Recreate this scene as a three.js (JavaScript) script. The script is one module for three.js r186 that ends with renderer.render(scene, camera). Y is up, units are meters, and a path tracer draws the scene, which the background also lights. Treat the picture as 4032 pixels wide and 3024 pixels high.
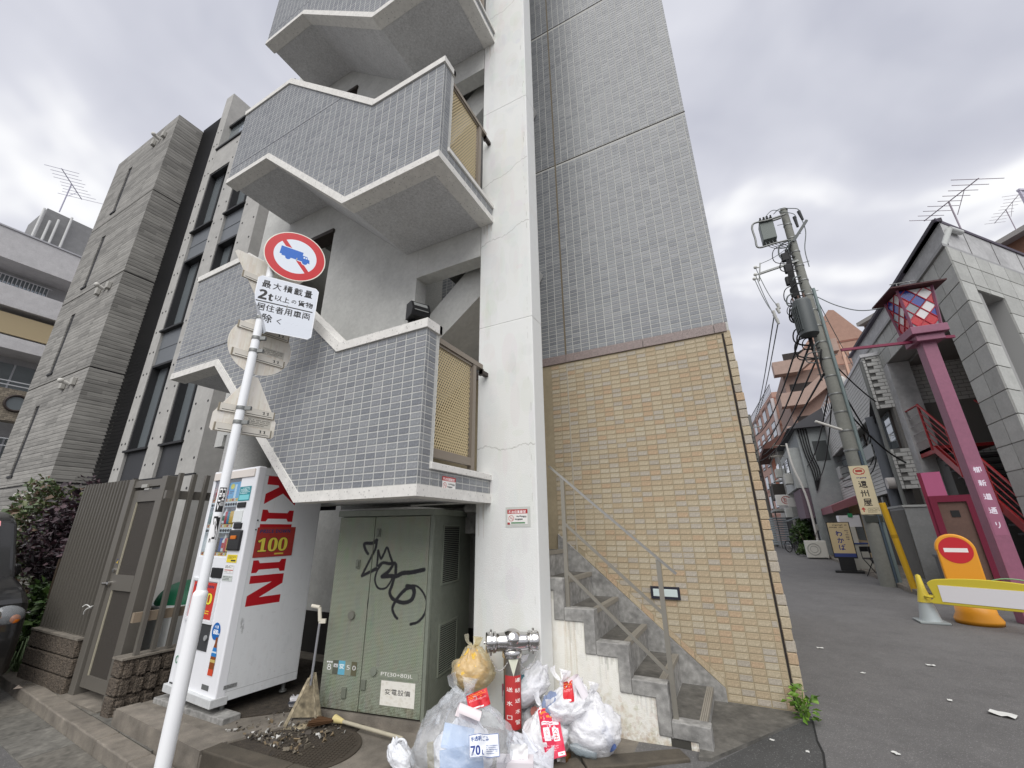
import * as THREE from 'three';
import { mergeGeometries, mergeVertices, toCreasedNormals } from 'three/addons/utils/BufferGeometryUtils.js';
import { RoundedBoxGeometry } from 'three/addons/geometries/RoundedBoxGeometry.js';
import { createNoise3D, createNoise4D } from 'simplex-noise';

// ---------------------------------------------------------------- camera, sky, sun, exposure
const scene = new THREE.Scene();
const EYE = 1.323, FOC = 1631, PW = 4032, PH = 3024;               // focal length and size of the photograph in pixels
const camera = new THREE.PerspectiveCamera(2 * Math.atan(PH / 2 / FOC) * 180 / Math.PI, PW / PH, 0.05, 900);
camera.position.set(0, EYE, 0);
camera.rotation.set(THREE.MathUtils.degToRad(19.52), THREE.MathUtils.degToRad(27.33), THREE.MathUtils.degToRad(-0.529), 'YXZ');
camera.updateMatrixWorld(true);
const renderer = new THREE.WebGLRenderer({ antialias: true });
renderer.toneMapping = THREE.LinearToneMapping;
renderer.toneMappingExposure = 1.95;
renderer.shadowMap.enabled = true;

function rngOf(seed) { let s = seed >>> 0; return () => { s = (s + 0x6d2b79f5) | 0; let t = Math.imul(s ^ (s >>> 15), 1 | s); t = (t + Math.imul(t ^ (t >>> 7), 61 | t)) ^ t; return ((t ^ (t >>> 14)) >>> 0) / 4294967296; }; }
const N3 = createNoise3D(rngOf(7)), N4 = createNoise4D(rngOf(8));
const fbm = (x, y, z, o = 4) => { let a = 0, k = 1, n = 0; for (let i = 0; i < o; i++) { a += N3(x, y, z) * k; n += k; k *= .5; x *= 2.03; y *= 2.03; z *= 2.03; } return a / n; };
const clamp = (v, a = 0, b = 1) => Math.min(b, Math.max(a, v)), mix = (a, b, t) => a + (b - a) * t, sstep = (a, b, v) => { const t = clamp((v - a) / (b - a)); return t * t * (3 - 2 * t); };

{ // overcast sky: one cloud deck seen all round, soft bright rifts, slightly lavender grey
  const W = 1024, Hh = 512, d = new Float32Array(W * Hh * 4);
  for (let j = 0; j < Hh; j++) for (let i = 0; i < W; i++) {
    const el = ((j + .5) / Hh - .5) * Math.PI, az = ((i + .5) / W - .5) * 2 * Math.PI, y = Math.sin(el), c = Math.cos(el), x = Math.cos(az) * c, z = Math.sin(az) * c, o = (j * W + i) * 4;
    let r = .16, g = .16, b = .16;
    if (y > -.02) {
      const k = 1 / (Math.max(y, 0) + .22), u = x * k, v = z * k;
      const w = fbm(u * .5 + 3, v * .5, 1.7, 3) * .9;
      const a = fbm(u * .75 + w, v * 1.25 - w, .3, 5), f = fbm(u * 2.2 - w, v * 3.2, 5.1, 5);
      const t = clamp(.5 + a * .85 + f * .3), h = sstep(.6, 1, t);
      r = mix(.285, .425, t) + h * .095; g = mix(.293, .43, t) + h * .093; b = mix(.338, .464, t) + h * .07;
    }
    d[o] = r; d[o + 1] = g; d[o + 2] = b; d[o + 3] = 1;
  }
  const sky = new THREE.DataTexture(d, W, Hh, THREE.RGBAFormat, THREE.FloatType);
  sky.mapping = THREE.EquirectangularReflectionMapping; sky.magFilter = sky.minFilter = THREE.LinearFilter; sky.needsUpdate = true;
  scene.background = sky; scene.environment = sky;
}
const sun = new THREE.DirectionalLight(0xfffdf9, 1.5);
sun.position.set(7, 32, 20); sun.target.position.set(-3, 2, -4); sun.castShadow = true; sun.shadow.radius = 110; sun.shadow.mapSize.set(2048, 2048);
Object.assign(sun.shadow.camera, { left: -40, right: 40, top: 40, bottom: -40, near: 1, far: 140 });
scene.add(sun, sun.target);

// ---------------------------------------------------------------- helpers
const V = (x, y, z) => new THREE.Vector3(x, y, z);
function rayOf(px, py) { return V(px - PW / 2, PH / 2 - py, -FOC).applyQuaternion(camera.quaternion); }   // a pixel of the photograph gives a direction
function P(px, py, axis, val) { const r = rayOf(px, py), o = camera.position, t = (val - o.getComponent(axis)) / r.getComponent(axis); return o.clone().addScaledVector(r, t); }
function boxUV(g, s = 1) { // uv in metres from the dominant axis of each face
  if (g.index) g = g.toNonIndexed();
  const p = g.attributes.position, uv = new Float32Array(p.count * 2), a = V(), b = V(), c = V(), n = V();
  for (let i = 0; i < p.count; i += 3) {
    a.fromBufferAttribute(p, i); b.fromBufferAttribute(p, i + 1); c.fromBufferAttribute(p, i + 2);
    n.crossVectors(b.clone().sub(a), c.clone().sub(a)); const x = Math.abs(n.x), y = Math.abs(n.y), z = Math.abs(n.z);
    [a, b, c].forEach((v, k) => { const o = (i + k) * 2; if (y > x && y > z) { uv[o] = v.x * s; uv[o + 1] = -v.z * s; } else if (x > z) { uv[o] = -v.z * s; uv[o + 1] = v.y * s; } else { uv[o] = v.x * s; uv[o + 1] = v.y * s; } });
  }
  g.setAttribute('uv', new THREE.BufferAttribute(uv, 2)); return g;
}
const used = new Map();
function numbered(n) { const k = used.get(n) || 0; used.set(n, k + 1); return k ? n + '_' + String(k).padStart(3, '0') : n; }
const clean = (g) => { if (g.index) g = g.toNonIndexed(); for (const k of Object.keys(g.attributes)) if (!['position', 'normal', 'uv', 'color'].includes(k)) g.deleteAttribute(k); if (!g.attributes.normal) g.computeVertexNormals(); if (!g.attributes.uv) g = boxUV(g); return g; };
const join = (gs) => { gs = gs.map(clean); const col = gs.some((g) => g.attributes.color); if (!col) gs.forEach((g) => g.deleteAttribute('color')); return gs.length > 1 ? mergeGeometries(gs) : gs[0]; };
function obj(name, gs, mat, parent, o = {}) {
  const g = join(Array.isArray(gs) ? gs : [gs]);
  const m = new THREE.Mesh(o.uv ? g : boxUV(g), mat);
  m.castShadow = m.receiveShadow = true;
  m.name = parent ? name : numbered(name); (parent || scene).add(m);
  if (o.label) m.userData.label = o.label; if (o.kind) m.userData.kind = o.kind; if (o.category) m.userData.category = o.category; if (o.group) m.userData.group = o.group;
  return m;
}
function thing(name, label, category, pos = [0, 0, 0], turn = 0, group) {
  const g = new THREE.Group(); g.name = numbered(name); g.position.set(...pos); g.rotation.y = turn; g.userData = { label, category }; if (group) g.userData.group = group; scene.add(g); return g;
}
const structure = (name, gs, mat, o = {}) => obj(name, gs, mat, null, { ...o, kind: 'structure' });
const bx = (w, h, d, x = 0, y = 0, z = 0, r) => { const g = new THREE.BoxGeometry(w, h, d); if (r) g.rotateY(r); return g.translate(x, y, z); };              // centred
const bb = (x0, x1, y0, y1, z0, z1) => bx(x1 - x0, y1 - y0, z1 - z0, (x0 + x1) / 2, (y0 + y1) / 2, (z0 + z1) / 2);                                             // by bounds
const rb = (x0, x1, y0, y1, z0, z1, r = .01, s = 2) => new RoundedBoxGeometry(x1 - x0, y1 - y0, z1 - z0, s, r).translate((x0 + x1) / 2, (y0 + y1) / 2, (z0 + z1) / 2);
const cyl = (r0, r1, h, x = 0, y = 0, z = 0, n = 20) => new THREE.CylinderGeometry(r1, r0, h, n).translate(x, y + h / 2, z);                                    // r0 at the base y
function rod(a, b, r, n = 8, r2 = r) { // a straight bar from a to b
  const A = V(...a), B = V(...b), d = B.clone().sub(A), g = new THREE.CylinderGeometry(r2, r, d.length(), n);
  g.applyQuaternion(new THREE.Quaternion().setFromUnitVectors(V(0, 1, 0), d.normalize())); return g.translate((A.x + B.x) / 2, (A.y + B.y) / 2, (A.z + B.z) / 2);
}
function bar(a, b, w, h) { // a rectangular bar from a to b (w sideways, h upright)
  const A = V(...a), B = V(...b), d = B.clone().sub(A), g = new THREE.BoxGeometry(w, h, d.length()); const m = new THREE.Matrix4().lookAt(B, A, Math.abs(d.x) + Math.abs(d.z) < 1e-4 ? V(0, 0, 1) : V(0, 1, 0));
  g.applyMatrix4(m); return g.translate((A.x + B.x) / 2, (A.y + B.y) / 2, (A.z + B.z) / 2);
}
const tube = (pts, r, seg = 24, n = 6) => new THREE.TubeGeometry(new THREE.CatmullRomCurve3(pts.map((p) => Array.isArray(p) ? V(...p) : p)), seg, r, n);
const lathe = (pts, n = 28) => new THREE.LatheGeometry(pts.map((p) => new THREE.Vector2(...p)), n);
function prism(pts, z0, z1) { // polygon in xy, thickness from z0 to z1
  const g = new THREE.ExtrudeGeometry(new THREE.Shape(pts.map((p) => new THREE.Vector2(...p))), { depth: z1 - z0, bevelEnabled: false, curveSegments: 24 }); return g.translate(0, 0, z0);
}
function slab(pts, y0, y1) { const g = prism(pts.map(([x, z]) => [x, -z]), y0, y1); return g.rotateX(-Math.PI / 2); }                                         // polygon in xz
function quad(a, b, c, d) { // a sheet through four points, uv 0..1
  const g = new THREE.BufferGeometry(); const p = [a, b, c, a, c, d].flat(); g.setAttribute('position', new THREE.Float32BufferAttribute(p, 3)); g.setAttribute('uv', new THREE.Float32BufferAttribute([0, 0, 1, 0, 1, 1, 0, 0, 1, 1, 0, 1], 2)); g.computeVertexNormals(); return g;
}
const sheet = (w, h, x = 0, y = 0, z = 0, ry = 0, rx = 0) => { const g = new THREE.PlaneGeometry(w, h); g.rotateX(rx); g.rotateY(ry); return g.translate(x, y, z); };
const srgb = (r, g, b) => new THREE.Color().setRGB(r / 255, g / 255, b / 255, THREE.SRGBColorSpace);

// ---------------------------------------------------------------- textures and materials
function dataTex(w, h, fn, o = {}) {
  const d = new Uint8Array(w * h * 4);
  for (let j = 0; j < h; j++) for (let i = 0; i < w; i++) { const c = fn(i / w, j / h, i, j), k = (j * w + i) * 4; if (typeof c === 'number') { d[k] = d[k + 1] = d[k + 2] = clamp(c) * 255; } else { d[k] = clamp(c[0]) * 255; d[k + 1] = clamp(c[1]) * 255; d[k + 2] = clamp(c[2]) * 255; } d[k + 3] = 255; }
  const t = new THREE.DataTexture(d, w, h); t.wrapS = t.wrapT = THREE.RepeatWrapping; t.magFilter = THREE.LinearFilter; t.minFilter = THREE.LinearMipmapLinearFilter; t.generateMipmaps = true;
  if (o.color !== false) t.colorSpace = THREE.SRGBColorSpace; t.repeat.set(1 / (o.size || 1), 1 / (o.sizeY || o.size || 1)); t.needsUpdate = true; return t;
}
const ring = (u, v, f, s) => { const a = u * 6.28318, b = v * 6.28318; let R = f / 6.28318, k = 1, t = 0, n = 0; for (let i = 0; i < 3; i++) { t += k * N4(Math.cos(a) * R + s, Math.sin(a) * R + s, Math.cos(b) * R - s, Math.sin(b) * R + s * 2); n += k; k *= .5; R *= 2; } return t / n; };   // seamless noise
const grain = (i, j) => { let t = Math.imul(i * 374761393 + j * 668265263, 1274126177); t ^= t >>> 13; return ((t >>> 0) % 1000) / 1000; };
function canvasTex(w, h, draw, o = {}) { const c = document.createElement('canvas'); c.width = w; c.height = h; const x = c.getContext('2d'); draw(x, w, h); const t = new THREE.CanvasTexture(c); t.colorSpace = THREE.SRGBColorSpace; t.anisotropy = 8; return t; }
const T = {
  fine: dataTex(256, 256, (u, v, i, j) => .86 + ring(u, v, 10, 3) * .07 + (grain(i, j) - .5) * .14, { size: .35 }),
  fineBump: dataTex(256, 256, (u, v, i, j) => .5 + ring(u, v, 26, 1) * .3 + (grain(i, j) - .5) * .35, { size: .25, color: false }),
  mottle: dataTex(512, 512, (u, v, i, j) => .88 + ring(u, v, 4, 9) * .05 + ring(u, v, 22, 4) * .05 + (grain(i, j) - .5) * .06, { size: 1.6 }),
  rough: dataTex(256, 256, (u, v) => .62 + ring(u, v, 7, 2) * .3, { size: .9, color: false }),
};
const std = (color, o = {}) => new THREE.MeshStandardMaterial({ color, roughness: .8, ...o });
const plain = (r, g, b, o) => std(srgb(r, g, b), o);
const cloth = (r, g, b, tex = T.fine, o = {}) => std(srgb(r, g, b), { map: tex, ...o });
const M = {
  asphalt: std(0xffffff, { roughness: .92, bumpMap: T.fineBump, bumpScale: .004, map: dataTex(1024, 1024, (u, v, i, j) => { const s = grain(i, j), a = .385 + ring(u, v, 3, 5) * .04 + ring(u, v, 16, 2) * .03 + (s - .5) * .09 + (grain(i >> 1, j >> 1) > .965 ? .13 : 0); return [a, a * .985, a * .975]; }, { size: 2.4 }) }),
  asphaltDark: std(0xffffff, { roughness: .9, bumpMap: T.fineBump, bumpScale: .005, map: dataTex(512, 512, (u, v, i, j) => { const s = grain(i, j), a = .275 + ring(u, v, 4, 8) * .04 + (s - .5) * .1 + (grain(i >> 1, j >> 1) > .97 ? .16 : 0); return [a, a, a * .99]; }, { size: 1.3 }) }),
  concreteOld: std(0xffffff, { roughness: .92, bumpMap: T.fineBump, bumpScale: .003, map: dataTex(512, 512, (u, v, i, j) => { const n = ring(u, v, 3, 4), m = ring(u, v, 11, 7), a = .47 + n * .12 + m * .10 + (grain(i, j) - .5) * .07; return [a, a * .945, a * .865]; }, { size: 1.7 }) }),
  concreteGrey: std(0xffffff, { roughness: .9, bumpMap: T.fineBump, bumpScale: .003, map: dataTex(512, 512, (u, v, i, j) => { const n = ring(u, v, 4, 12), m = ring(u, v, 14, 3), a = .55 + n * .15 + m * .12 + (grain(i, j) - .5) * .06; return [a, a * .99, a * .965]; }, { size: .8 }) }),
  tread: std(0xffffff, { roughness: .8, bumpMap: T.fineBump, bumpScale: .002, map: dataTex(512, 512, (u, v, i, j) => { const n = ring(u, v, 3, 22), m = ring(u, v, 12, 5), a = .355 + n * .09 + m * .10 + (grain(i, j) - .5) * .05; return [a, a * .975, a * .92]; }, { size: .9 }) }),
  render: std(srgb(233, 233, 229), { roughness: .88, map: T.fine, bumpMap: T.fineBump, bumpScale: .0035 }),
  renderSmooth: std(srgb(226, 226, 221), { roughness: .85, map: T.mottle }),
  soffit: std(0xffffff, { roughness: .95, bumpMap: T.fineBump, bumpScale: .004, map: dataTex(512, 512, (u, v, i, j) => .78 + ring(u, v, 30, 4) * .09 + ring(u, v, 3, 3) * .05 + (grain(i >> 1, j >> 1) - .5) * .12, { size: 1.2 }) }),
  grout: std(srgb(222, 222, 217), { roughness: .95, map: T.fine }),
  groutTan: std(srgb(178, 164, 136), { roughness: .95, map: T.mottle }),
  trim: std(0xffffff, { roughness: .85, map: dataTex(512, 512, (u, v, i, j) => { const n = ring(u, v, 12, 31), s = sstep(.25, .6, ring(u, v, 40, 6)), a = .86 + n * .06 - s * .22; return [a, a * .99, a * .965]; }, { size: 1.1 }) }),
  granite: std(0xffffff, { roughness: .5, map: dataTex(256, 256, (u, v, i, j) => { const a = .52 + (grain(i >> 1, j >> 1) - .5) * .2 + ring(u, v, 20, 3) * .08; return [a * 1.02, a * .92, a * .89]; }, { size: .4 }) }),
  darkGap: plain(40, 34, 32, { roughness: .9 }), brownSeal: plain(112, 102, 84),
  bronze: plain(138, 128, 116, { roughness: .45, metalness: .35 }), bronzeDark: plain(62, 54, 50, { roughness: .5, metalness: .3 }),
  steel: plain(178, 176, 170, { roughness: .32, metalness: .85 }), steelDull: plain(150, 146, 136, { roughness: .5, metalness: .6 }), chrome: plain(205, 203, 200, { roughness: .16, metalness: 1 }),
  galv: plain(150, 152, 150, { roughness: .5, metalness: .55, map: T.mottle }),
  black: plain(24, 24, 26, { roughness: .5 }), blackMatt: plain(20, 20, 20, { roughness: .95 }), rubber: plain(30, 30, 30, { roughness: .9 }),
  whitePaint: plain(232, 232, 232, { roughness: .35 }), white: plain(238, 238, 236, { roughness: .6 }),
  glass: new THREE.MeshPhysicalMaterial({ color: srgb(150, 158, 162), roughness: .04, metalness: .55 }),
};

// ---------------------------------------------------------------- lettering: strokes on a ten by ten grid for the characters the fonts lack
const way = 'M1 .8L2.2 2M.4 4H2.2V7.2L.4 8.8M2.2 7.4C3.5 9.2 6 9.4 9.8 9.2';
const GL = {
  '最': 'M2.5 .5H7.5V3.6H2.5ZM2.5 2H7.5M.5 4.6H9.5M1.8 4.6V9M4.4 4.6V9.6M1.8 6H4.4M1.8 7.4H4.4M.6 9L5 8.5M5.5 5.8H9C8.5 7.5 7 9 5.3 9.7M5.8 6.6C6.8 8 8 9 9.6 9.7',
  '大': 'M.8 3.5H9.2M5 .5V3.5C4.8 6 3 8.5 .8 9.6M5.2 4C6 6.8 7.5 8.6 9.3 9.6',
  '積': 'M3.6 .7L.8 1.6M.4 3.3H4.2M2.4 1.2V9.7M2.4 3.6L.4 7M2.5 4.4L4 6M4.8 1.2H9.5M5 2.5H9.3M4.4 3.8H9.8M7.1 .4V3.8M5.2 4.8H9V8.2H5.2ZM5.2 6H9M5.2 7.1H9M6 8.4L4.6 9.7M8 8.4L9.6 9.6',
  '載': 'M1 1.5H5M3 .4V3M.4 3H9.6M1 4.2H5.2M1.3 5.2H4.9V8H1.3ZM1.3 6.6H4.9M.6 9H5.6M3.1 4V9.8M6.4 .6C6.5 5 7.5 8.6 9 9.5L9.6 8M8.8 4.6C8 7 6.8 8.6 5.6 9.6M7.8 .8L9 1.8',
  '量': 'M2.5 .4H7.5V3H2.5ZM2.5 1.7H7.5M.5 4H9.5M2.3 5H7.7V7.6H2.3ZM2.3 6.3H7.7M5 5V9.5M1.5 8.5H8.5M.5 9.6H9.5',
  '以': 'M1.5 1V7.5L4.3 6M4.5 2L5.6 3.8M8 .8C8 5 6.5 8 3.8 9.5M6.8 6L9.5 9.5', '上': 'M4.5 .8V9M4.5 4.2H8.5M.6 9H9.4',
  'の': 'M5.2 2.4C4.8 5 4 7.5 2.6 7.8C.8 7.8 1 2.4 5.2 2.2C9.6 2.2 9.6 8 5.6 8.8',
  '貨': 'M2.6 .4L.6 3M2 1.6V4.2M7.6 .6L4.6 2.2M4.6 .5V3.2C5 4 8 4 9.4 3.4V2.6M2.2 4.8H7.8V8.2H2.2ZM2.2 6H7.8M2.2 7.1H7.8M3.6 8.4L1.2 9.7M6.4 8.4L9 9.7',
  '物': 'M1.2 1.5L.6 4M.9 2.6H4.4M2.6 .4V9.7M.4 6.3L4.6 5M6 .5C5.6 2.5 5 3.8 4.2 4.8M5.3 2.6H9.4C9.4 6 9.2 9.4 8.2 9.5L7.2 9M7 2.6C6.6 5 5.8 6.5 4.4 7.8M8.4 2.6C8 6 7 8 5 9.4',
  '居': 'M1.6 .8H8.8V3.2H1.8M1.8 .8V4C1.8 6.5 1.4 8.4 .5 9.6M2.4 4.8H9.6M5.8 3.4V6.4M3.4 6.4H8.6V9.5H3.4Z',
  '住': 'M3 .4C2.4 2.2 1.6 3.6 .4 4.8M2 2.8V9.7M6 .4L7 1.8M3.6 2.6H9.4M4 5.6H9M6.5 2.6V9.2M3.2 9.2H9.8',
  '者': 'M1.6 1.8H7M4.4 .4V4M.5 4H9.5M8.4 .9C6.5 4 3.8 5.6 .8 6.6M3 5.6H8V9.6H3ZM3 7.5H8', '用': 'M2 .8H8.4V9.4H7M2 .8C2 5 2 8 .6 9.6M2 3.6H8.4M2 6.2H8.4M5.2 .8V9.6',
  '車': 'M1 1.6H9M1.8 2.8H8.2V6.8H1.8ZM1.8 4.8H8.2M.5 8.2H9.5M5 .3V9.8', '両': 'M.6 1H9.4M1.2 9.7V3.2H8.8V9.4H7.8M5 1V7.4M3 4.8V7.6H7V4.8',
  '除': 'M1 .6V9.7M1 .8H3.4L2.2 3.6C4 5 3.6 6.6 2.2 6.6M6.6 .4C5.8 2 4.8 3.2 3.6 4M6.6 .6C7.4 2 8.4 3 9.6 3.8M5 4H8.4M4.2 5.6H9.2M6.7 4V9.5L5.8 9.2M5.2 6.8L4.2 8.6M8.2 6.8L9.4 8.6', 'く': 'M7 1.5L2.5 5L7 8.8',
  '変': 'M.6 1.6H9.4M5 .3V1.6M3.8 1.6C3.8 3 3.4 4 2.6 4.8M6.2 1.6V4.4M2 2.6L.8 4.2M8 2.6L9.2 4.2M4 5C3.2 6.4 2.2 7 1 7.6M3.4 6H7.6C6.4 8 4 9.2 1.2 9.8M3 6.6C4.8 8.4 7 9.4 9.4 9.7',
  '電': 'M1.6 .6H8.4M.8 3V1.8H9.2V3M5 .6V4M2.4 2.6H3.8M2.4 3.6H3.8M6.2 2.6H7.6M6.2 3.6H7.6M2 4.8H8V8H2ZM2 6.4H8M5 4.8V9.4H9V8.4',
  '設': 'M1 .8H3.8M.4 2.2H4.4M1 3.6H3.8M1 5H3.8M1 6.4H3.8V9.2H1ZM5.8 .8H8.2V3.2L9.4 3.4M5.8 .8C5.8 2.6 5.6 3.4 4.6 4M5 5H8.8C8 7.4 6.6 8.8 4.6 9.7M5.6 5.6C6.6 7.6 8 9 9.6 9.7',
  '備': 'M2.6 .4C2 2 1.4 3 .4 4.2M1.8 2.6V9.7M3.4 1.8H9.6M5 .4V3M7.6 .4V3M3.2 3.4H9.6M4.2 3.4V6C4.2 7.6 3.8 8.8 3.2 9.6M5 4.8H9V9.4H8.2M5 4.8V9.6M5 6.4H9M5 8H9M7 4.8V9.6',
  '四': 'M1 1.6H9V9H1ZM3.8 1.6C3.8 4 3.4 5 2 6M6.2 1.6V5.2H8',
  '連': way + 'M3.6 1.4H9.4M4.2 2.6H8.8V5.6H4.2ZM4.2 4.1H8.8M3.4 6.8H9.6M6.5 .3V8.2',
  '結': 'M2.2 .4L.8 2.4L2.2 3.4M3.4 1.6L.6 5.2L4 4.8M2.2 5V9.7M1 6.4L.4 8.6M3.4 6.2L4.2 8.2M4.6 2H9.6M7.1 .4V4.2M5 4.2H9.2M5 5.8H9V9.4H5Z',
  '送': way + 'M4.8 .5L5.6 1.8M8.4 .5L7.6 1.8M4 2.4H9.2M3.4 4.6H9.6M6.5 2.4V4.6C6 6.2 5 7.2 3.6 7.8M6.7 5C7.4 6.6 8.4 7.4 9.4 7.8',
  '水': 'M5 .4V9.5L3.8 9M.8 3.2H3.8C3.4 5.6 2.4 7.4 .6 8.6M8.8 2L6 4.4M5.2 3.4C6.2 6 7.6 7.8 9.6 8.8', '口': 'M1.4 1.6H8.6V9H1.4Z',
  '管': 'M2 .4L.8 2.2M1.6 1.2H4.4M3 1.2L3.4 2.4M6.2 .4L5.2 2M6 1.2H9.2M7.4 1.2L7.8 2.4M.8 4.4V3.2H9.2V4.4M2.6 4.8H7.4V6.4H2.6ZM2.6 4.8V9.6M2.6 7.6H8V9.6H2.6',
  '不': 'M.8 1.2H9.2M5.4 1.2C4.4 3.8 2.8 5.6 .6 6.8M5.2 3V9.7M6 4C7.4 5 8.4 6 9.2 7', '法': 'M1 1L2.2 2M.6 3.8L1.8 4.8M.6 9.4C1.4 8.2 2 7 2.4 5.8M3.6 2.4H9M6.3 .4V4.8M3 4.8H9.6M6 4.8L4.2 8.8L8.8 8.4M7.6 6.6L9.4 9.4',
  '投': 'M.4 2.8H3.8M2.2 .4V9.2L1.2 9M.4 6.6L3.8 5.4M5.2 .8H7.8V3.2L9.2 3.4M5.2 .8C5.2 2.6 5 3.4 4.2 4M4.4 5H8.6C7.8 7.4 6.2 8.8 4 9.7M5.2 5.6C6.4 7.6 7.8 9 9.6 9.7',
  '棄': 'M.8 1.2H9.2M5 .3V1.2M3.6 1.4L2.4 3.2L7.4 2.8M6.4 1.8L8 3.6M1.2 4.6H8.8M3 3.8V6.2H7V3.8M5 3.6V9.7M.6 7H9.4M4.6 7L.8 9.6M5.4 7L9.2 9.6',
  '厳': 'M2 .4L2.6 1.6M5 .3V1.6M8 .4L7.4 1.6M1 2.2H9.4M1.4 2.2V6C1.4 8 1 9 .4 9.7M2.2 4H5.4M2 8.8L5.6 8M2.8 4V8.4M4.8 4V9.6M2.8 5.4H4.8M2.8 6.8H4.8M6.6 2.8L5.8 5M6.2 4.2H9.4M8.6 4.2C8 7 7 8.6 5.6 9.6M6.6 5.4C7.2 7.6 8.2 9 9.6 9.6',
  '禁': 'M.6 1.8H4.6M2.6 .4V4.4M2.4 2L.6 4.2M2.8 2.2L4.2 3.6M5.4 1.8H9.4M7.4 .4V4.4M7.2 2L5.4 4.2M7.6 2.2L9.4 4M2 5.4H8M.8 7H9.2M5 7V9.6L4 9.4M2.8 7.8L1.2 9.4M7.2 7.8L8.8 9.4',
  '柳': 'M.4 2.8H3.4M2 .4V9.7M2 3L.4 6.4M2 4L3.2 5.4M5.6 1L4 2V8L5.6 7M5.6 1V5C5.6 7.4 5 8.8 4 9.6M6.8 1.4H9.4V7L8.4 6.8M6.8 1.4V9.7',
  '新': 'M2.6 .3V1.4M.6 1.6H4.8M1.6 2.2L2 3.4M3.8 2.2L3.4 3.4M.4 4H5M.6 5.8H4.8M2.7 4V9.6M2.4 6L.6 8.6M3 6.2L4.6 8M8.8 .6L6 1.8V5C6 7 5.8 8.4 5 9.6M6 4.2H9.8M8 4.2V9.7',
  '道': way + 'M4.8 .4L5.6 1.4M8.4 .4L7.6 1.4M3.6 1.8H9.6M6.5 1.8L6 3M4.4 3H8.8V7.8H4.4ZM4.4 4.6H8.8M4.4 6.2H8.8', '通': way + 'M4 .8H9L7 2.4M5.4 1.8L7 2.6M4.2 8V3.2H9V7.8H8.2M4.2 4.8H9M4.2 6.3H9M6.6 3.2V8',
  'り': 'M3 1V5.5M7 .8C7.4 5 7 8 4.2 9.6', '遠': way + 'M3.8 1.2H9.2M6.5 .3V2.2M3.4 2.4H9.6M4.6 3.4H8.4V5H4.6ZM6.4 5L3.6 7.4M6 5.8V8.2M6.6 5.4C7.4 7 8.4 7.8 9.6 8.2M8.8 5.4L7.6 6.4',
  '州': 'M2 .8V5C2 7 1.6 8.6 .8 9.6M5 1V9M8.4 .6V9.7M.8 3.4L.4 5.2M3.4 3.4L4 5M6.6 3.4L7.2 5', '屋': 'M1.6 .8H8.8V3H1.8M1.8 .8V4C1.8 6.5 1.4 8.4 .5 9.6M2.4 4H9.4M5 4L3.6 5.8L8.2 5.4M7 4.6L8.6 6M3 7.2H8.8M5.8 5.8V9.2M2.2 9.2H9.6',
  'わ': 'M2.4 .8V9.4M.8 3H4L.6 7C4 3 9 2.6 8.8 6C8.6 8 7 9 5.4 9.2', 'か': 'M.8 3.4H6.4C6.4 6 6 9.4 4.6 9L3.8 8.4M3.8 .8C3.4 4 2.4 7.4 1 9.4M7.4 2.4C8.4 3.4 9 4.6 9.2 6',
  'ば': 'M1.6 1C1 4 1 7 1.6 9.4M3.8 3.4H8.4M6.2 1V8C6 9.6 3.4 9.4 3.8 7.8C4.4 6.8 7 7.6 8.6 9M8 .4L8.6 1.6M9.2 .2L9.8 1.4',
  '鍵': 'M2.4 .4L.4 3M2.6 .6L4.6 2.6M1.2 3.4H3.8M.6 5H4.4M2.5 3.4V8.6M.6 9L4.6 8.4M5.6 1.4H7M6.8 1.4L5.6 5H7C6.8 7.4 6 8.8 5 9.7M5.6 6C6.6 8.6 8 9.4 9.8 9.4M7.4 1.8H9.2V4.4H7.4M7 3.1H9.8M7.2 5.6H9.6M7 7H9.8M8.3 .4V8.6',
  '容': 'M5 .3V1.2M.8 2.8V1.4H9.2V2.8M3.6 2.2L2 3.6M6.4 2.2L8 3.6M5 3C4 4.8 2.4 6 .6 6.8M5 3C6 4.8 7.6 6 9.4 6.8M3 6.4H7V9.4H3Z', '半': 'M2 .8L3 2.4M8 .8L7 2.4M1.2 3.4H8.8M.5 6H9.5M5 .3V9.8',
  '明': 'M.8 1.6H3.8V8H.8ZM.8 4.8H3.8M5.4 .8H9V9.4H8M5.4 .8V5C5.4 7.4 5 8.6 4.2 9.6M5.4 3.4H9M5.4 6H9', '透': way + 'M8.6 .6L4.4 1.4M3.6 2.6H9.4M6.5 1V4.4M6.2 2.8L3.8 4.6M6.8 2.8L9.4 4.4M4 5.2H8L7.4 6.4H9V7.8L8 8M5.4 5.2L4 8',
  'ご': 'M2.6 2H7.4M2 7.4C3 9.4 6 9.4 8 8.8M8 .4L8.6 1.6M9.2 .2L9.8 1.4', 'み': 'M2 1.6H5.4C4.6 5 3 8.6 1.6 8.6C.2 8 1.4 5.6 9.4 7.4M7.6 4C7.6 6.4 6.8 8.4 5 9.6',
};
const glyphs = {};
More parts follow.
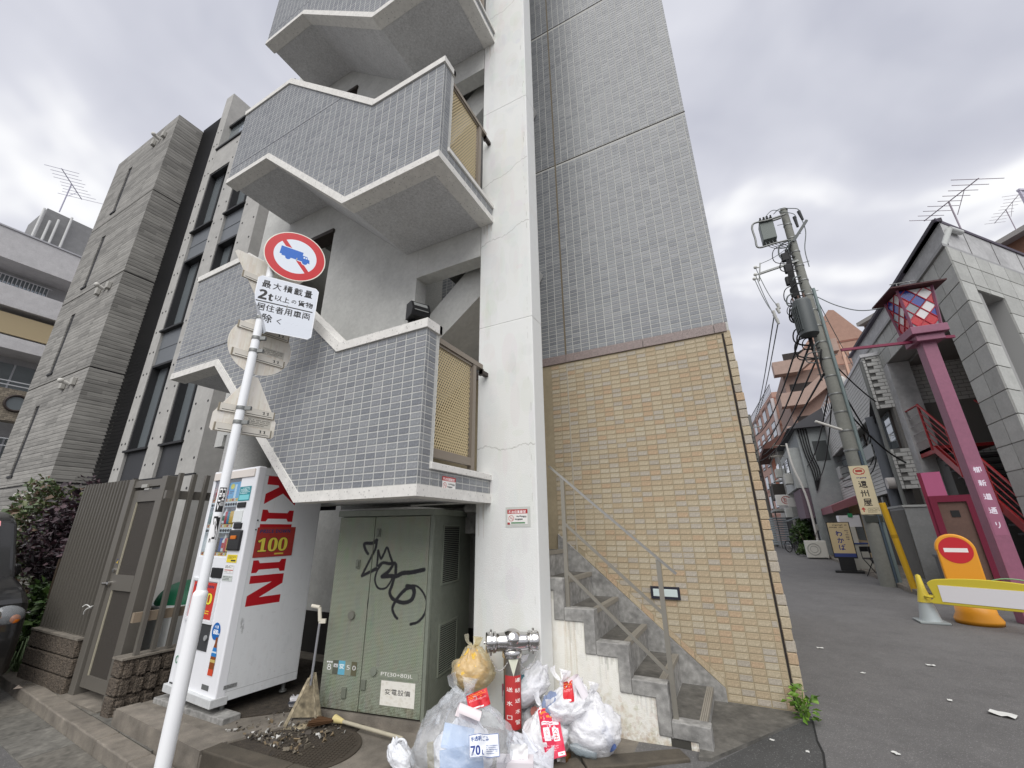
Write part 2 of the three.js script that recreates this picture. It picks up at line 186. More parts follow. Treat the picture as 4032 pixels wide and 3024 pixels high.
function write(c, text, x, y, size, o = {}) { // text whose first character's box has its top left at x, y
  const w = o.width || .09; let cx = x, cy = y; c.lineCap = 'butt'; c.lineJoin = 'miter';
  for (const ch of text) {
    const s = (o.small && o.small[ch] ? o.small[ch] : 1) * size;
    if (GL[ch]) { glyphs[ch] ??= new Path2D(GL[ch]); c.save(); c.translate(cx + (size - s) / 2, cy + (size - s) / 2); c.scale(s / 10 * (o.stretch || 1), s / 10); c.lineWidth = w * 10; c.strokeStyle = o.color || '#111'; c.stroke(glyphs[ch]); c.restore(); }
    else { c.fillStyle = o.color || '#111'; c.font = 'bold ' + Math.round(size * 1.15) + 'px sans-serif'; c.textBaseline = 'alphabetic'; c.textAlign = 'center'; c.fillText(ch, cx + size / 2, cy + size * .93); }
    if (o.down) cy += size * (1 + (o.gap ?? .1)); else cx += size * (o.stretch || 1) * (1 + (o.gap ?? .1));
  }
}
function smallPrint(c, x, y, w, h, rows, color, seed = 1) { const r = rngOf(seed); c.fillStyle = color; for (let k = 0; k < rows; k++) { let u = x; const yy = y + h * (k + .2) / rows, hh = h / rows * .6; while (u < x + w * (k === rows - 1 ? .75 : .98)) { const q = hh * (.5 + r() * .5); if (r() > .12) c.fillRect(u, yy + r() * hh * .2, Math.min(q, x + w - u), hh * (.6 + r() * .4)); u += q + hh * .25; } } }
const printed = (w, h, draw, o = {}) => std(0xffffff, { map: canvasTex(w, h, draw), roughness: o.roughness ?? .55, ...o });

// ---------------------------------------------------------------- the ground
const roadY = (x) => -.2 * clamp((-.62 - x) / 3.5);
{ // one sheet of asphalt to the horizon, falling gently along the street to the left
  const xs = [-320, -90, -30, -12, -8, -6, -5, -4.12, -3, -2, -1.2, -.62, 0, 2, 6, 20, 90, 320], zs = [-320, -120, -50, -20, -8, -4, -2, 0, 3, 20, 120, 320], p = [], q = [];
  xs.forEach((x) => zs.forEach((z) => p.push(x, roadY(x), z)));
  for (let i = 0; i < xs.length - 1; i++) for (let j = 0; j < zs.length - 1; j++) { const a = i * zs.length + j, b = a + 1, c = a + zs.length, e = c + 1; q.push(a, b, c, b, e, c); }
  const g = new THREE.BufferGeometry(); g.setAttribute('position', new THREE.Float32BufferAttribute(p, 3)); g.setIndex(q); g.computeVertexNormals();
  structure('road', g, M.asphalt);
  structure('road_patch', slab([[.236, -4.29], [.215, -3.9], [.222, -3.7], [.203, -3.5], [.19, -2.6], [.16, -1.2], [-.6, -1.2], [-.6, -3.1], [-.44, -3.16], [-.3, -3.4], [.12, -4.13]], -.05, .005), M.asphaltDark, { label: 'darker asphalt patch between stair apron and seam', category: 'asphalt' });
  const seam = []; const sp = [[.236, -4.3], [.217, -3.9], [.226, -3.72], [.205, -3.5], [.196, -3.0], [.19, -2.4]]; for (let i = 0; i < sp.length - 1; i++) seam.push(bar([sp[i][0] + .006, .0035, sp[i][1]], [sp[i + 1][0] + .006, .0035, sp[i + 1][1]], .011, .006));
  structure('tar_seam', seam, plain(30, 30, 30, { roughness: .9 }));
}
const KO = [-3.71, 0, -1.845], KT = -.0759;                          // the kerb line of the street that runs to the left
const toKerb = (g) => g.rotateY(KT).translate(...KO);
const KW = (x, z) => { const c = Math.cos(KT), s = Math.sin(KT); return [KO[0] + x * c + z * s, KO[2] - x * s + z * c]; };
{
  const k = new THREE.Group(); k.name = 'kerb'; k.userData = { kind: 'structure', label: 'row of worn concrete kerb stones along the left street', category: 'kerb' }; k.position.set(...KO); k.rotation.y = KT; scene.add(k);
  for (let i = 0; i < 20; i++) obj('kerb_stone', rb(.45 - (i + 1) * .6 + .004, .45 - i * .6 - .004, -.3, -.1 + (i % 3) * .002, -.14, 0, .012), M.concreteOld, k);
  const g = new THREE.Group(); g.name = 'gutter'; g.userData = { kind: 'structure', label: 'pale concrete gutter slabs below the kerb', category: 'gutter' }; g.position.set(...KO); g.rotation.y = KT; scene.add(g);
  const gm = [cloth(196, 194, 188, M.concreteGrey.map), cloth(180, 178, 172, M.concreteGrey.map), cloth(188, 184, 176, M.concreteGrey.map)];
  for (let i = 0; i < 20; i++) obj('gutter_slab', bb(.7 - (i + 1) * .6 + .003, .7 - i * .6 - .003, -.28, -.192, .002, .3), gm[i % 3], g);
  const f = new THREE.Group(); f.name = 'pavement'; f.userData = { kind: 'structure', label: 'narrow strip of pavement between kerb and walls', category: 'pavement' }; f.position.set(...KO); f.rotation.y = KT; scene.add(f);
  for (let i = 0; i < 9; i++) obj('paving_slab', bb(-.2 - (i + 1) * 1.2 + .004, -.2 - i * 1.2 - .004, -.3, -.104 - (i % 2) * .003, -.9, -.146), gm[(i + 1) % 3], f);
  // pad around the cabinet with its kerb
  structure('concrete_pad', slab([[-4.7, -2.08], [-3.3, -1.99], [-2.0, -2.05], [-1.05, -2.82], [-.55, -3.2], [-.55, -3.42], [-1.3, -3.6], [-1.3, -4.3], [-6, -4.3], [-6, -2.6], [-4.7, -2.6]], -.3, -.012), M.concreteOld, { label: 'stained concrete pad in front of the grey green cabinet', category: 'concrete pad' });
  const pk = new THREE.Group(); pk.name = 'pad_kerb'; pk.userData = { kind: 'structure', label: 'grey kerb edging the concrete pad below the stairs', category: 'kerb' }; scene.add(pk);
  const kp = [[-.49, -3.25], [-1.02, -2.87], [-1.5, -2.45], [-1.97, -2.06], [-2.6, -2.02], [-3.28, -1.98]];
  for (let i = 0; i < kp.length - 1; i++) { const [x0, z0] = kp[i], [x1, z1] = kp[i + 1], L = Math.hypot(x1 - x0, z1 - z0), a = Math.atan2(-(z1 - z0), x1 - x0); const g = rb(0, L - .006, -.3, .022, -.0, .13, .012).rotateY(a); obj('kerb_stone', g.translate(x0, 0, z0), cloth(170, 166, 158, M.concreteOld.map, { bumpMap: T.fineBump, bumpScale: .003 }), pk); }
  // plinth the drinks machine stands on
  const pl = new THREE.Group(); pl.name = 'plinth'; pl.userData = { kind: 'structure', label: 'low concrete plinth under the white vending machine', category: 'plinth' }; scene.add(pl);
  obj('edging', slab([[-4.66, -2.07], [-3.30, -1.985], [-3.28, -2.14], [-4.64, -2.22]], -.2, .012), M.concreteOld, pl);
  obj('edging', slab([[-3.45, -2.15], [-3.28, -2.145], [-2.92, -3.0], [-3.08, -3.04]], -.2, .008), M.concreteOld, pl);
  obj('foot_beam', rb(-4.62, -3.62, -.02, .028, -2.44, -2.3, .01), M.concreteGrey, pl);
  // bare soil beside the machine with gravel, scraps and leaves
  structure('soil', slab([[-3.3, -2.16], [-2.98, -2.06], [-2.75, -2.3], [-2.62, -2.55], [-2.75, -3.1], [-2.9, -3.7], [-4.6, -3.7], [-4.6, -2.45], [-3.62, -2.45], [-3.1, -3.0]], -.05, -.004), std(0xffffff, { roughness: 1, bumpMap: T.fineBump, bumpScale: .012, map: dataTex(512, 512, (u, v, i, j) => { const a = .27 + ring(u, v, 9, 3) * .1 + (grain(i >> 1, j >> 1) - .5) * .16; return [a, a * .9, a * .78]; }, { size: .7 }) }), { label: 'bare brown soil beside the vending machine', category: 'soil' });
  const r = rngOf(21), gs = [];
  for (let i = 0; i < 520; i++) {
    const t = r(), u = r(), x = mix(-3.25, -2.7, t) + (r() - .5) * .3 - u * .2, z = mix(-2.15, -2.75, Math.pow(r(), 1.6)) - .1, s = .004 + r() * r() * .02;
    const g = r() > .5 ? new THREE.TetrahedronGeometry(s) : new THREE.BoxGeometry(s * 2, s * .3, s * 1.2); g.rotateX(r() * 6).rotateY(r() * 6).translate(x, .002 + s * .4, z);
    const c = r(), k = c > .86 ? [.5, .49, .46] : c > .5 ? [.14, .12, .09] : c > .4 ? [.2, .15, .09] : [.07, .06, .05], n = g.attributes.position.count; g.setAttribute('color', new THREE.Float32BufferAttribute(Array.from({ length: n }, () => k).flat(), 3)); gs.push(clean(g));
  }
  const lit = obj('debris', gs, std(0xffffff, { vertexColors: true, roughness: .9 }), null, { kind: 'stuff', label: 'scattered gravel, leaf bits and paper scraps on bare soil', category: 'debris' });
}

// ---------------------------------------------------------------- the tiled apartment building with its outside staircase
function placed(x0, y0, w, h, pw, ph, draw) { const t = canvasTex(pw, ph, (c) => { c.save(); c.scale(pw / w, -ph / h); c.translate(-x0, -y0 - h); draw(c); c.restore(); }); t.wrapS = t.wrapT = THREE.ClampToEdgeWrapping; t.repeat.set(1 / w, 1 / h); t.offset.set(-x0 / w, -y0 / h); return t; }   // a drawing in metres on a wall
const at = (pts, x) => { if (x <= pts[0][0]) return pts[0][1]; for (let i = 1; i < pts.length; i++) if (x <= pts[i][0]) { const [a, b] = pts[i - 1], [c, d] = pts[i]; return c === a ? d : b + (d - b) * (x - a) / (c - a); } return pts[pts.length - 1][1]; };
function cell(lo, hi, x0, x1, y0, y1) { // the part of a rectangle between two polylines
  const xs = new Set([x0, x1]);
  for (const L of [lo, hi]) for (let i = 0; i < L.length; i++) { const [a, b] = L[i]; if (a > x0 && a < x1) xs.add(a); if (i) { const [c, d] = L[i - 1]; for (const y of [y0, y1]) if ((b - y) * (d - y) < 0) { const x = c + (a - c) * (y - d) / (b - d); if (x > x0 && x < x1) xs.add(x); } } }
  const X = [...xs].sort((a, b) => a - b), bot = [], top = []; let area = 0, px = null, ph = 0;
  for (const x of X) { const b = Math.max(y0, at(lo, x)), t = Math.min(y1, at(hi, x)); const h = t - b; if (h > -1e-9) { bot.push([x, b]); top.unshift([x, Math.max(t, b)]); if (px !== null) area += (x - px) * (h + ph) / 2; px = x; ph = h; } }
  if (area < (x1 - x0) * (y1 - y0) * .06) return null;
  const poly = [...bot, ...top].filter((p, i, A) => { const q = A[(i + A.length - 1) % A.length]; return Math.hypot(p[0] - q[0], p[1] - q[1]) > 1e-4; });
  return poly.length > 2 ? { poly, full: area > (x1 - x0) * (y1 - y0) * .9999 } : null;
}
function tileShape(poly, cx, cy, t, bev = .0012) { // a tile: front face, chamfered sides
  const n = poly.length, p = [], f = poly.map(([x, y]) => [cx + (x - cx) * (1 - bev * 2 / .09), cy + (y - cy) * (1 - bev * 2 / .045)]);
  const tri = THREE.ShapeUtils.triangulateShape(f.map((q) => new THREE.Vector2(...q)), []);
  for (const [a, b, c] of tri) for (const k of [a, b, c]) p.push(f[k][0] - cx, f[k][1] - cy, t);
  for (let i = 0; i < n; i++) { const j = (i + 1) % n, A = poly[i], B = poly[j], a = f[i], b = f[j]; p.push(A[0] - cx, A[1] - cy, 0, B[0] - cx, B[1] - cy, 0, b[0] - cx, b[1] - cy, t, A[0] - cx, A[1] - cy, 0, b[0] - cx, b[1] - cy, t, a[0] - cx, a[1] - cy, t); }
  const g = new THREE.BufferGeometry(); g.setAttribute('position', new THREE.Float32BufferAttribute(p, 3)); g.computeVertexNormals(); return g;
}
const fullTiles = new Map();
function tileField(parent, name, o) { // stack-bonded tiles; the largest in view are parts, the rest one part
  const { lo, hi, x0, x1, ox, oy, mats, pick, single = 300, t = .0022, joint = .0085, pw = .1, ph = .05, skip } = o, r = rngOf(o.seed || 5), list = [];
  const yMin = Math.min(...lo.map((p) => p[1])), yMax = Math.max(...hi.map((p) => p[1]));
  for (let c = Math.floor((x0 - ox) / pw); c <= Math.ceil((x1 - ox) / pw); c++) for (let k = Math.floor((yMin - oy) / ph); k <= Math.ceil((yMax - oy) / ph); k++) {
    const a = Math.max(x0, ox + c * pw) + joint / 2, b = Math.min(x1, ox + (c + 1) * pw) - joint / 2, y0 = oy + k * ph + joint / 2, y1 = oy + (k + 1) * ph - joint / 2;
    if (b - a < .012) continue; const m = pick(r); if (skip && skip(a, b, y0, y1)) continue;
    const q = cell(lo, hi, a, b, y0, y1); if (!q) continue;
    const cx = (a + b) / 2, cy = (y0 + y1) / 2, w = o.world(cx, cy), v = w.clone().sub(camera.position), d = v.length();
    list.push({ q, cx, cy, m, big: 1 / (d * d), a, b, y0, y1 });
  }
  list.sort((a, b) => b.big - a.big);
  const rest = [];
  list.forEach((e, i) => {
    const whole = e.q.full && e.b - e.a > pw - joint - 1e-6, key = name + pw + ph + t;
    let g = whole ? fullTiles.get(key) : null;
    if (!g) { g = boxUV(tileShape(e.q.poly, e.cx, e.cy, t)); if (whole) fullTiles.set(key, g); }
    if (i < single) { const m = new THREE.Mesh(g, mats[e.m]); m.name = name; m.castShadow = m.receiveShadow = true; m.position.set(e.cx, e.cy, 0); const h = o.hold(m); h.rotation.z += (r() - .5) * .004; parent.add(h); }
    else { const k = g.clone().translate(e.cx, e.cy, 0), c = mats[e.m].color, n = k.attributes.position.count, col = new Float32Array(n * 3); for (let j = 0; j < n; j++) { col[j * 3] = c.r; col[j * 3 + 1] = c.g; col[j * 3 + 2] = c.b; } k.setAttribute('color', new THREE.BufferAttribute(col, 3)); rest.push(k); }
  });
  if (rest.length) { const m = new THREE.Mesh(mergeGeometries(rest), o.field); m.name = name + '_field'; m.userData.kind = 'stuff'; m.castShadow = m.receiveShadow = true; parent.add(o.hold(m)); }
}
const facing = (z) => ({ world: (u, v) => V(u, v, z), hold: (m) => { m.position.z = z; return m; } });                     // a wall that looks along +z
const sideways = (x) => ({ world: (u, v) => V(x, v, -u), hold: (m) => { const u = m.position.x; m.position.set(x, m.position.y, -u); m.rotation.y = Math.PI / 2; return m; } });   // a wall that looks along +x
const tileRelief = dataTex(128, 128, (u, v) => .5 + ring(u, v, 6, 3) * .5, { size: .06, sizeY: .035, color: false });
const tileGlaze = dataTex(128, 128, (u, v, i, j) => .88 + ring(u, v, 5, 13) * .12 + (grain(i, j) - .5) * .05, { size: .11 });
const GT = [[144, 147, 151], [152, 155, 158], [135, 138, 143], [148, 150, 154], [158, 160, 163]].map((c) => plain(...c, { roughness: .42, map: tileGlaze, bumpMap: tileRelief, bumpScale: .0004 }));
const GF = std(0xffffff, { vertexColors: true, roughness: .42, map: tileGlaze });
const pickGrey = (r) => { const v = r(); return v < .3 ? 0 : v < .55 ? 1 : v < .72 ? 2 : v < .9 ? 3 : 4; };
const TT = [[203, 188, 160], [198, 179, 149], [196, 186, 170], [202, 176, 145], [205, 193, 169], [190, 180, 164]].map((c) => plain(...c, { roughness: .85, map: tileGlaze, bumpMap: tileRelief, bumpScale: .003 }));
const TF = std(0xffffff, { vertexColors: true, roughness: .85, map: tileGlaze, bumpMap: tileRelief, bumpScale: .004 });
const pickTan = (r) => { const v = r(); return v < .34 ? 0 : v < .56 ? 1 : v < .72 ? 2 : v < .84 ? 3 : v < .94 ? 4 : 5; };

const B = thing('apartment_building', 'grey tiled apartment building with zigzag outside staircase and tan tiled base', 'building');
const ZW = -4.315, XC = .225, TOPY = 15.4, ST = 2.93;
{ // the end wall: tan tiles below, granite band, grey tiles above
  const base = [[-3.4, 0], [-1.5, 1.18], [-1.424, 1.118], [-.31, .172], [-.309, 0], [.2, 0]];
  const tan = obj('tan_wall', bb(-3.4, .216, -.3, 3.2, -9, ZW - .0022), M.groutTan, B);
  tileField(tan, 'tan_tile', { lo: base, hi: [[-3.4, 3.174], [.3, 3.174]], x0: -3.4, x1: .145, ox: -1.503, oy: .024, mats: TT, pick: pickTan, field: TF, seed: 11, skip: (a) => a < -1.75, ...facing(ZW - .0022) });
  const ed = [M.groutTan, ...TT]; const r = rngOf(3);
  for (let y = 0; y < 3.16; y += .082) obj('corner_tile', rb(.166, .224 + r() * .012, y + .003, Math.min(y + .079, 3.2), -4.5, ZW + .002 + r() * .008, .006, 1), TT[pickTan(r)], tan);
  obj('movement_joint', bb(.147, .164, .03, 3.175, ZW - .002, ZW - .001), M.darkGap, tan);
  const bt = []; for (let i = 0; i < 11; i++) { const t0 = i / 11 + .003, t1 = (i + 1) / 11 - .003, f = (t) => [mix(-1.424, -.312, t), mix(1.058, .112, t)], [ax, ay] = f(t0), [bx2, by] = f(t1); obj('border_tile', prism([[ax, ay + .004], [bx2, by + .004], [bx2 + .0, by + .056], [ax + .0, ay + .056]], ZW - .0022, ZW + .004), TT[[0, 1, 3, 1, 0, 3][i % 6]], tan); }
  const grey = obj('grey_wall', bb(-4.2, XC - .004, 3.2, TOPY, -9, ZW - .0022), std(srgb(214, 214, 209), { roughness: .95, map: T.fine }), B);
  tileField(grey, 'grey_tile', { lo: [[-3.6, 3.292], [.3, 3.292]], hi: [[-3.6, TOPY], [.3, TOPY]], x0: -3.4, x1: XC, ox: -1.513, oy: 3.292, mats: GT, pick: pickGrey, field: GF, seed: 17, skip: (a, b, y0, y1) => (y1 > 6.22 && y0 < 6.232) || (y1 > 9.13 && y0 < 9.142) || (y1 > 12.05 && y0 < 12.062), ...facing(ZW - .0022) });
  for (const y of [6.226, 9.136, 12.056]) obj('movement_joint', bb(-3.4, XC, y - .009, y + .009, ZW - .0021, ZW - .0008), M.darkGap, grey);
  obj('sealant_strip', bb(-1.515, -1.495, 3.29, TOPY, ZW - .0021, ZW + .0015), M.brownSeal, grey);
  obj('sealant_strip', bb(-1.511, -1.495, 1.05, 3.17, ZW - .002, ZW + .003), plain(170, 162, 146), tan);
  for (const [a, b] of [[-3.4, -1.508], [-1.503, -.622], [-.618, .086], [.09, .2]]) obj('granite_block', rb(a, b, 3.188, 3.288, ZW - .02, ZW + .014, .003, 1), M.granite, grey);
  const wl = obj('wall_light', prism([[-.818, .735], [-.568, .735], [-.568, .836], [-.818, .836]], ZW - .002, ZW + .016), plain(32, 32, 44, { roughness: .6 }), tan);
  obj('diffuser', rb(-.797, -.588, .755, .816, ZW + .008, ZW + .019, .003, 1), plain(196, 208, 206, { roughness: .35 }), wl);
}
{ // white pillar with drawn-in cracks, stains and a groove at each floor
  const dirt = (c) => { const r = rngOf(71); c.fillStyle = '#e3e4e1'; c.fillRect(-7, -1, 12, 18);
    for (let i = 0; i < 700; i++) { c.fillStyle = `rgba(${150 + r() * 60 | 0},${150 + r() * 60 | 0},${145 + r() * 50 | 0},${r() * .06})`; c.beginPath(); c.ellipse(-2 + r() * .6, r() * 12, .01 + r() * .08, .02 + r() * .2, 0, 0, 7); c.fill(); }
    const crack = (pts, w) => { c.strokeStyle = 'rgba(120,118,110,.75)'; c.lineWidth = w; c.beginPath(); pts.forEach(([x, y], i) => i ? c.lineTo(x, y) : c.moveTo(x, y)); c.stroke(); };
    for (const [y0, y1, s] of [[2.02, 2.0, 3], [5.0, 5.2, 4], [4.2, 4.35, 9], [7.9, 8.05, 6]]) { const q = rngOf(s), pts = []; for (let i = 0; i <= 26; i++) pts.push([-2 + .585 * i / 26, mix(y0, y1, i / 26) + (q() - .5) * .022 + Math.sin(i * .35) * .02]); crack(pts, .0035); }
    for (const y of [1.56, 4.49, 7.42]) for (let i = 0; i < 14; i++) { c.fillStyle = `rgba(112,92,62,${.05 + r() * .1})`; c.fillRect(-1.995 + r() * .13, y + .2 - r() * .1, .004 + r() * .012, -.1 - r() * .3); }
    for (let i = 0; i < 40; i++) { c.fillStyle = `rgba(130,126,116,${.1 + r() * .2})`; c.fillRect(-1.46 + (r() - .5) * .03, r() * 7, .003 + r() * .006, .02 + r() * .06); } };
  const pm = std(0xffffff, { roughness: .9, map: placed(-2.05, -.2, .7, 15.8, 256, 2048, dirt), bumpMap: T.fineBump, bumpScale: .003 });
  const pil = obj('pillar', [0, 1, 2, 3, 4].map((k) => rb(-2.0, -1.415, k ? .298 + k * ST + .009 - .012 : -.3, k < 4 ? .298 + (k + 1) * ST - .009 + .012 : TOPY, -3.38, -3.16, .012, 2)), pm, B);
  obj('groove_core', bb(-1.99, -1.425, 0, TOPY - .1, -3.37, -3.172), pm, pil);
}
{ // white walls behind the flights, floors, inner flights
  const wall = []; const zf = -3.16, zb = -3.34;
  wall.push(bb(-6.12, -5.45, 2.6, TOPY, zb, zf), bb(-4.48, -2.87, 1.6, TOPY, zb, zf));
  for (let k = 0; k < 4; k++) { const y = k * ST; wall.push(bb(-2.87, -2.002, 4.105 + y, 4.62 + y, zb, zf - .002)); wall.push(bb(-5.45, -4.48, 5.425 + y - (k ? 0 : 0), 6.1 + y, zb, zf - .002)); }
  wall.push(bb(-5.45, -4.48, 2.6, 3.12, zb, zf - .002));
  obj('stair_wall', wall, M.renderSmooth, B);
  obj('back_wall', [bb(-6.12, -3.2, 2.6, TOPY, -4.6, -4.33), bb(-6.3, -6.12, 2.45, TOPY, -9, -3.16), bb(-6.3, XC - .01, -.3, TOPY, -9.3, -9.001), bb(-6.12, -4.2, 2.45, 2.6, -9, -4.33), bb(-5.1, -5.0, -.3, 2.45, -9, -4.33)], M.renderSmooth, B);
  obj('roof', bb(-6.3, XC, TOPY, TOPY + .3, -9, -2.1), M.renderSmooth, B);
  for (let k = 0; k < 4; k++) { const y = k * ST;
    const fr = obj('opening_frame', [bb(-5.44, -4.47, 5.37 + y, 5.43 + y, zb + .02, zf + .03), bb(-4.51, -4.47, 3.13 + y, 5.37 + y, zb + .02, zf - .03)], M.bronzeDark, B);
    obj('inner_flight', prism([[-3.75, 2.58 + y], [-2.02, 3.905 + y], [-1.75, 4.46 + y], [-2.02, 4.46 + y], [-3.75, 2.98 + y]], -4.3, -3.42), M.renderSmooth, B);
    obj('landing', bb(-2.9, -1.86, 1.565 + y, 1.68 + y, -4.31, -3.36), M.concreteGrey, B);
    obj('half_landing', bb(-5.6, -3.7, 3.04 + y, 3.15 + y, -4.31, -3.36), M.concreteGrey, B);
  }
  obj('undercroft_wall', [bb(-5.1, -2.03, -.3, 1.6, -4.32, -3.95)], M.renderSmooth, B);
  obj('skirting', bb(-5.1, -2.04, -.05, .42, -3.95, -3.93), plain(52, 50, 48, { map: T.mottle }), B);
  obj('column', cyl(.29, .29, 3.3, -5.78, -.3, -3.35, 36), M.render, B);
}
// the outer flights: tiled parapet, coping, edge band, slab, railing with perforated panel
const perforated = (() => { // staggered round-ish holes in a sheet .48 wide and .82 high
  const W = .486, Hh = .83, dx = .0262, dy = dx * .866, p = [], rr = dx * .34; const cols = Math.floor(W / dx), rows = Math.floor(Hh / dy);
  for (let j = 0; j < rows; j++) for (let i = 0; i < cols; i++) {
    const cx = (i + .5 + (j % 2 ? .25 : -.25)) * dx + (W - cols * dx) / 2, cy = (j + .5) * dy + (Hh - rows * dy) / 2, O = [], I = [];
    for (let k = 0; k < 6; k++) { const a = (k + .5) * Math.PI / 3, R = dx / Math.sqrt(3) * 1.002; O.push([cx + Math.cos(a) * R, cy + Math.sin(a) * R]); I.push([cx + Math.cos(a) * rr * 1.06, cy + Math.sin(a) * rr * 1.06]); }
    for (let k = 0; k < 6; k++) { const n = (k + 1) % 6, A = O[k], Bq = O[n], C = I[n], D = I[k]; p.push(A[0], A[1], 0, Bq[0], Bq[1], 0, C[0], C[1], 0, A[0], A[1], 0, C[0], C[1], 0, D[0], D[1], 0, D[0], D[1], 0, C[0], C[1], 0, C[0], C[1], -.003, D[0], D[1], 0, C[0], C[1], -.003, D[0], D[1], -.003); }
  }
  const g = new THREE.BufferGeometry(); g.setAttribute('position', new THREE.Float32BufferAttribute(p, 3)); g.computeVertexNormals(); return g;
})();
const panelMat = plain(196, 178, 138, { roughness: .55 });
for (let k = 0; k < 4; k++) {
  const dy = k * ST, up = (L) => L.map(([x, y]) => [x, y + dy]), ZF = -2.2, X = -1.855, XL = -5.62;
  const lo = up([[XL, 3.02], [-4.72, 3.02], [-3.06, 1.545], [X, 1.545]]), hi = up([[XL, 4.41], [-4.57, 4.41], [-2.79, 2.85], [X, 2.85]]);
  const rise = (L, a, b, c) => L.map(([x, y], i) => [x, y + (i === 0 || i === 3 ? a : b)]);
  const shape = (a, b) => [...a, ...b.slice().reverse()];
  const par = obj('stair_parapet', [prism(shape(lo.map(([x, y]) => [Math.min(x, X - .0022), y + .01]), hi.map(([x, y]) => [Math.min(x, X - .0022), y - .01])), ZF - .15, ZF - .0022), bb(X - .14, X - .0022, 1.56 + dy, 1.738 + dy, -3.162, -2.351)], M.grout, B);
  obj('parapet_back', prism(shape(lo.map(([x, y]) => [x, y + .012]), hi.map(([x, y]) => [x, y - .012])), ZF - .158, ZF - .151), M.renderSmooth, par);
  const low = up([[XL, 3.092], [-4.688, 3.092], [-3.03, 1.618], [X, 1.618]]), high = up([[XL, 4.345], [-4.60, 4.345], [-2.815, 2.782], [X, 2.782]]);
  const js = 3.272 + dy;
  tileField(par, 'grey_tile', { lo: low, hi: high, x0: XL + .004, x1: X - .001, ox: X - .1, oy: 1.622 + dy, mats: GT, pick: pickGrey, field: GF, seed: 31 + k, single: [300, 300, 120, 0][k], skip: (a, b, y0, y1) => b < -3.2 && y1 > js - .004 && y0 < js + .004, ...facing(ZF - .0022) });
  obj('movement_joint', bb(XL, -3.28, js - .012, js + .012, ZF - .0022, ZF - .0008), M.darkGap, par);
  tileField(par, 'grey_tile', { lo: [[2.2, 1.618 + dy], [2.325, 1.618 + dy], [2.326, 1.618 + dy], [3.2, 1.618 + dy]], hi: [[2.2, 2.782 + dy], [2.32, 2.782 + dy], [2.321, 1.734 + dy], [3.2, 1.734 + dy]], x0: 2.201, x1: 3.16, ox: 2.236, oy: 1.622 + dy, mats: GT, pick: pickGrey, field: GF, seed: 41 + k, single: [90, 90, 20, 0][k], ...sideways(X - .0022) });
  // bands: bottom edge and coping, each following the bends
  const lowBand = up([[XL, 3.094], [-4.69, 3.094], [-3.032, 1.62], [X + .012, 1.62]]), lo2 = up([[XL - .012, 3.02], [-4.72, 3.02], [-3.06, 1.545], [X + .012, 1.545]]);
  obj('edge_band', [prism(shape(lo2, lowBand), ZF - .15, ZF + .012), bb(X - .15, X + .0125, 1.5455 + dy, 1.6195 + dy, -3.161, ZF - .149)], M.trim, par);
  const hb = up([[XL, 4.34], [-4.602, 4.34], [-2.816, 2.778], [X + .015, 2.778]]), ht = up([[XL - .012, 4.415], [-4.57, 4.415], [-2.785, 2.853], [X + .015, 2.853]]);
  obj('coping', [prism(shape(hb, ht), ZF - .17, ZF + .016), bb(X - .165, X + .0152, 2.7785 + dy, 2.8525 + dy, -2.338, ZF - .169)], M.trim, par);
  obj('sill', rb(X - .16, X + .018, 1.735 + dy, 1.785 + dy, -3.162, -2.322, .005, 1), M.trim, par);
  obj('stair_slab', prism(shape(up([[XL + .02, 3.036], [-4.712, 3.036], [-3.052, 1.561], [X - .13, 1.561]]), up([[XL + .02, 3.15], [-4.68, 3.15], [-3.0, 1.67], [X - .13, 1.67]])), -3.159, -2.36), M.soffit, B);
  // railing
  const xr = X - .06, rail = obj('railing', [bb(xr - .02, xr + .02, 1.785 + dy, 2.745 + dy, -2.4, -2.35), bb(xr - .02, xr + .02, 1.785 + dy, 2.745 + dy, -2.965, -2.915), bb(xr - .025, xr + .025, 2.745 + dy, 2.79 + dy, -3.07, -2.33), bb(xr - .018, xr + .018, 1.835 + dy, 1.9 + dy, -2.92, -2.4), bb(xr - .012, xr + .012, 2.722 + dy, 2.742 + dy, -2.92, -2.4), bb(xr - .012, xr + .012, 1.9 + dy, 2.73 + dy, -2.41, -2.399), bb(xr - .012, xr + .012, 1.9 + dy, 2.73 + dy, -2.916, -2.905)], M.bronze, B);
  const pan = obj('perforated_panel', perforated, panelMat, rail); pan.rotation.y = Math.PI / 2; pan.position.set(xr, 1.897 + dy, -2.412);
  obj('bracket', [bb(xr - .01, xr + .03, 2.7 + dy, 2.735 + dy, -3.16, -3.06), bb(xr - .015, xr + .025, 2.69 + dy, 2.75 + dy, -3.085, -3.06)], M.bronzeDark, rail);
  for (const z of [-2.375, -2.94]) obj('base_plate', bb(xr - .05, xr + .05, 1.785 + dy, 1.793 + dy, z - .05, z + .05), M.bronzeDark, rail);
}
{ // black floodlight on the landing wall
  const g = obj('floodlight', prism([[0, 0], [.17, 0], [.2, .06], [.14, .17], [0, .19]], -.1, .1).rotateY(-.5).translate(-2.76, 3.45, -3.06), M.black, B);
  obj('lens', bb(-.001, .004, -.06, .06, -.075, .075).rotateZ(.45).translate(.173, .1, 0).rotateY(-.5).translate(-2.76, 3.45, -3.06), plain(150, 152, 150, { roughness: .3 }), g);
  obj('mount', bb(-2.8, -2.72, 3.4, 3.46, -3.16, -3.0), M.black, g);
}
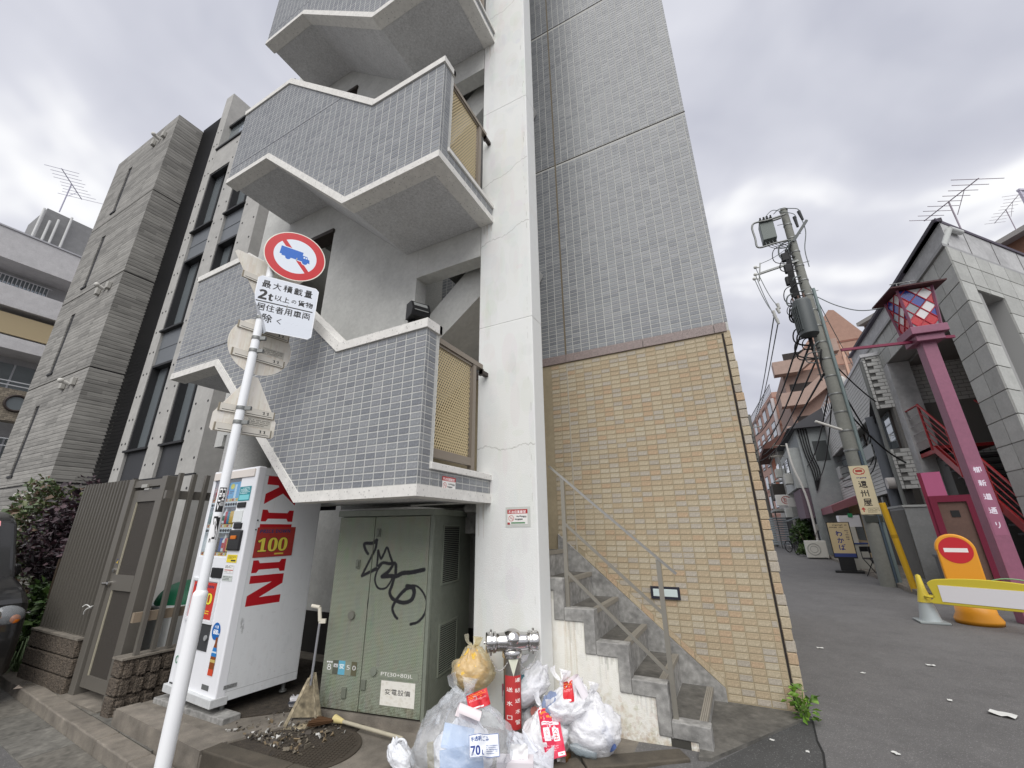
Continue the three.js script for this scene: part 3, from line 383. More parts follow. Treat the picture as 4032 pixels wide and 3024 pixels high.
{ // entrance steps between pillar and end wall
  const st = obj('entrance_stair', bb(-2.6, -.43, -.3, .06, -4.29, -3.5), M.concreteGrey, B);
  const nx = (i) => -.404 - .238 * i, ny = (i) => .111 + .206 * i;
  for (let i = 0; i < 8; i++) {
    const s = obj('step', bb(nx(i) - .29, nx(i) - .006, ny(i) - .25, ny(i) - .006, -4.293, -3.5), M.concreteGrey, st);
    obj('tread', bb(nx(i) - .235, nx(i) - .05, ny(i) - .0059, ny(i), -4.2935, -3.5), M.tread, s);
    obj('nosing', [0, 1, 2, 3].map((q) => bb(nx(i) - .048 + q * .0125, nx(i) - .038 + q * .0125, ny(i) - .03, ny(i) + .003, -4.2925, -3.502)), plain(158, 152, 140, { map: T.mottle }), s);
    obj('capping', [rb(nx(i + 1) + .035, nx(i) + .035, ny(i) - .065, ny(i) + .028, -3.5, -3.398, .008, 1), rb(nx(i) - .05, nx(i) + .0352, ny(i) - (i ? .27 : .3), ny(i) + .0278, -3.499, -3.3975, .008, 1)], M.concreteGrey, st);
  }
  const stain = (c) => { const r = rngOf(15); c.fillStyle = '#e9e7df'; c.fillRect(-3, -1, 4, 4);
    for (let i = 0; i < 900; i++) { c.fillStyle = `rgba(150,135,100,${r() * .05})`; c.beginPath(); c.ellipse(-2 + r() * 2, r() * 1.2, .006 + r() * .03, .01 + r() * .05, 0, 0, 7); c.fill(); }
    for (let i = 0; i < 5; i++) for (let q = 0; q < 46; q++) { const x = nx(i + 1) + .04 + r() * .23, y = ny(i) - .06; const L = .02 + r() * r() * .26; c.fillStyle = r() > .3 ? `rgba(92,90,78,${.03 + r() * .12})` : `rgba(140,122,90,${.02 + r() * .05})`; c.fillRect(x, y - L, .003 + r() * .012, L); }
    for (let q = 0; q < 70; q++) { const x = nx(3) - .22 + r() * .1; c.fillStyle = `rgba(132,108,74,${.02 + r() * .05})`; c.fillRect(x, .75 - r() * .75, .004 + r() * .01, .1 + r() * .3); }
    for (let q = 0; q < 1500; q++) { const x = -2 + r() * 1.7, y = -.03 + r() * r() * .32; c.fillStyle = `rgba(${110 + r() * 40 | 0},${88 + r() * 30 | 0},${50 + r() * 26 | 0},${.03 + r() * .08})`; c.beginPath(); c.ellipse(x, y, .004 + r() * .02, .003 + r() * .014, r() * 3, 0, 7); c.fill(); } };
  const poly = [[-1.9, -.3]]; poly.push([nx(0) + .03, -.3], [nx(0) + .03, .05]); for (let i = 0; i < 5; i++) { poly.push([nx(i) + .03, ny(i) - .01], [nx(i + 1) + .03, ny(i) - .01]); } poly.push([-1.6, 1.1], [-1.9, 1.1]);
  obj('stair_side', prism(poly, -3.5, -3.408), std(0xffffff, { roughness: .9, map: placed(-2.3, -.2, 2, 1.5, 1024, 768, stain), bumpMap: T.fineBump, bumpScale: .003 }), st);
  const sk = [[-1.6, 1.2]]; obj('wall_skirting', prism([[-1.7, -.2], [-.312, -.2], [-.312, .11], [-1.424, 1.056], [-1.7, 1.29]], ZW - .0022, -4.295), M.concreteGrey, st);
  obj('vent_block', bb(-.62, -.5, -.02, .045, -3.41, -3.405), plain(70, 68, 62, { map: T.mottle }), st);
  const z = -3.45, h = obj('handrail', [bar([-1.42, 1.86, z], [-.463, 1.02, z], .02, .018)], M.steel, B);
  for (const [a, b] of [[[-1.298, 1.376, z], [-.582, .754, z]], [[-1.297, 1.007, z], [-.597, .396, z]]]) obj('rail', bar(a, b, .014, .022), M.steelDull, h);
  for (const [x, y0, y1] of [[-1.303, .74, 1.75], [-.58, .13, 1.112]]) obj('post', bb(x - .016, x + .016, y0, y1, z - .008, z + .008), M.steelDull, h);
  structure('stair_apron', slab([[-.45, -3.29], [-.381, -3.309], [.153, -4.157], [.24, -4.285], [.2, -4.325], [-.45, -4.325]], -.1, .02), M.tread, { label: 'worn concrete apron at the foot of the entrance steps', category: 'apron' });
}

// ---------------------------------------------------------------- things on the left: machine, cabinet, signpost, standpipe
function PL(g, px, py, axis, val) { // where the line of sight through a pixel meets a plane of a thing's own frame
  g.updateMatrixWorld(true); const inv = g.matrixWorld.clone().invert(), o = camera.position.clone().applyMatrix4(inv), d = rayOf(px, py).transformDirection(inv), t = (val - o.getComponent(axis)) / d.getComponent(axis); return o.addScaledVector(d, t);
}
function decal(name, g, mat, parent) { return obj(name, g, mat, parent, { uv: true }); }
{ // white drinks vending machine, seen from its right
  const W = .777, D = .679, H = 1.829, g = thing('vending_machine', 'white drinks vending machine with big red letters along its side', 'vending machine', [-3.773, .07, -2.303], -.059);
  const z7 = (x, y) => [650 + x * .603, 1800 + y * .603], F = (x, y) => PL(g, ...z7(x, y), 2, .004), S = (x, y) => PL(g, ...z7(x, y), 0, .002);
  const white = plain(236, 237, 240, { roughness: .34 });
  obj('cabinet', rb(-W + .006, -.0, .02, H - .01, -D, -.07, .012), plain(224, 226, 228, { roughness: .42, map: T.mottle }), g);
  const sideTex = canvasTex(1024, 2048, (c, w, h) => { // print on the side panel, x runs to the back
    c.fillStyle = '#dfe1e2'; c.fillRect(0, 0, w, h); const r = rngOf(4), X = (z) => (-z - .07) / (D - .07) * w, Y = (y) => (1 - y / (H - .03)) * h;
    for (let i = 0; i < 500; i++) { c.fillStyle = `rgba(120,118,110,${r() * .03})`; c.beginPath(); c.ellipse(r() * w, h - r() * r() * h, 3 + r() * 30, 4 + r() * 50, 0, 0, 7); c.fill(); }
    for (let i = 0; i < 60; i++) { c.fillStyle = `rgba(90,84,76,${.1 + r() * .25})`; c.fillRect(r() * w, h * (.86 + r() * .13), 2 + r() * 22, 1 + r() * 3); }
    for (let i = 0; i < 26; i++) { const a = S(500 + (r() - .5) * 22, 1120 + (r() - .5) * 90); c.fillStyle = `rgba(70,70,72,${.04 + r() * .1})`; c.beginPath(); c.ellipse(X(a.z), Y(a.y), 4 + r() * 10, 8 + r() * 26, .2, 0, 7); c.fill(); }
    for (let i = 0; i < 34; i++) { c.strokeStyle = `rgba(96,92,86,${.08 + r() * .2})`; c.lineWidth = .8 + r() * 2; c.beginPath(); const x = r() * w, y = h * (.3 + r() * .68); c.moveTo(x, y); c.lineTo(x + (r() - .4) * 160, y + (r() - .5) * 30); c.stroke(); } for (let i = 0; i < 60; i++) { c.fillStyle = `rgba(110,92,66,${.03 + r() * .08})`; c.fillRect(r() * w, 0, 1 + r() * 5, r() * r() * h * .35); } c.fillStyle = 'rgba(90,90,92,.5)'; c.fillRect(0, h * .035, w, 3); c.fillRect(0, h * .965, w, 3); c.fillRect(w * .985, 0, 3, h);
    const a = S(668, 130), b = S(512, 1052), n = S(742, 985), L = (a.y - b.y) / H * h * 1.0, hgt = X(n.z) - X(b.z); c.save(); c.translate(X(b.z), Y(a.y)); c.rotate(Math.PI / 2); c.fillStyle = '#b3131f'; c.font = '900 400px sans-serif'; c.textBaseline = 'alphabetic';
    let u = 0; const parts = [['K', .27], ['I', .105], ['R', .27], ['I', .105], ['N', .25]]; for (const [ch, k] of parts) { const m = c.measureText(ch), bw = m.actualBoundingBoxLeft + m.actualBoundingBoxRight, bh = m.actualBoundingBoxAscent; c.save(); c.translate(u * L, 0); c.scale(k * .86 * L / bw, hgt / bh); c.fillText(ch, m.actualBoundingBoxLeft, 0); c.restore(); u += k + .0; } c.restore();
  });
  decal('side_panel', quad([.002, .025, -.07], [.002, .025, -D + .004], [.002, H - .012, -D + .004], [.002, H - .012, -.07]), std(0xffffff, { map: sideTex, roughness: .42 }), g);
  // door: frame pieces around the display, poster and pick-up recesses
  const wTR = F(498, 130), wBR = F(388, 640), pTR = F(362, 800), pBL = F(128, 1060), kTR = F(300, 1095), kBL = F(226, 1262);
  const wx0 = -W + .05, wx1 = wTR.x, wy0 = wBR.y - .02, wy1 = wTR.y, d0 = -.08, d1 = .0;
  const door = obj('door', [rb(-W, wx0, .045, H, d0, d1, .01), rb(wx1, 0, .045, H, d0, d1, .014), bb(wx0 - .012, wx1 + .012, wy1, H - .004, d0, d1 - .002), bb(wx0 - .012, wx1 + .012, .05, wy0, d0, d1 - .002)], white, g);
  obj('top_trim', rb(-W + .03, -.04, H - .09, H - .02, d1 - .001, d1 + .012, .004), plain(222, 214, 206, { roughness: .5 }), door);
  obj('kick_plate', rb(-W - .004, .004, 0, .06, -.1, .03, .006), plain(228, 230, 230, { roughness: .4, map: T.mottle }), g);
  obj('display_back', bb(wx0, wx1, wy0, wy1, -.09, -.075), plain(190, 206, 220), g);
  const r = rngOf(8), cols = [[196, 30, 36], [30, 70, 150], [28, 100, 66], [230, 180, 40], [60, 40, 34], [235, 235, 232], [210, 100, 30], [20, 130, 160]], ww = wx1 - wx0, hh = wy1 - wy0;
  const fracs = [[.0, .28], [.345, .61], [.675, .94]];
  fracs.forEach(([f0, f1], row) => {
    const y0 = wy0 + hh * f0, y1 = wy0 + hh * f1, sh = obj('shelf', bb(wx0, wx1, y0 - .035, y0 + .012, -.074, -.012), plain(222, 224, 226, { roughness: .4 }), g);
    decal('price_strip', sheet(ww - .01, .026, (wx0 + wx1) / 2, y0 + .026, -.011), printed(512, 32, (c, w, h) => { c.fillStyle = '#d8a52a'; c.fillRect(0, 0, w, h); for (let k = 0; k < 12; k++) { c.fillStyle = ['#c2301e', '#fff', '#f3e25a'][k % 3]; c.fillRect(k * 43 + 3, 5, 34, 22); c.fillStyle = '#222'; c.font = 'bold 18px sans-serif'; c.fillText('100', k * 43 + 4, 23); } }), sh);
    const n = 11; for (let k = 0; k < n; k++) {
      const x = wx0 + ww * (k + .5) / n, tall = row === 2 || r() > .6, h = (y1 - y0) * (tall ? .8 : .62), c = cols[(r() * cols.length) | 0], b = obj(tall ? 'bottle' : 'can', lathe(tall ? [[0, 0], [.022, 0], [.024, h * .1], [.024, h * .6], [.011, h * .82], [.011, h], [0, h]] : [[0, 0], [.022, .004], [.025, .012], [.025, h - .012], [.021, h], [0, h]], 14).translate(x, y0 + .04, -.045), plain(...c, { roughness: .3 }), sh);
      if (tall) obj('label', cyl(.0247, .0247, h * .3, x, y0 + .04 + h * .22, -.045, 14), plain(...cols[(r() * cols.length) | 0], { roughness: .4 }), b);
      obj('button', [cyl(.012, .012, .008, 0, 0, 0, 12).rotateX(Math.PI / 2).translate(x, y0 - .014, -.013)], plain(56, 56, 60), sh);
    }
  });
  obj('display_glass', bb(wx0, wx1, wy0 + .02, wy1, -.008, -.005), new THREE.MeshPhysicalMaterial({ transmission: 1, roughness: .03, thickness: 0, color: 0xf4f8fa }), g);
  const poster = printed(256, 320, (c, w, h) => { c.fillStyle = '#5fb0dd'; c.fillRect(0, 0, w, h); c.fillStyle = '#d8ecf6'; c.fillRect(w * .5, 40, 46, 250); c.fillStyle = '#f0de3c'; c.beginPath(); c.arc(70, 70, 46, 0, 7); c.fill(); c.fillStyle = '#25507e'; c.fillRect(30, 150, 80, 14); c.fillRect(30, 176, 60, 12); });
  decal('display_poster', sheet(ww * .42, hh * .25, wx1 - ww * .22, wy0 + hh * .82, -.012), poster, g);
  const put = (name, a, b, mat, z = .003) => { const A = F(...a), Bq = F(...b); return decal(name, sheet(Math.abs(Bq.x - A.x), Math.abs(A.y - Bq.y), (A.x + Bq.x) / 2, (A.y + Bq.y) / 2, d1 + z), mat, door); };
  const lump = (name, a, b, mat, t = .012, rr = .006) => { const A = F(...a), Bq = F(...b); return obj(name, rb(Math.min(A.x, Bq.x), Math.max(A.x, Bq.x), Math.min(A.y, Bq.y), Math.max(A.y, Bq.y), d1 - .004, d1 + t, rr), mat, door); };
  put('sticker', [492, 195], [547, 282], printed(128, 192, (c, w, h) => { c.fillStyle = '#2c8c96'; c.fillRect(0, 0, w, h); smallPrint(c, 10, 12, 108, 90, 5, '#e8f4f4', 3); c.fillStyle = '#7fd0d6'; c.fillRect(8, 112, 112, 66); }));
  lump('price_display', [478, 296], [523, 328], M.black); lump('card_reader', [458, 348], [496, 425], plain(222, 226, 224, { roughness: .3 })); lump('coin_slot', [457, 430], [497, 466], M.black, .016); lump('return_lever', [432, 476], [484, 612], plain(26, 26, 28, { roughness: .3 }), .02, .012); lump('lever_knob', [446, 512], [474, 536], plain(206, 112, 30), .03, .006);
  put('sticker', [408, 636], [462, 690], printed(128, 96, (c, w, h) => { c.fillStyle = '#ecd436'; c.fillRect(0, 0, w, h); smallPrint(c, 10, 10, 106, 40, 3, '#554a1a', 7); c.fillStyle = '#333'; c.fillRect(56, 62, 60, 20); }));
  put('sticker', [392, 700], [440, 760], printed(96, 128, (c, w, h) => { c.fillStyle = '#e9e9e6'; c.fillRect(0, 0, w, h); smallPrint(c, 8, 10, 80, 44, 3, '#555', 5); c.fillStyle = '#b8524c'; c.fillRect(4, 76, 88, 14); smallPrint(c, 8, 100, 80, 18, 1, '#666', 5); }));
  put('sticker', [376, 770], [432, 812], printed(96, 64, (c, w, h) => { c.fillStyle = '#c9cfca'; c.fillRect(0, 0, w, h); smallPrint(c, 6, 8, 84, 50, 3, '#555', 9); }));
  lump('note_slot', [312, 720], [364, 792], M.black, .012);
  const fr = obj('poster_frame', [[pBL.x, pTR.x, pTR.y - .02, pTR.y], [pBL.x, pTR.x, pBL.y, pBL.y + .02], [pBL.x, pBL.x + .02, pBL.y, pTR.y], [pTR.x - .02, pTR.x, pBL.y, pTR.y]].map(([a, b, c, d], i) => bb(a, b, c + (i > 1 ? .02 : 0), d - (i > 1 ? .02 : 0), d1 - .004, d1 + .012)), plain(226, 228, 230, { roughness: .3 }), door);
  decal('poster', sheet(pTR.x - pBL.x - .06, pTR.y - pBL.y - .06, (pBL.x + pTR.x) / 2, (pBL.y + pTR.y) / 2, d1 + .004), printed(256, 320, (c, w, h) => { c.fillStyle = '#c8372c'; c.fillRect(0, 0, w, h); c.fillStyle = '#26345e'; c.font = '900 34px sans-serif'; c.fillText('PRICE DOWN', 16, 50); c.fillStyle = '#f2dc3e'; c.strokeStyle = '#3a2a16'; c.lineWidth = 8; c.font = '900 130px serif'; c.strokeText('100', 12, 190); c.fillText('100', 12, 190); smallPrint(c, 30, 240, 190, 60, 3, '#f2dc3e', 4); }), fr);
  obj('pickup_flap', bb(kBL.x - .28, kTR.x, kBL.y, kTR.y, d1 - .02, d1 - .012 + .016), plain(66, 68, 70, { roughness: .35 }), door);
  obj('pickup_handle', cyl(.02, .02, .01, 0, 0, 0, 16).rotateX(Math.PI / 2).translate(kTR.x - .03, (kBL.y + kTR.y) / 2, d1 + .008), plain(150, 152, 152), door);
  { const A = F(298, 1065), Bq = F(368, 1212); const cx = (A.x + Bq.x) / 2, cy = (A.y + Bq.y) / 2, rr = Math.abs(A.y - Bq.y) / 2;
    decal('round_sticker', new THREE.CircleGeometry(rr * .9, 36).translate(cx, cy, d1 + .0035), printed(256, 256, (c, w, h) => { c.fillStyle = '#1566b0'; c.fillRect(0, 0, w, h); write(c, '大容量', 62, 44, 40, { color: '#fff', width: .11 }); c.fillStyle = '#fff'; c.font = '900 92px sans-serif'; c.textAlign = 'center'; c.fillText('600', 122, 172); c.font = '900 34px sans-serif'; c.fillText('ml', 226, 172); }), door);
    const b0 = F(300, 1430), b1 = F(330, 1175), bw = .075; decal('bottle_sticker', new THREE.ShapeGeometry(new THREE.Shape([[-.5, 0], [.5, 0], [.5, .55], [.3, .75], [.18, .85], [.18, 1], [-.18, 1], [-.18, .85], [-.3, .75], [-.5, .55]].map(([x, y]) => new THREE.Vector2((b0.x + b1.x) / 2 + x * bw, mix(b0.y, b1.y, y))))).translate(0, 0, d1 + .005), (() => { const t = canvasTex(64, 256, (c, w, h) => { c.fillStyle = '#8a4a1e'; c.fillRect(0, 0, w, h); c.fillStyle = '#2f7fc4'; c.fillRect(0, 70, w, 60); c.fillStyle = '#d9e6ee'; c.fillRect(0, 96, w, 10); c.fillStyle = '#c8b36a'; c.fillRect(0, 150, w, 20); c.fillStyle = '#cf4a2a'; c.fillRect(0, 214, w, 42); }); t.repeat.set(1 / bw, 1 / (b1.y - b0.y)); t.offset.set(-((b0.x + b1.x) / 2 - bw / 2) / bw, -b0.y / (b1.y - b0.y)); return std(0xffffff, { map: t, roughness: .4 }); })(), door);
    const o0 = F(62, 1355), o1 = F(92, 1285); decal('recycle_mark', new THREE.RingGeometry(.018, .03, 24).translate((o0.x + o1.x) / 2, (o0.y + o1.y) / 2, d1 + .003), plain(110, 150, 128), door);
    put('rating_label', [240, 1480], [277, 1530], plain(96, 98, 98)); put('rating_label', [28, 1465], [60, 1490], plain(46, 46, 48)); }
  { const a = S(604, 456), b = S(852, 462), c2 = S(822, 652), d2 = S(570, 650), y0 = (d2.y + c2.y) / 2, y1 = (a.y + b.y) / 2, z0 = (a.z + d2.z) / 2, z1 = (b.z + c2.z) / 2;
    decal('price_sign', quad([.0055, y0, z0], [.0055, y0 + .004, z1], [.0055, y1 + .004, z1], [.0055, y1, z0]), printed(512, 400, (c, w, h) => { c.fillStyle = '#a5352f'; c.fillRect(0, 0, w, h); const r2 = rngOf(9); for (let i = 0; i < 200; i++) { c.fillStyle = `rgba(60,20,20,${r2() * .08})`; c.fillRect(r2() * w, r2() * h, r2() * 60, r2() * 40); } c.fillStyle = '#2f3a66'; c.font = '900 66px sans-serif'; c.fillText('PRICE DOWN', 34, 78); c.fillStyle = '#e0cf52'; c.strokeStyle = '#3b1c18'; c.lineWidth = 14; c.font = '900 240px serif'; c.strokeText('100', 30, 322); c.fillText('100', 30, 322); c.fillStyle = '#d8c24a'; c.fillRect(270, 352, 120, 20); }), g);
    for (const [x, y] of [[604, 412], [592, 473]]) { const q = S(x, y); obj('screw', cyl(.006, .006, .005, 0, 0, 0, 10).rotateZ(-Math.PI / 2).translate(.003, q.y, q.z), M.black, g); }
    const m = S(425, 1495); decal('data_plate', quad([.0045, m.y - .014, m.z + .05], [.0045, m.y - .014, m.z - .05], [.0045, m.y + .014, m.z - .05], [.0045, m.y + .014, m.z + .05]), printed(128, 48, (c, w, h) => { c.fillStyle = '#8b8d8c'; c.fillRect(0, 0, w, h); smallPrint(c, 6, 6, 116, 36, 3, '#444', 2); }), g); }
  for (const [x, z] of [[-.06, -.1], [-W + .06, -.1], [-.06, -D + .08], [-W + .06, -D + .08]]) obj('foot', [cyl(.016, .016, .06, x, -.05, z, 10), cyl(.03, .03, .012, x, -.056, z, 14)], M.galv, g);
}
{ // grey green electricity cabinet with graffiti
  const W = .915, D = .756, H = 1.454, g = thing('electricity_cabinet', 'grey green steel electricity cabinet with black graffiti on its doors', 'cabinet', [-2.217, .048, -2.884], .171);
  const z6 = (x, y) => [1200 + x * .36166, 1950 + y * .36166], F = (x, y) => PL(g, ...z6(x, y), 2, .02), col = [142, 148, 134];
  const emboss = dataTex(64, 64, (u, v) => { const k = v * 4, r = Math.floor(k), a = Math.abs(((u * 2 + (r % 2) * .5) % 1) - .5), b = Math.abs((k % 1) - .5); return sstep(.44, .2, Math.hypot(a * .8, b * 1.1)); }, { size: .036, sizeY: .036, color: false });
  const met = plain(...col, { roughness: .55, metalness: .1, map: T.mottle }), embossed = { bumpMap: emboss, bumpScale: .0035, roughness: .55 };
  obj('housing', bb(-W, 0, 0, H - .05, -D, -.02), plain(...col, { map: T.mottle, ...embossed }), g);
  obj('lid', rb(-W - .015, .015, H - .05, H, -D - .01, .03, .004), met, g);
  const paint = placed(-W, 0, W, H - .06, 1024, 1536, (c) => {
    c.fillStyle = '#8e9483'; c.fillRect(-2, -1, 4, 4); const r = rngOf(91);
    for (let i = 0; i < 900; i++) { c.fillStyle = `rgba(${60 + r() * 120 | 0},${70 + r() * 110 | 0},${60 + r() * 90 | 0},${r() * .05})`; c.beginPath(); c.ellipse(-W + r() * W, r() * H, .005 + r() * .03, .01 + r() * .09, 0, 0, 7); c.fill(); }
    for (let i = 0; i < 500; i++) { c.fillStyle = `rgba(70,62,46,${r() * .14})`; c.beginPath(); c.ellipse(-W + r() * W, r() * r() * .2, .003 + r() * .012, .003 + r() * .02, 0, 0, 7); c.fill(); }
    const strokeLine = (pts, w0, w1) => { const P2 = pts.map(([x, y]) => { const q = F(x, y); return [q.x, q.y]; }); const cv = new THREE.CatmullRomCurve3(P2.map(([x, y]) => V(x, y, 0)), false, 'centripetal'), n = 220; for (let k = 0; k <= n; k++) { const p = cv.getPoint(k / n), w = mix(w0, w1, k / n) * (.85 + r() * .25); c.fillStyle = 'rgba(30,30,32,.28)'; c.beginPath(); c.arc(p.x, p.y, w * .5, 0, 7); c.fill(); c.fillStyle = 'rgba(26,26,28,.75)'; c.beginPath(); c.arc(p.x, p.y, w * .36, 0, 7); c.fill(); for (let q = 0; q < 4; q++) { const a = r() * 6.28, dd = w * (.45 + r() * .35); c.fillStyle = 'rgba(30,30,32,.25)'; c.beginPath(); c.arc(p.x + Math.cos(a) * dd, p.y + Math.sin(a) * dd, .0013, 0, 7); c.fill(); } } };
    strokeLine([[690, 640], [660, 590], [650, 530], [740, 520], [785, 490]], .02, .028); strokeLine([[785, 490], [770, 580], [720, 680], [660, 800], [620, 880]], .022, .018); strokeLine([[620, 880], [690, 845], [780, 800]], .018, .026);
    strokeLine([[785, 770], [795, 680], [800, 600], [830, 690], [860, 640], [895, 570], [930, 660], [960, 745]], .018, .02); strokeLine([[800, 770], [850, 735], [920, 745], [985, 745], [990, 850]], .02, .026);
    strokeLine([[850, 880], [920, 820], [960, 760]], .028, .018); strokeLine([[840, 885], [920, 880], [1000, 880], [1060, 850], [1160, 840], [1300, 810]], .032, .032); strokeLine([[840, 745], [785, 830], [765, 930], [800, 1010], [880, 1010], [940, 930], [960, 880]], .018, .014);
    strokeLine([[980, 880], [950, 980], [925, 1060], [950, 1120], [1000, 1150], [1080, 1170], [1160, 1140], [1190, 1070], [1180, 1010], [1110, 990]], .024, .034); strokeLine([[1190, 1000], [1120, 1010], [1050, 1070], [990, 1150], [955, 1230], [980, 1310], [1010, 1345]], .03, .018); strokeLine([[1110, 985], [1220, 990], [1300, 1080], [1330, 1190], [1300, 1300], [1230, 1380], [1150, 1405]], .014, .02);
  });
  const doorMat = std(0xffffff, { map: paint, ...embossed }), sx = F(712, 900).x;
  const dl = obj('door', rb(-W + .004, sx - .003, .012, H - .056, -.03, .02, .004, 1), doorMat, g), dr = obj('door', rb(sx + .003, -.03, .012, H - .056, -.03, .02, .004, 1), doorMat, g);
  obj('hinge_post', rb(-.028, 0, .0, H - .05, -.03, .016, .003, 1), met, g);
  const knob = (x, y, par, r0 = .032) => { const q = F(x, y); obj('lock', cyl(r0, r0 * .9, .018, 0, 0, 0, 20).rotateX(Math.PI / 2).translate(q.x, q.y, .02), plain(112, 112, 102, { roughness: .5 }), par); }; knob(515, 1305, dl); { const q = F(1100, 2262); }
  const handle = (x, y, par) => { const q = F(x, y); obj('latch', [rb(q.x - .02, q.x + .02, q.y - .034, q.y + .034, .018, .03, .004, 1), rb(q.x - .012, q.x + .012, q.y - .022, q.y + .022, .028, .04, .004, 1)], plain(104, 108, 96, { roughness: .5 }), par); }; handle(808, 408, dr); handle(585, 748, dl);
  const z1 = (x, y) => PL(g, 600 + x * .4973, 2200 + y * .4973, 2, .02); for (const [x, y, p] of [[1675, 995, dr], [1520, 1060, dl]]) { const q = z1(x, y); obj('latch', rb(q.x - .02, q.x + .02, q.y - .034, q.y + .034, .018, .034, .004, 1), plain(108, 112, 100, { roughness: .5 }), p); }
  { const q = z1(1755, 890); obj('lock_cover', cyl(.03, .027, .014, 0, 0, 0, 20).rotateX(Math.PI / 2).translate(q.x, q.y, .02), met, dr); }
  const text = (a, b, w, h, draw, par) => { const A = z1(...a), C = z1(...b); return decal('lettering', sheet(C.x - A.x, A.y - C.y, (A.x + C.x) / 2, (A.y + C.y) / 2, .0225), printed(w, h, draw), par); };
  text([1380, 795], [1612, 930], 512, 256, (c, w, h) => { c.fillStyle = '#878d7d'; c.fillRect(0, 0, w, h); c.fillStyle = '#eee'; for (let k = 0; k < 3; k++) { c.beginPath(); c.arc(28 + k * 34, 40, 15, 0, 7); c.fill(); } c.lineWidth = 12; c.strokeStyle = '#eee'; c.beginPath(); c.arc(60, 106, 22, 0, 7); c.stroke(); c.beginPath(); c.arc(60, 156, 28, 0, 7); c.stroke(); c.fillStyle = '#595c50'; c.fillRect(118, 0, 92, 256); write(c, '四', 132, 60, 70, { color: '#eee', width: .14 }); c.fillStyle = '#65acc4'; c.fillRect(212, 0, 110, 256); write(c, '変', 222, 56, 90, { color: '#e6f0f0', width: .13 }); c.fillStyle = '#5f5c46'; c.fillRect(424, 0, 88, 256); c.fillStyle = '#eee'; c.font = '110px sans-serif'; c.fillText('5', 344, 152); c.fillText('0', 440, 152); }, dl);
  text([1800, 880], [2105, 970], 512, 128, (c, w, h) => { c.fillStyle = '#858b7b'; c.fillRect(0, 0, w, h); c.fillStyle = '#eceae4'; c.font = '86px sans-serif'; c.fillText('PT(30+80)L', 14, 92, 484); }, dr);
  text([1815, 960], [2072, 1190], 512, 400, (c, w, h) => { c.fillStyle = '#e4e1d8'; c.fillRect(0, 0, w, h); const r = rngOf(3); for (let i = 0; i < 140; i++) { c.fillStyle = `rgba(150,140,110,${r() * .12})`; c.beginPath(); c.arc(r() * w, r() * h, r() * 26, 0, 7); c.fill(); } write(c, '変電設備', 62, 130, 92, { color: '#2b2b2b', width: .085, gap: .06, stretch: 1 }); }, dr);
  const vents = [[.86, 1.33], [.22, .58]];
  for (const [y0, y1] of vents) { const v = obj('vent', [bb(.0, .008, y0, y0 + .015, -.5, -.16), bb(.0, .008, y1 - .015, y1, -.5, -.16), bb(.0, .008, y0 + .015, y1 - .015, -.175, -.16), bb(.0, .008, y0 + .015, y1 - .015, -.5, -.485)], met, g); obj('vent_opening', bb(-.001, .0015, y0 + .015, y1 - .015, -.486, -.174), plain(22, 22, 20), v); for (let y = y0 + .022; y < y1 - .02; y += .0155) obj('slat', bb(-.003, .003, -.0012, .0012, -.486, -.174).rotateZ(-.6).translate(.004, y + .004, 0), met, v); }
  obj('base', bb(-W - .03, .03, -.075, -.001, -D - .02, .035), M.concreteOld, g);
}

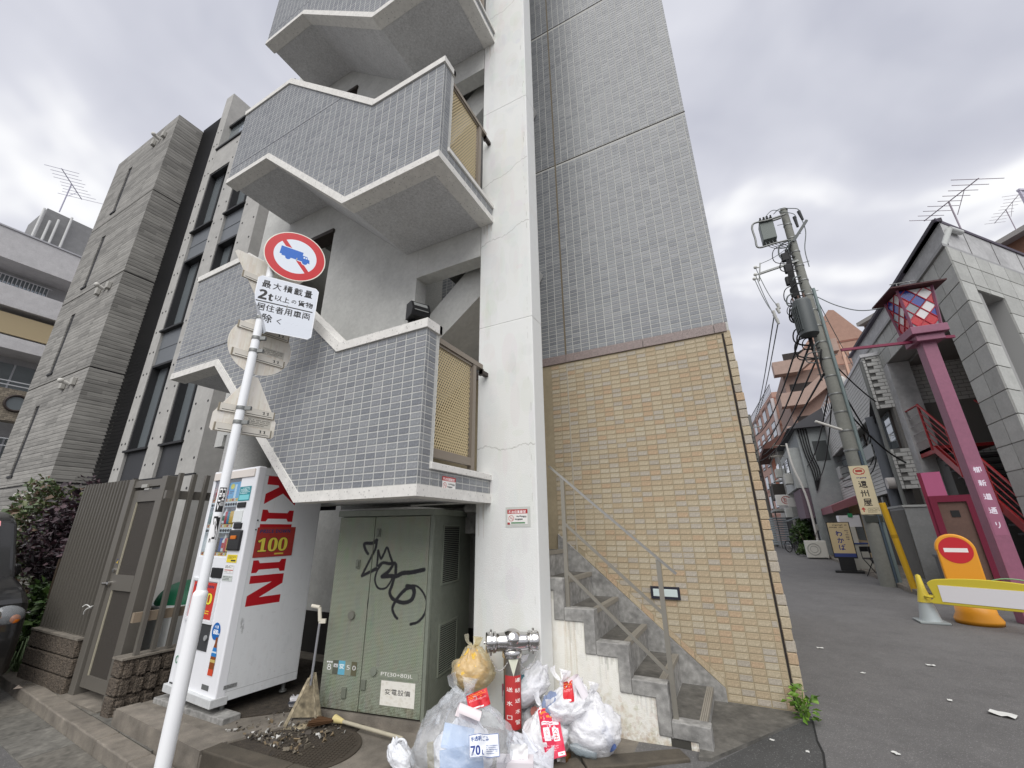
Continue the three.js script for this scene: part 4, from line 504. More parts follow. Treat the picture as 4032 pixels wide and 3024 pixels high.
{ // traffic signpost at the kerb: two signs towards us, the backs of three others
  const R0 = 3.65, K = .89, azp = -61.62 * Math.PI / 180, ox = R0 * Math.sin(azp), oz = -R0 * Math.cos(azp), g = thing('traffic_signpost', 'white signpost with a red and blue no trucks sign above a bent text plate', 'signpost', [ox, -.16, oz]);
  const Y = (el, r = R0) => EYE + el * r + .16, paint = plain(240, 242, 244, { roughness: .4 });
  obj('pole', [cyl(.0303, .0303, 3.72, 0, 0, 0, 28)], paint, g);
  obj('sleeve', lathe([[.043, 0], [.043, 1.1], [.0415, 1.118], [.033, 1.13], [.0304, 1.134]], 28), plain(240, 241, 242, { roughness: .5 }), g);
  obj('pole_cap', lathe([[.0312, 3.7], [.0325, 3.72], [.027, 3.74], [0, 3.75]], 24), paint, g);
  const toCam = Math.atan2(-ox, -oz);                       // turn that makes +z look at the viewer's side of the street
  const rightV = (a) => [Math.cos(a), -Math.sin(a)];        // +x of a sign turned by a
  function sign(name, shape, mat, el, side, turn, off, face, label) { // plate centred `side` to the right of the pole, `off` in front of it
    shape = shape.map(([x, y]) => [x * K, y * K]); side *= K; const s = prism(shape, -.0015, .0015), m = obj(name, s, mat, g, label ? { label } : {}); m.rotation.y = turn; const [cx, sx] = rightV(turn); m.position.set(cx * side + Math.sin(turn) * off, Y(el), sx * side + Math.cos(turn) * off); if (face) decal('face', new THREE.ShapeGeometry(new THREE.Shape(shape.map((p) => new THREE.Vector2(...p))), 24).translate(0, 0, .0025), face, m); return m;
  }
  const circle = (r, n = 48) => Array.from({ length: n }, (_, i) => [Math.cos(i / n * 6.28318) * r, Math.sin(i / n * 6.28318) * r]);
  const fit = (t, w, h) => { t.repeat.set(1 / w / K, 1 / h / K); t.offset.set(.5, .5); return t; };
  const alu = plain(176, 172, 162, { roughness: .55, metalness: .35, map: dataTex(256, 256, (u, v, i, j) => { const a = .86 + ring(u, v, 4, 3) * .1 + ring(u * 3 % 1, v, 12, 5) * .08; return [a, a * .965, a * .9]; }, { size: .5 }) });
  const aluDirty = std(0xffffff, { roughness: .6, map: fit(canvasTex(512, 512, (c, w, h) => { c.fillStyle = '#ece7dc'; c.fillRect(0, 0, w, h); const r = rngOf(12); for (let i = 0; i < 260; i++) { c.fillStyle = r() > .4 ? `rgba(150,118,78,${r() * .09})` : `rgba(240,240,236,${r() * .1})`; c.fillRect(r() * w, r() * h * .8, 3 + r() * 24, 30 + r() * 220); } }), .6, .6) });
  const discT = fit(canvasTex(512, 512, (c, w, h) => { c.fillStyle = '#e3dfd2'; c.fillRect(0, 0, w, h); c.fillStyle = '#c4141e'; c.beginPath(); c.arc(256, 256, 244, 0, 7); c.fill(); c.fillStyle = '#dfe6ee'; c.beginPath(); c.arc(256, 256, 176, 0, 7); c.fill(); c.save(); c.beginPath(); c.arc(256, 256, 180, 0, 7); c.clip(); c.translate(256, 256); c.rotate(Math.PI / 4 + .1); c.fillStyle = '#c4141e'; c.fillRect(-260, -19, 520, 38); c.restore();
    c.save(); c.translate(256, 256); c.rotate(.07); const truck = (col, e) => { c.fillStyle = c.strokeStyle = col; c.lineWidth = e; c.lineJoin = 'round'; c.beginPath(); c.moveTo(-128, -66); c.lineTo(54, -66); c.lineTo(54, -34); c.lineTo(92, -34); c.lineTo(104, -10); c.lineTo(118, -6); c.lineTo(122, 22); c.lineTo(128, 30); c.lineTo(-110, 30); c.lineTo(-110, 18); c.lineTo(-128, 18); c.closePath(); c.fill(); if (e) c.stroke(); for (const x of [-56, 84]) { c.beginPath(); c.arc(x, 32, 22, 0, 7); c.fill(); if (e) c.stroke(); } }; truck('#dfe6ee', 16); truck('#0b62c0', 0); c.fillStyle = '#dfe6ee'; c.fillRect(64, -26, 14, 18); c.beginPath(); c.moveTo(83, -26); c.lineTo(90, -26); c.lineTo(98, -8); c.lineTo(83, -8); c.fill(); c.restore(); }), .55, .55);
  const view = (az) => -az * Math.PI / 180 - 0;             // a sign seen square-on from azimuth az
  const elDisc = .627; sign('round_sign', circle(.272), alu, elDisc, .178, view(-59), .055, std(0xffffff, { map: discT, roughness: .35 }), 'red ringed white disc with a blue truck and slash');
  // text plate with its lower left corner bent back
  { const w = .52, h = .555, turn = view(-58.6), sh = [[-w / 2 + .03, h / 2], [w / 2 - .03, h / 2], [w / 2, h / 2 - .03], [w / 2, -h / 2 + .03], [w / 2 - .03, -h / 2], [-w / 2 + .15, -h / 2], [-w / 2 + .11, -h / 2 + .12], [-w / 2 + .015, -h / 2 + .28], [-w / 2, -h / 2 + .36], [-w / 2, h / 2 - .03]];
    const tex = fit(canvasTex(1024, 1024, (c, W2) => { c.fillStyle = '#dde2ea'; c.fillRect(0, 0, W2, W2); const k = W2 / .57, X = (x) => (x + .285) * k, Yc = (y) => (.285 - y) * k; c.strokeStyle = '#f2f4f6'; c.lineWidth = 10; c.strokeRect(X(-.255), Yc(.272), .51 * k, .544 * k);
      write(c, '最大積載量', X(-.222), Yc(.235), .077 * k, { gap: .16, width: .115 }); c.fillStyle = '#111'; c.font = '900 ' + .135 * k + 'px sans-serif'; c.textAlign = 'left'; c.fillText('2', X(-.232), Yc(.035)); c.font = '900 ' + .105 * k + 'px sans-serif'; c.fillText('t', X(-.152), Yc(.035)); write(c, '以上の貨物', X(-.1), Yc(.112), .064 * k, { gap: .03, width: .12, small: { 'の': .75 } }); c.fillRect(X(-.24), Yc(.018), .475 * k, .011 * k);
      write(c, '居住者用車両', X(-.226), Yc(-.006), .072 * k, { gap: .045, width: .115 }); write(c, '除', X(-.168), Yc(-.105), .086 * k, { width: .115 }); write(c, 'く', X(-.06), Yc(-.118), .07 * k, { width: .1 }); const r = rngOf(5); for (let i = 0; i < 16; i++) { c.strokeStyle = `rgba(120,120,125,${.1 + r() * .2})`; c.lineWidth = 1 + r() * 2; c.beginPath(); const x = X(-.05 + r() * .3), y = Yc(-.15 - r() * .12); c.moveTo(x, y); c.lineTo(x + 20 + r() * 60, y - r() * 40); c.stroke(); } }), .57, .57);
    const m = sign('text_plate', sh, alu, .487, .175, turn, .055, std(0xffffff, { map: tex, roughness: .35 }), 'white text plate bent at its lower left corner'); 
    const q = (x, y, z) => [(-w / 2 + x) * K, (-h / 2 + y) * K, z]; obj('bent_corner', [quad(q(0, .36, 0), q(.015, .28, 0), q(.05, .2, -.06), q(.02, .3, -.05)), quad(q(.015, .28, 0), q(.11, .12, 0), q(.09, .08, -.08), q(.05, .2, -.06)), quad(q(.11, .12, 0), q(.15, 0, 0), q(.13, .0, -.06), q(.09, .08, -.08))], std(srgb(214, 218, 224), { side: THREE.DoubleSide, roughness: .4 }), m); }
  // backs of the signs that face the other way
  const turnB = view(-60.5) + .34;
  const numbersT = (seed) => canvasTex(256, 64, (c, w, h) => { c.fillStyle = '#dad5ca'; c.fillRect(0, 0, w, h); c.fillStyle = '#2a2a2a'; c.font = 'bold 36px serif'; c.fillText('11', 84, 38); c.fillText('11', 196, 38); c.fillRect(10, 48, 240, 5); });
  const back = (m, ys, label) => { for (const y of ys) { obj('rail', bb(-.2, .2, y - .03, y + .03, .002, .012), alu, m); decal('numbers', sheet(.38, .058, .0, y, .0135), std(0xffffff, { map: numbersT(1), roughness: .5 }), m); } };
  const d2 = sign('round_sign', circle(.27), aluDirty, .395, .075, turnB, -.06, null, 'dirty aluminium back of a round sign'); back(d2, [-.1, .14]); decal('data_label', sheet(.17, .06, .1, -.02, .0035), printed(128, 48, (c, w, h) => { c.fillStyle = '#c9c5ba'; c.fillRect(0, 0, w, h); smallPrint(c, 6, 5, 116, 38, 4, '#6e6a62', 6); }), d2);
  const pent = [[-.235, -.24], [.235, -.24], [.25, -.22], [.25, -.09], [.03, .29], [-.03, .29], [-.25, -.09], [-.25, -.22]];
  const d3 = sign('five_sided_sign', pent, aluDirty, .253, .075, turnB, -.06, null, 'dirty aluminium back of a five sided sign'); back(d3, [-.03, -.18]); decal('data_label', sheet(.17, .07, .1, -.105, .0035), printed(128, 48, (c, w, h) => { c.fillStyle = '#c9c5ba'; c.fillRect(0, 0, w, h); smallPrint(c, 6, 5, 116, 38, 4, '#6e6a62', 8); }), d3);
  const d4 = sign('triangle_sign', [[-.3, .22], [.3, .22], [.32, .19], [.03, -.24], [-.03, -.24], [-.32, .19]], aluDirty, .555, .02, turnB, -.07, null, 'dirty aluminium back of a triangular sign'); back(d4, [.0]);
  for (const el of [.60, .555, .515, .455, .405, .375, .245, .215]) { obj('clamp', [lathe([[.0308, -.014], [.034, -.014], [.034, .014], [.0308, .014]], 20).translate(0, Y(el), 0), bb(.02, .075, -.014, .014, -.012, .012).rotateY(toCam * .5).translate(0, Y(el), 0)], M.galv, g); }
  for (const [el, s, t] of [[.62, .178, view(-59)], [.49, .175, view(-58.6)]]) { const [cx, sx] = rightV(t); obj('bracket', bar([0, Y(el), 0], [cx * s + Math.sin(t) * .05, Y(el), sx * s + Math.cos(t) * .05], .02, .03), M.galv, g); }
  // black stickers wrapped round the pole
  const wrap = (name, y, h, a0, a1, draw, r = .0308) => { const q = new THREE.CylinderGeometry(r, r, h, 16, 1, true, a0, a1).translate(0, y, 0); decal(name, q, printed(256, 256, draw), g); };
  const base = toCam - .75; const yS = (px, py) => EYE + .16 + (() => { const d = rayOf(px, py); return d.y / Math.hypot(d.x, d.z); })() * R0;
  const s1 = yS(862, 1934), s2 = yS(878, 2002); wrap('black_sticker', (yS(866, 1936) + yS(852, 2000)) / 2, .165, base, 1.5, (c, w, h) => { c.fillStyle = '#151515'; c.fillRect(0, 0, w, h); c.strokeStyle = '#eee'; c.lineWidth = 17; c.save(); c.translate(128, 128); c.rotate(Math.PI / 2); c.stroke(new Path2D('M-108 -16V-96H-60V-16M-60 -96V-16ZM-40 -16V-96L0 -30V-96M20 -16H66M20 -56H66M20 -96H66M-108 16V96H-60V16ZM-36 16V96H12V16M36 16L96 56L36 96')); c.restore(); });
  wrap('black_sticker', (yS(846, 2048) + yS(828, 2116)) / 2, .175, base, 1.5, (c, w, h) => { c.fillStyle = '#ececec'; c.fillRect(0, 0, w, h); c.strokeStyle = '#111'; c.lineWidth = 20; c.stroke(new Path2D('M20 20L60 90M20 20H150V150L90 60M40 226A22 22 0 1 0 41 226M86 216H180V150M230 20V236')); c.fillStyle = '#111'; c.beginPath(); c.moveTo(90, 20); c.lineTo(230, 20); c.lineTo(230, 160); c.fill(); });
}
{ // chrome fire standpipe among the rubbish
  const KS = 1.16, az = -27.6 * Math.PI / 180, R1 = 3.36, g = thing('fire_standpipe', 'chrome fire standpipe with two capped outlets and a red label', 'standpipe', [R1 * Math.sin(az), -.012, -R1 * Math.cos(az)], -az + .12);
  const z2 = (x, y) => [1500 + x * .452, 2300 + y * .452], Yv = (y) => PL(g, ...z2(1145, y), 2, 0).y;
  const yH = Yv(500), yC0 = Yv(628), yC1 = Yv(575);
  obj('pipe', cyl(.061, .061, yC0 + .01, 0, 0, 0, 32), plain(150, 146, 138, { roughness: .35, metalness: .7, map: T.mottle }), g);
  obj('collar', lathe([[.062, yC0], [.071, yC0], [.071, yC1], [.058, yC1 + .006]], 32), M.chrome, g);
  const head = obj('head', [lathe([[.058, yC1], [.056, yC1 + .02], [.072, yC1 + .06], [.07, yH + .03], [.055, yH + .062], [.025, yH + .078], [0, yH + .081]], 32), lathe([[.0, -.13], [.055, -.13], [.057, -.09], [.06, -.05], [.066, 0], [.06, .05], [.057, .09], [.055, .13], [0, .13]], 32).rotateZ(Math.PI / 2).translate(0, yH, 0)], M.chrome, g);
  for (const s of [-1, 1]) {
    const cap = obj('cap', [lathe([[.053, .112], [.066, .116], [.066, .134], [.058, .138], [.065, .142], [.065, .178], [.06, .186], [0, .186]], 32).rotateZ(-s * Math.PI / 2).translate(0, yH, 0)], M.chrome, g);
    obj('lug', [cyl(.008, .008, .16, s * .15, yH - .08, 0, 10), cyl(.01, .01, .01, 0, 0, 0, 10).rotateZ(Math.PI / 2).translate(s * .19, yH + .0, 0)], M.chrome, cap);
    const p = []; for (let i = 0; i <= 24; i++) { const t = i / 24, x = s * mix(.185, .04, t), y = mix(yH, yC0 - .02, t) - Math.sin(t * Math.PI) * .09; p.push([x, y, .066 + .01 * Math.sin(t * 3.1)]); }
    const ln = []; for (let i = 0; i < 24; i++) { const A = p[i], Bq = p[i + 1], L = Math.hypot(A[0] - Bq[0], A[1] - Bq[1]), t = new THREE.TorusGeometry(.006, .0016, 5, 10); t.scale(1, .62, 1); t.rotateX(i % 2 ? 1.57 : 0); t.rotateZ(Math.atan2(Bq[1] - A[1], Bq[0] - A[0])); ln.push(t.translate((A[0] + Bq[0]) / 2, (A[1] + Bq[1]) / 2, A[2])); }
    obj('chain', ln, M.chrome, g, { kind: 'stuff' });
  }
  decal('red_label', new THREE.CylinderGeometry(.0617, .0617, Yv(775) - Yv(1240), 24, 1, true, -1.05, 2.1).translate(0, (Yv(775) + Yv(1240)) / 2, 0), printed(256, 1024, (c, w, h) => { c.fillStyle = '#b83434'; c.fillRect(0, 0, w, h); const r = rngOf(2); for (let i = 0; i < 90; i++) { c.fillStyle = `rgba(220,190,180,${r() * .12})`; c.fillRect(r() * w, r() * h, 1 + r() * 4, 4 + r() * 60); } write(c, '連結送水管', 146, 46, 86, { color: '#f0e8e2', down: true, gap: 1.3, width: .11 }); write(c, '送水口', 26, 220, 90, { color: '#f0e8e2', down: true, gap: 1.9, width: .11 }); }), g);
  decal('pennant', new THREE.ShapeGeometry(new THREE.Shape([[-.034, 0], [.034, 0], [0, -.1]].map((p) => new THREE.Vector2(...p)))).translate(0, yC0 - .004, .0625), plain(214, 216, 196, { roughness: .6 }), g);
}
// ---------------------------------------------------------------- rubbish in front of the pillar
const filmN = dataTex(256, 256, (u, v) => .5 + .5 * Math.abs(ring(u, v, 7, 3)) * 1.6 - Math.abs(ring(u, v, 16, 8)) * .6, { size: .3, color: false });
const film = (r, g, b, t = .35) => new THREE.MeshPhysicalMaterial({ color: srgb(r, g, b), transmission: t, thickness: 0, roughness: .2, specularIntensity: .8, bumpMap: filmN, bumpScale: .006 });
function bagShape(rx, h, rz, seed, o = {}) { // a sagging knotted bag: folds run up to the knot
  const g = new THREE.SphereGeometry(1, 64, 48), p = g.attributes.position, folds = o.folds || 11, r = rngOf(seed), ph = r() * 6;
  for (let i = 0; i < p.count; i++) {
    let x = p.getX(i), y = p.getY(i), z = p.getZ(i); const a = Math.atan2(z, x), up = clamp((y + 1) / 2);
    const neck = sstep(.62, 1, up), lump = 1 + fbm(x * 1.5 + seed, y * 1.5, z * 1.5, 3) * .13 + fbm(x * 4 + seed, y * 3, z * 4 + 5, 2) * .035;
    const fold = 1 + (Math.sin(a * folds + ph + Math.sin(y * 3) * 1.2) * .035 + Math.abs(N3(Math.cos(a) * 4 + seed, Math.sin(a) * 4, y * 1.2)) * -.07) * (.12 + neck * 1.7 + sstep(.45, .75, up) * .4);
    const rad = Math.sqrt(Math.max(0, 1 - y * y)), wide = rad * (1 - neck * .35) * lump * fold; const flat = up < .2 ? mix(.04, up, sstep(0, .2, up)) : up;
    const yy = flat * (1 + (neck * .12)) * lump * (.97 + .03 * fold), q = rad > 1e-6 ? wide / rad : 0; p.setXYZ(i, x * q * rx + (o.lean || 0) * yy, Math.max(0, yy) * h, z * q * rz);
  }
  const m = mergeVertices((() => { g.deleteAttribute('uv'); g.deleteAttribute('normal'); return g; })(), 1e-4); m.computeVertexNormals(); return m;
}
function knot(x, y, z, s, seed) { const r = rngOf(seed), gs = [cyl(.016 * s, .012 * s, .03 * s, x, y - .012 * s, z, 10)]; for (const [a, l] of [[.6, 1], [2.6, .8], [4.2, 1.1]]) { const q = new THREE.PlaneGeometry(.06 * s, .09 * s * l, 4, 6), p = q.attributes.position; for (let i = 0; i < p.count; i++) { const v = p.getY(i) / (.09 * s * l) + .5; p.setXYZ(i, p.getX(i) * (.25 + v), p.getY(i) + .045 * s * l, Math.sin(v * 3) * .02 * s + N3(p.getX(i) * 40 + seed, v * 4, a) * .01 * s); } q.computeVertexNormals(); gs.push(q.rotateX(.7).rotateY(a).translate(x, y + .01 * s, z)); } return gs; }
function bag(px, py, y0, rx, h, rz, seed, label, mat, o = {}) {
  const b = o.z ? P(px, py, 2, o.z) : P(px, py, 1, y0); if (o.z) y0 = b.y; const g = thing('rubbish_bag', label, 'rubbish bag', [b.x, y0, b.z], Math.atan2(-b.x, -b.z) + (o.turn || 0), 'rubbish bags piled round the standpipe');
  obj('bag', bagShape(rx, h, rz, seed, o), mat, g); if (o.fill !== null) obj('filling', bagShape(rx * (o.core || .78), h * .72, rz * (o.core || .78), seed + 1, { folds: 7, lean: o.lean }).translate(0, h * .03, 0), std(srgb(...(o.fill || [236, 236, 240])), { roughness: .7, bumpMap: filmN, bumpScale: .005 }), g); if (!o.noKnot) obj('knot', knot((o.lean || 0) * h, h * 1.06, 0, o.ks || 1, seed), mat, g); return g;
}
function contents(g, list) { g.updateMatrixWorld(true); for (const [name, geo, mat] of list) obj(name, clean(geo).scale(.84, .92, .84), mat, g); }
// a printed slip that clings to a bag: a small rectangle laid on the surface along the surface's own normal
function notice(g, name, px0, py0, px1, py1, mat, seed, o = {}) {
  g.updateMatrixWorld(true); const m = g.children.find((c) => c.name === 'bag'), rc = new THREE.Raycaster(), nx = 10, ny = 10, pos = [], uv = [], idx = [], inv = g.matrixWorld.clone().invert(), side = m.material.side; m.material.side = THREE.DoubleSide;
  rc.set(camera.position, rayOf((px0 + px1) / 2, (py0 + py1) / 2).normalize()); const h0 = rc.intersectObject(m, false)[0]; if (!h0) { m.material.side = side; return null; }
  const n = V(0, 0, 0); for (const [a, b] of [[-25, 0], [25, 0], [0, 25], [0, -25], [0, 0]]) { rc.set(camera.position, rayOf((px0 + px1) / 2 + a, (py0 + py1) / 2 + b).normalize()); const h = rc.intersectObject(m, false)[0]; if (h) { const q = h.face.normal.clone(); if (q.dot(rc.ray.direction) > 0) q.negate(); n.add(q); } } n.normalize();
  const back = camera.position.clone().sub(h0.point).normalize(); n.lerp(back, .35).normalize(); const t = V(0, 1, 0).cross(n).normalize(), b = n.clone().cross(t), c = h0.point, k = h0.distance / FOC, w = Math.abs(px1 - px0) * k * 1.05, h = Math.abs(py1 - py0) * k * 1.1; const ca = Math.cos(o.roll || 0), sa = Math.sin(o.roll || 0);
  for (let j = 0; j <= ny; j++) for (let i = 0; i <= nx; i++) { const u = i / nx - .5, v = .5 - j / ny, x = (u * w) * ca - (v * h) * sa, y = (u * w) * sa + (v * h) * ca, p = c.clone().addScaledVector(t, x).addScaledVector(b, y).addScaledVector(n, .12); rc.set(p, n.clone().negate()); const hit = rc.intersectObject(m, false)[0], d = hit ? clamp(hit.distance - .12, -.03, .03) : .02; const q = p.addScaledVector(n, -.12 - d + .005).applyMatrix4(inv); pos.push(q.x, q.y, q.z); uv.push(i / nx, 1 - j / ny); }
  m.material.side = side;
  for (let j = 0; j < ny; j++) for (let i = 0; i < nx; i++) { const a = j * (nx + 1) + i, e = a + 1, f = a + nx + 1, l = f + 1; idx.push(a, f, e, e, f, l); }
  const q = new THREE.BufferGeometry(); q.setAttribute('position', new THREE.Float32BufferAttribute(pos, 3)); q.setAttribute('uv', new THREE.Float32BufferAttribute(uv, 2)); q.setIndex(idx); q.computeVertexNormals(); return decal(name, q, mat, g);
}
const redNotice = printed(256, 384, (c, w, h) => { c.fillStyle = '#c9232f'; c.fillRect(0, 0, w, h); smallPrint(c, 20, 20, 216, 120, 3, '#f08a28', 4); smallPrint(c, 20, 150, 210, 50, 3, '#f3c3c0', 5); c.fillStyle = '#f2ecec'; c.fillRect(28, 330, 150, 36); });
const pinkNotice = printed(320, 512, (c, w, h) => { c.fillStyle = '#cf2a4c'; c.fillRect(0, 0, w, h); smallPrint(c, 26, 20, 270, 130, 3, '#f29a2c', 4); c.fillStyle = '#f6e6ea'; c.fillRect(24, 176, 270, 34); smallPrint(c, 34, 182, 240, 22, 1, '#b03048', 6); c.fillStyle = '#f4eef0'; c.fillRect(40, 240, 96, 120); c.fillRect(176, 240, 96, 120); c.strokeStyle = '#c33'; c.lineWidth = 7; c.stroke(new Path2D('M88 260V300L60 344M88 300L116 344M66 272L72 292M112 270L104 290M224 256L190 290M224 256L260 290M200 300H248M200 322H248M224 290V340M190 344H258')); smallPrint(c, 30, 390, 200, 60, 3, '#eeb0bc', 8); c.fillStyle = '#f4eef0'; c.fillRect(200, 466, 110, 34); smallPrint(c, 210, 472, 80, 22, 1, '#a33', 3); });
const paperW = plain(226, 224, 224, { roughness: .8 });
{
  const zz = (x, y) => [1500 + x * .452, 2300 + y * .452], gnd = -.012;
  // the big clear sack
  const A = bag(1816, 3110, gnd, .285, .40, .25, 3, 'largest clear rubbish sack, full of flattened pale blue card', film(248, 250, 252, .78), { folds: 13, ks: 1.3, core: .6 });
  contents(A, [['card', bx(.27, .17, .006).rotateX(-.12).rotateZ(.1).translate(.0, .19, .19), plain(160, 186, 222)], ['card', bx(.2, .12, .006).rotateX(-.6).rotateZ(-.2).translate(-.03, .3, .135), plain(176, 198, 228)], ['carton', bx(.04, .14, .04).rotateZ(.12).translate(-.2, .2, .1), plain(132, 120, 76)], ['carton', bx(.13, .06, .03).rotateZ(-.5).rotateY(.1).translate(-.03, .1, .21), plain(58, 58, 60)], ['carton', bx(.09, .06, .04).rotateZ(.4).translate(.12, .1, .18), plain(156, 60, 72)], ['tin', cyl(.033, .033, .11, 0, 0, 0, 16).rotateZ(1.2).translate(-.1, .07, .19), M.steel], ['carton', bx(.14, .05, .05).rotateY(.2).translate(.03, .05, .2), plain(46, 40, 40)]]);
  notice(A, 'red_notice', ...zz(775, 962), ...zz(918, 1050), redNotice, 1, { roll: .3 }); { const q = A.children.find((c) => c.name === 'red_notice').geometry.attributes.position, k = Math.floor(q.count * .8); obj('curled_paper', [new THREE.CylinderGeometry(.035, .035, .13, 16, 1, true, 0, 4.4).rotateZ(1.2)].map((t) => t.translate(q.getX(k), q.getY(k) - .02, q.getZ(k) + .02)), std(srgb(230, 220, 222), { side: THREE.DoubleSide, roughness: .8 }), A); }
  notice(A, 'printed_panel', ...zz(806, 1352), ...zz(994, 1462), printed(320, 176, (c, w, h) => { c.fillStyle = '#dfe2e8'; c.fillRect(0, 0, w, h); c.strokeStyle = '#24407e'; c.lineWidth = 5; c.strokeRect(4, 4, w - 8, h - 8); write(c, '半透明ごみ', 18, 18, 38, { color: '#24407e', width: .13, gap: .04 }); c.fillStyle = '#16307a'; c.font = '900 96px sans-serif'; c.fillText('70', 14, 156); c.font = '900 50px sans-serif'; c.fillText('L', 130, 156); smallPrint(c, 180, 84, 120, 70, 5, '#6a78a0', 5); }), 2, { roll: .08 });
  notice(A, 'printed_panel', ...zz(755, 832), ...zz(835, 872), printed(160, 96, (c, w, h) => { c.fillStyle = '#d8deea'; c.fillRect(0, 0, w, h); c.strokeStyle = '#24407e'; c.lineWidth = 4; c.strokeRect(3, 3, w - 6, h - 6); c.fillStyle = '#24407e'; c.font = '900 60px sans-serif'; c.fillText('70', 12, 74); }), 3, {});
  // yellow stuff in a clear bag by the cabinet
  const Y = bag(1862, 2722, .1, .155, .25, .13, 8, 'clear bag of yellow plastic leaning on the cabinet corner', film(244, 236, 208, .7), { folds: 9, z: -2.96, fill: null });
  contents(Y, [['yellow_bag', bagShape(.15, .235, .13, 21).translate(-.01, .02, .01), plain(222, 182, 70, { roughness: .4, bumpMap: filmN, bumpScale: .004 })]]);
  // clear bag with bottles, behind the pipe on the right
  const C = bag(2030, 2790, .0, .15, .24, .1, 12, 'clear bag of coloured wrappers behind the standpipe', film(250, 250, 252, .5), { folds: 12, lean: .15, z: -3.06 });
  contents(C, [['wrapper', bx(.12, .1, .1).rotateY(.3).translate(-.04, .1, 0), plain(150, 80, 100)], ['wrapper', bx(.1, .12, .08).rotateZ(.4).translate(.05, .16, .03), plain(70, 110, 120)], ['tin', cyl(.033, .033, .11, 0, 0, 0, 14).rotateX(1.3).translate(0, .24, .04), plain(60, 54, 60)]]);
  const E = bag(2092, 2890, gnd, .12, .2, .11, 16, 'low clear bag of cans touching the standpipe', film(250, 250, 252, .5), { folds: 8 });
  contents(E, [['tin', cyl(.033, .033, .12, 0, 0, 0, 16).rotateZ(1.1).translate(-.05, .1, .03), M.steel], ['tin', cyl(.033, .033, .12, 0, 0, 0, 16).rotateX(1.1).translate(.03, .12, .0), plain(120, 60, 50, { roughness: .3, metalness: .4 })], ['tin', cyl(.033, .033, .12, 0, 0, 0, 16).rotateZ(.4).translate(.05, .05, .05), plain(70, 74, 84, { roughness: .3, metalness: .4 })], ['tin', cyl(.033, .033, .12, 0, 0, 0, 16).rotateZ(1.5).translate(0, .2, .02), M.steelDull]]);
  const Pn = bag(2152, 2985, gnd, .145, .235, .14, 23, 'small white bag with a crimson collection notice', film(250, 250, 252, .3), { folds: 14 });
  contents(Pn, [['paper', bx(.18, .12, .16).rotateY(.4).translate(0, .1, 0), plain(212, 196, 196)]]);
  notice(Pn, 'crimson_notice', ...zz(1418, 1130), ...zz(1545, 1400), pinkNotice, 5, { roll: .28 });
  const G = bag(2338, 2975, gnd, .18, .3, .16, 31, 'wide white bag holding plastic bottles by the stair wall', film(250, 250, 252, .42), { folds: 12 });
  contents(G, [['plastic_bottle', lathe([[0, 0], [.032, 0], [.034, .03], [.03, .05], [.034, .07], [.03, .09], [.034, .11], [.034, .14], [.014, .19], [.014, .21], [0, .21]], 16).rotateZ(1.4).translate(.02, .06, .14), new THREE.MeshPhysicalMaterial({ color: 0xdde6ea, transmission: .8, roughness: .1, thickness: 0 })], ['can', cyl(.033, .033, .12, 0, 0, 0, 16).rotateZ(.5).translate(.14, .08, .1), plain(90, 110, 160, { roughness: .3, metalness: .5 })], ['paper', bx(.2, .16, .14).translate(-.02, .12, -.02), plain(200, 206, 214)]]);
  const T2 = bag(2205, 2842, .16, .15, .2, .14, 37, 'white bag with red notice resting on top of the others', film(250, 250, 252, .32), { folds: 16, lean: .1 });
  contents(T2, [['inner_bag', bagShape(.09, .15, .09, 5).translate(-.05, .02, .035), plain(128, 140, 168)], ['paper', bx(.12, .1, .12).translate(.06, .08, 0), plain(206, 180, 168)]]);
  notice(T2, 'red_notice', ...zz(1600, 875), ...zz(1668, 1000), redNotice, 6, { roll: .3 }); obj('curled_paper', new THREE.CylinderGeometry(.045, .045, .12, 18, 1, true, 0, 4.2).rotateZ(.5).translate(.12, .2, .05), std(srgb(232, 226, 230), { side: THREE.DoubleSide, roughness: .8 }), T2);
  // loose things
  const s1 = P(1594, 3040, 1, gnd), small = thing('plastic_carrier', 'crumpled little white carrier bag on the pad before the cabinet', 'plastic bag', [s1.x, gnd, s1.z]); obj('bag', bagShape(.08, .13, .07, 44, { folds: 6, lean: -.08 }), film(242, 244, 248, .25), small); obj('handle', [new THREE.TorusGeometry(.035, .008, 8, 18, 4.2).rotateY(.4).translate(-.035, .12, .01)], film(242, 244, 248, .25), small);
  const tb = P(2030, 3085, 1, .02), tis = thing('tissue_box', 'white cardboard tissue box lying on a carrier bag', 'box', [tb.x, .02, tb.z], .42); const tbm = std(0xffffff, { roughness: .7, map: (() => { const t = canvasTex(256, 160, (c, w, h) => { c.fillStyle = '#ddd6da'; c.fillRect(0, 0, w, h); c.fillStyle = '#8f868c'; c.font = '22px serif'; c.fillText('K A S H M', 90, 96); }); return t; })() }); decal('carton', new THREE.BoxGeometry(.2, .11, .1).translate(0, .055, 0), tbm, tis); obj('tissue', (() => { const q = new THREE.PlaneGeometry(.1, .09, 10, 8), p = q.attributes.position; for (let i = 0; i < p.count; i++) p.setZ(i, N3(p.getX(i) * 24, p.getY(i) * 20, 1) * .02); q.computeVertexNormals(); return q.translate(.02, .13, 0); })(), plain(240, 240, 240, { side: THREE.DoubleSide }), tis);
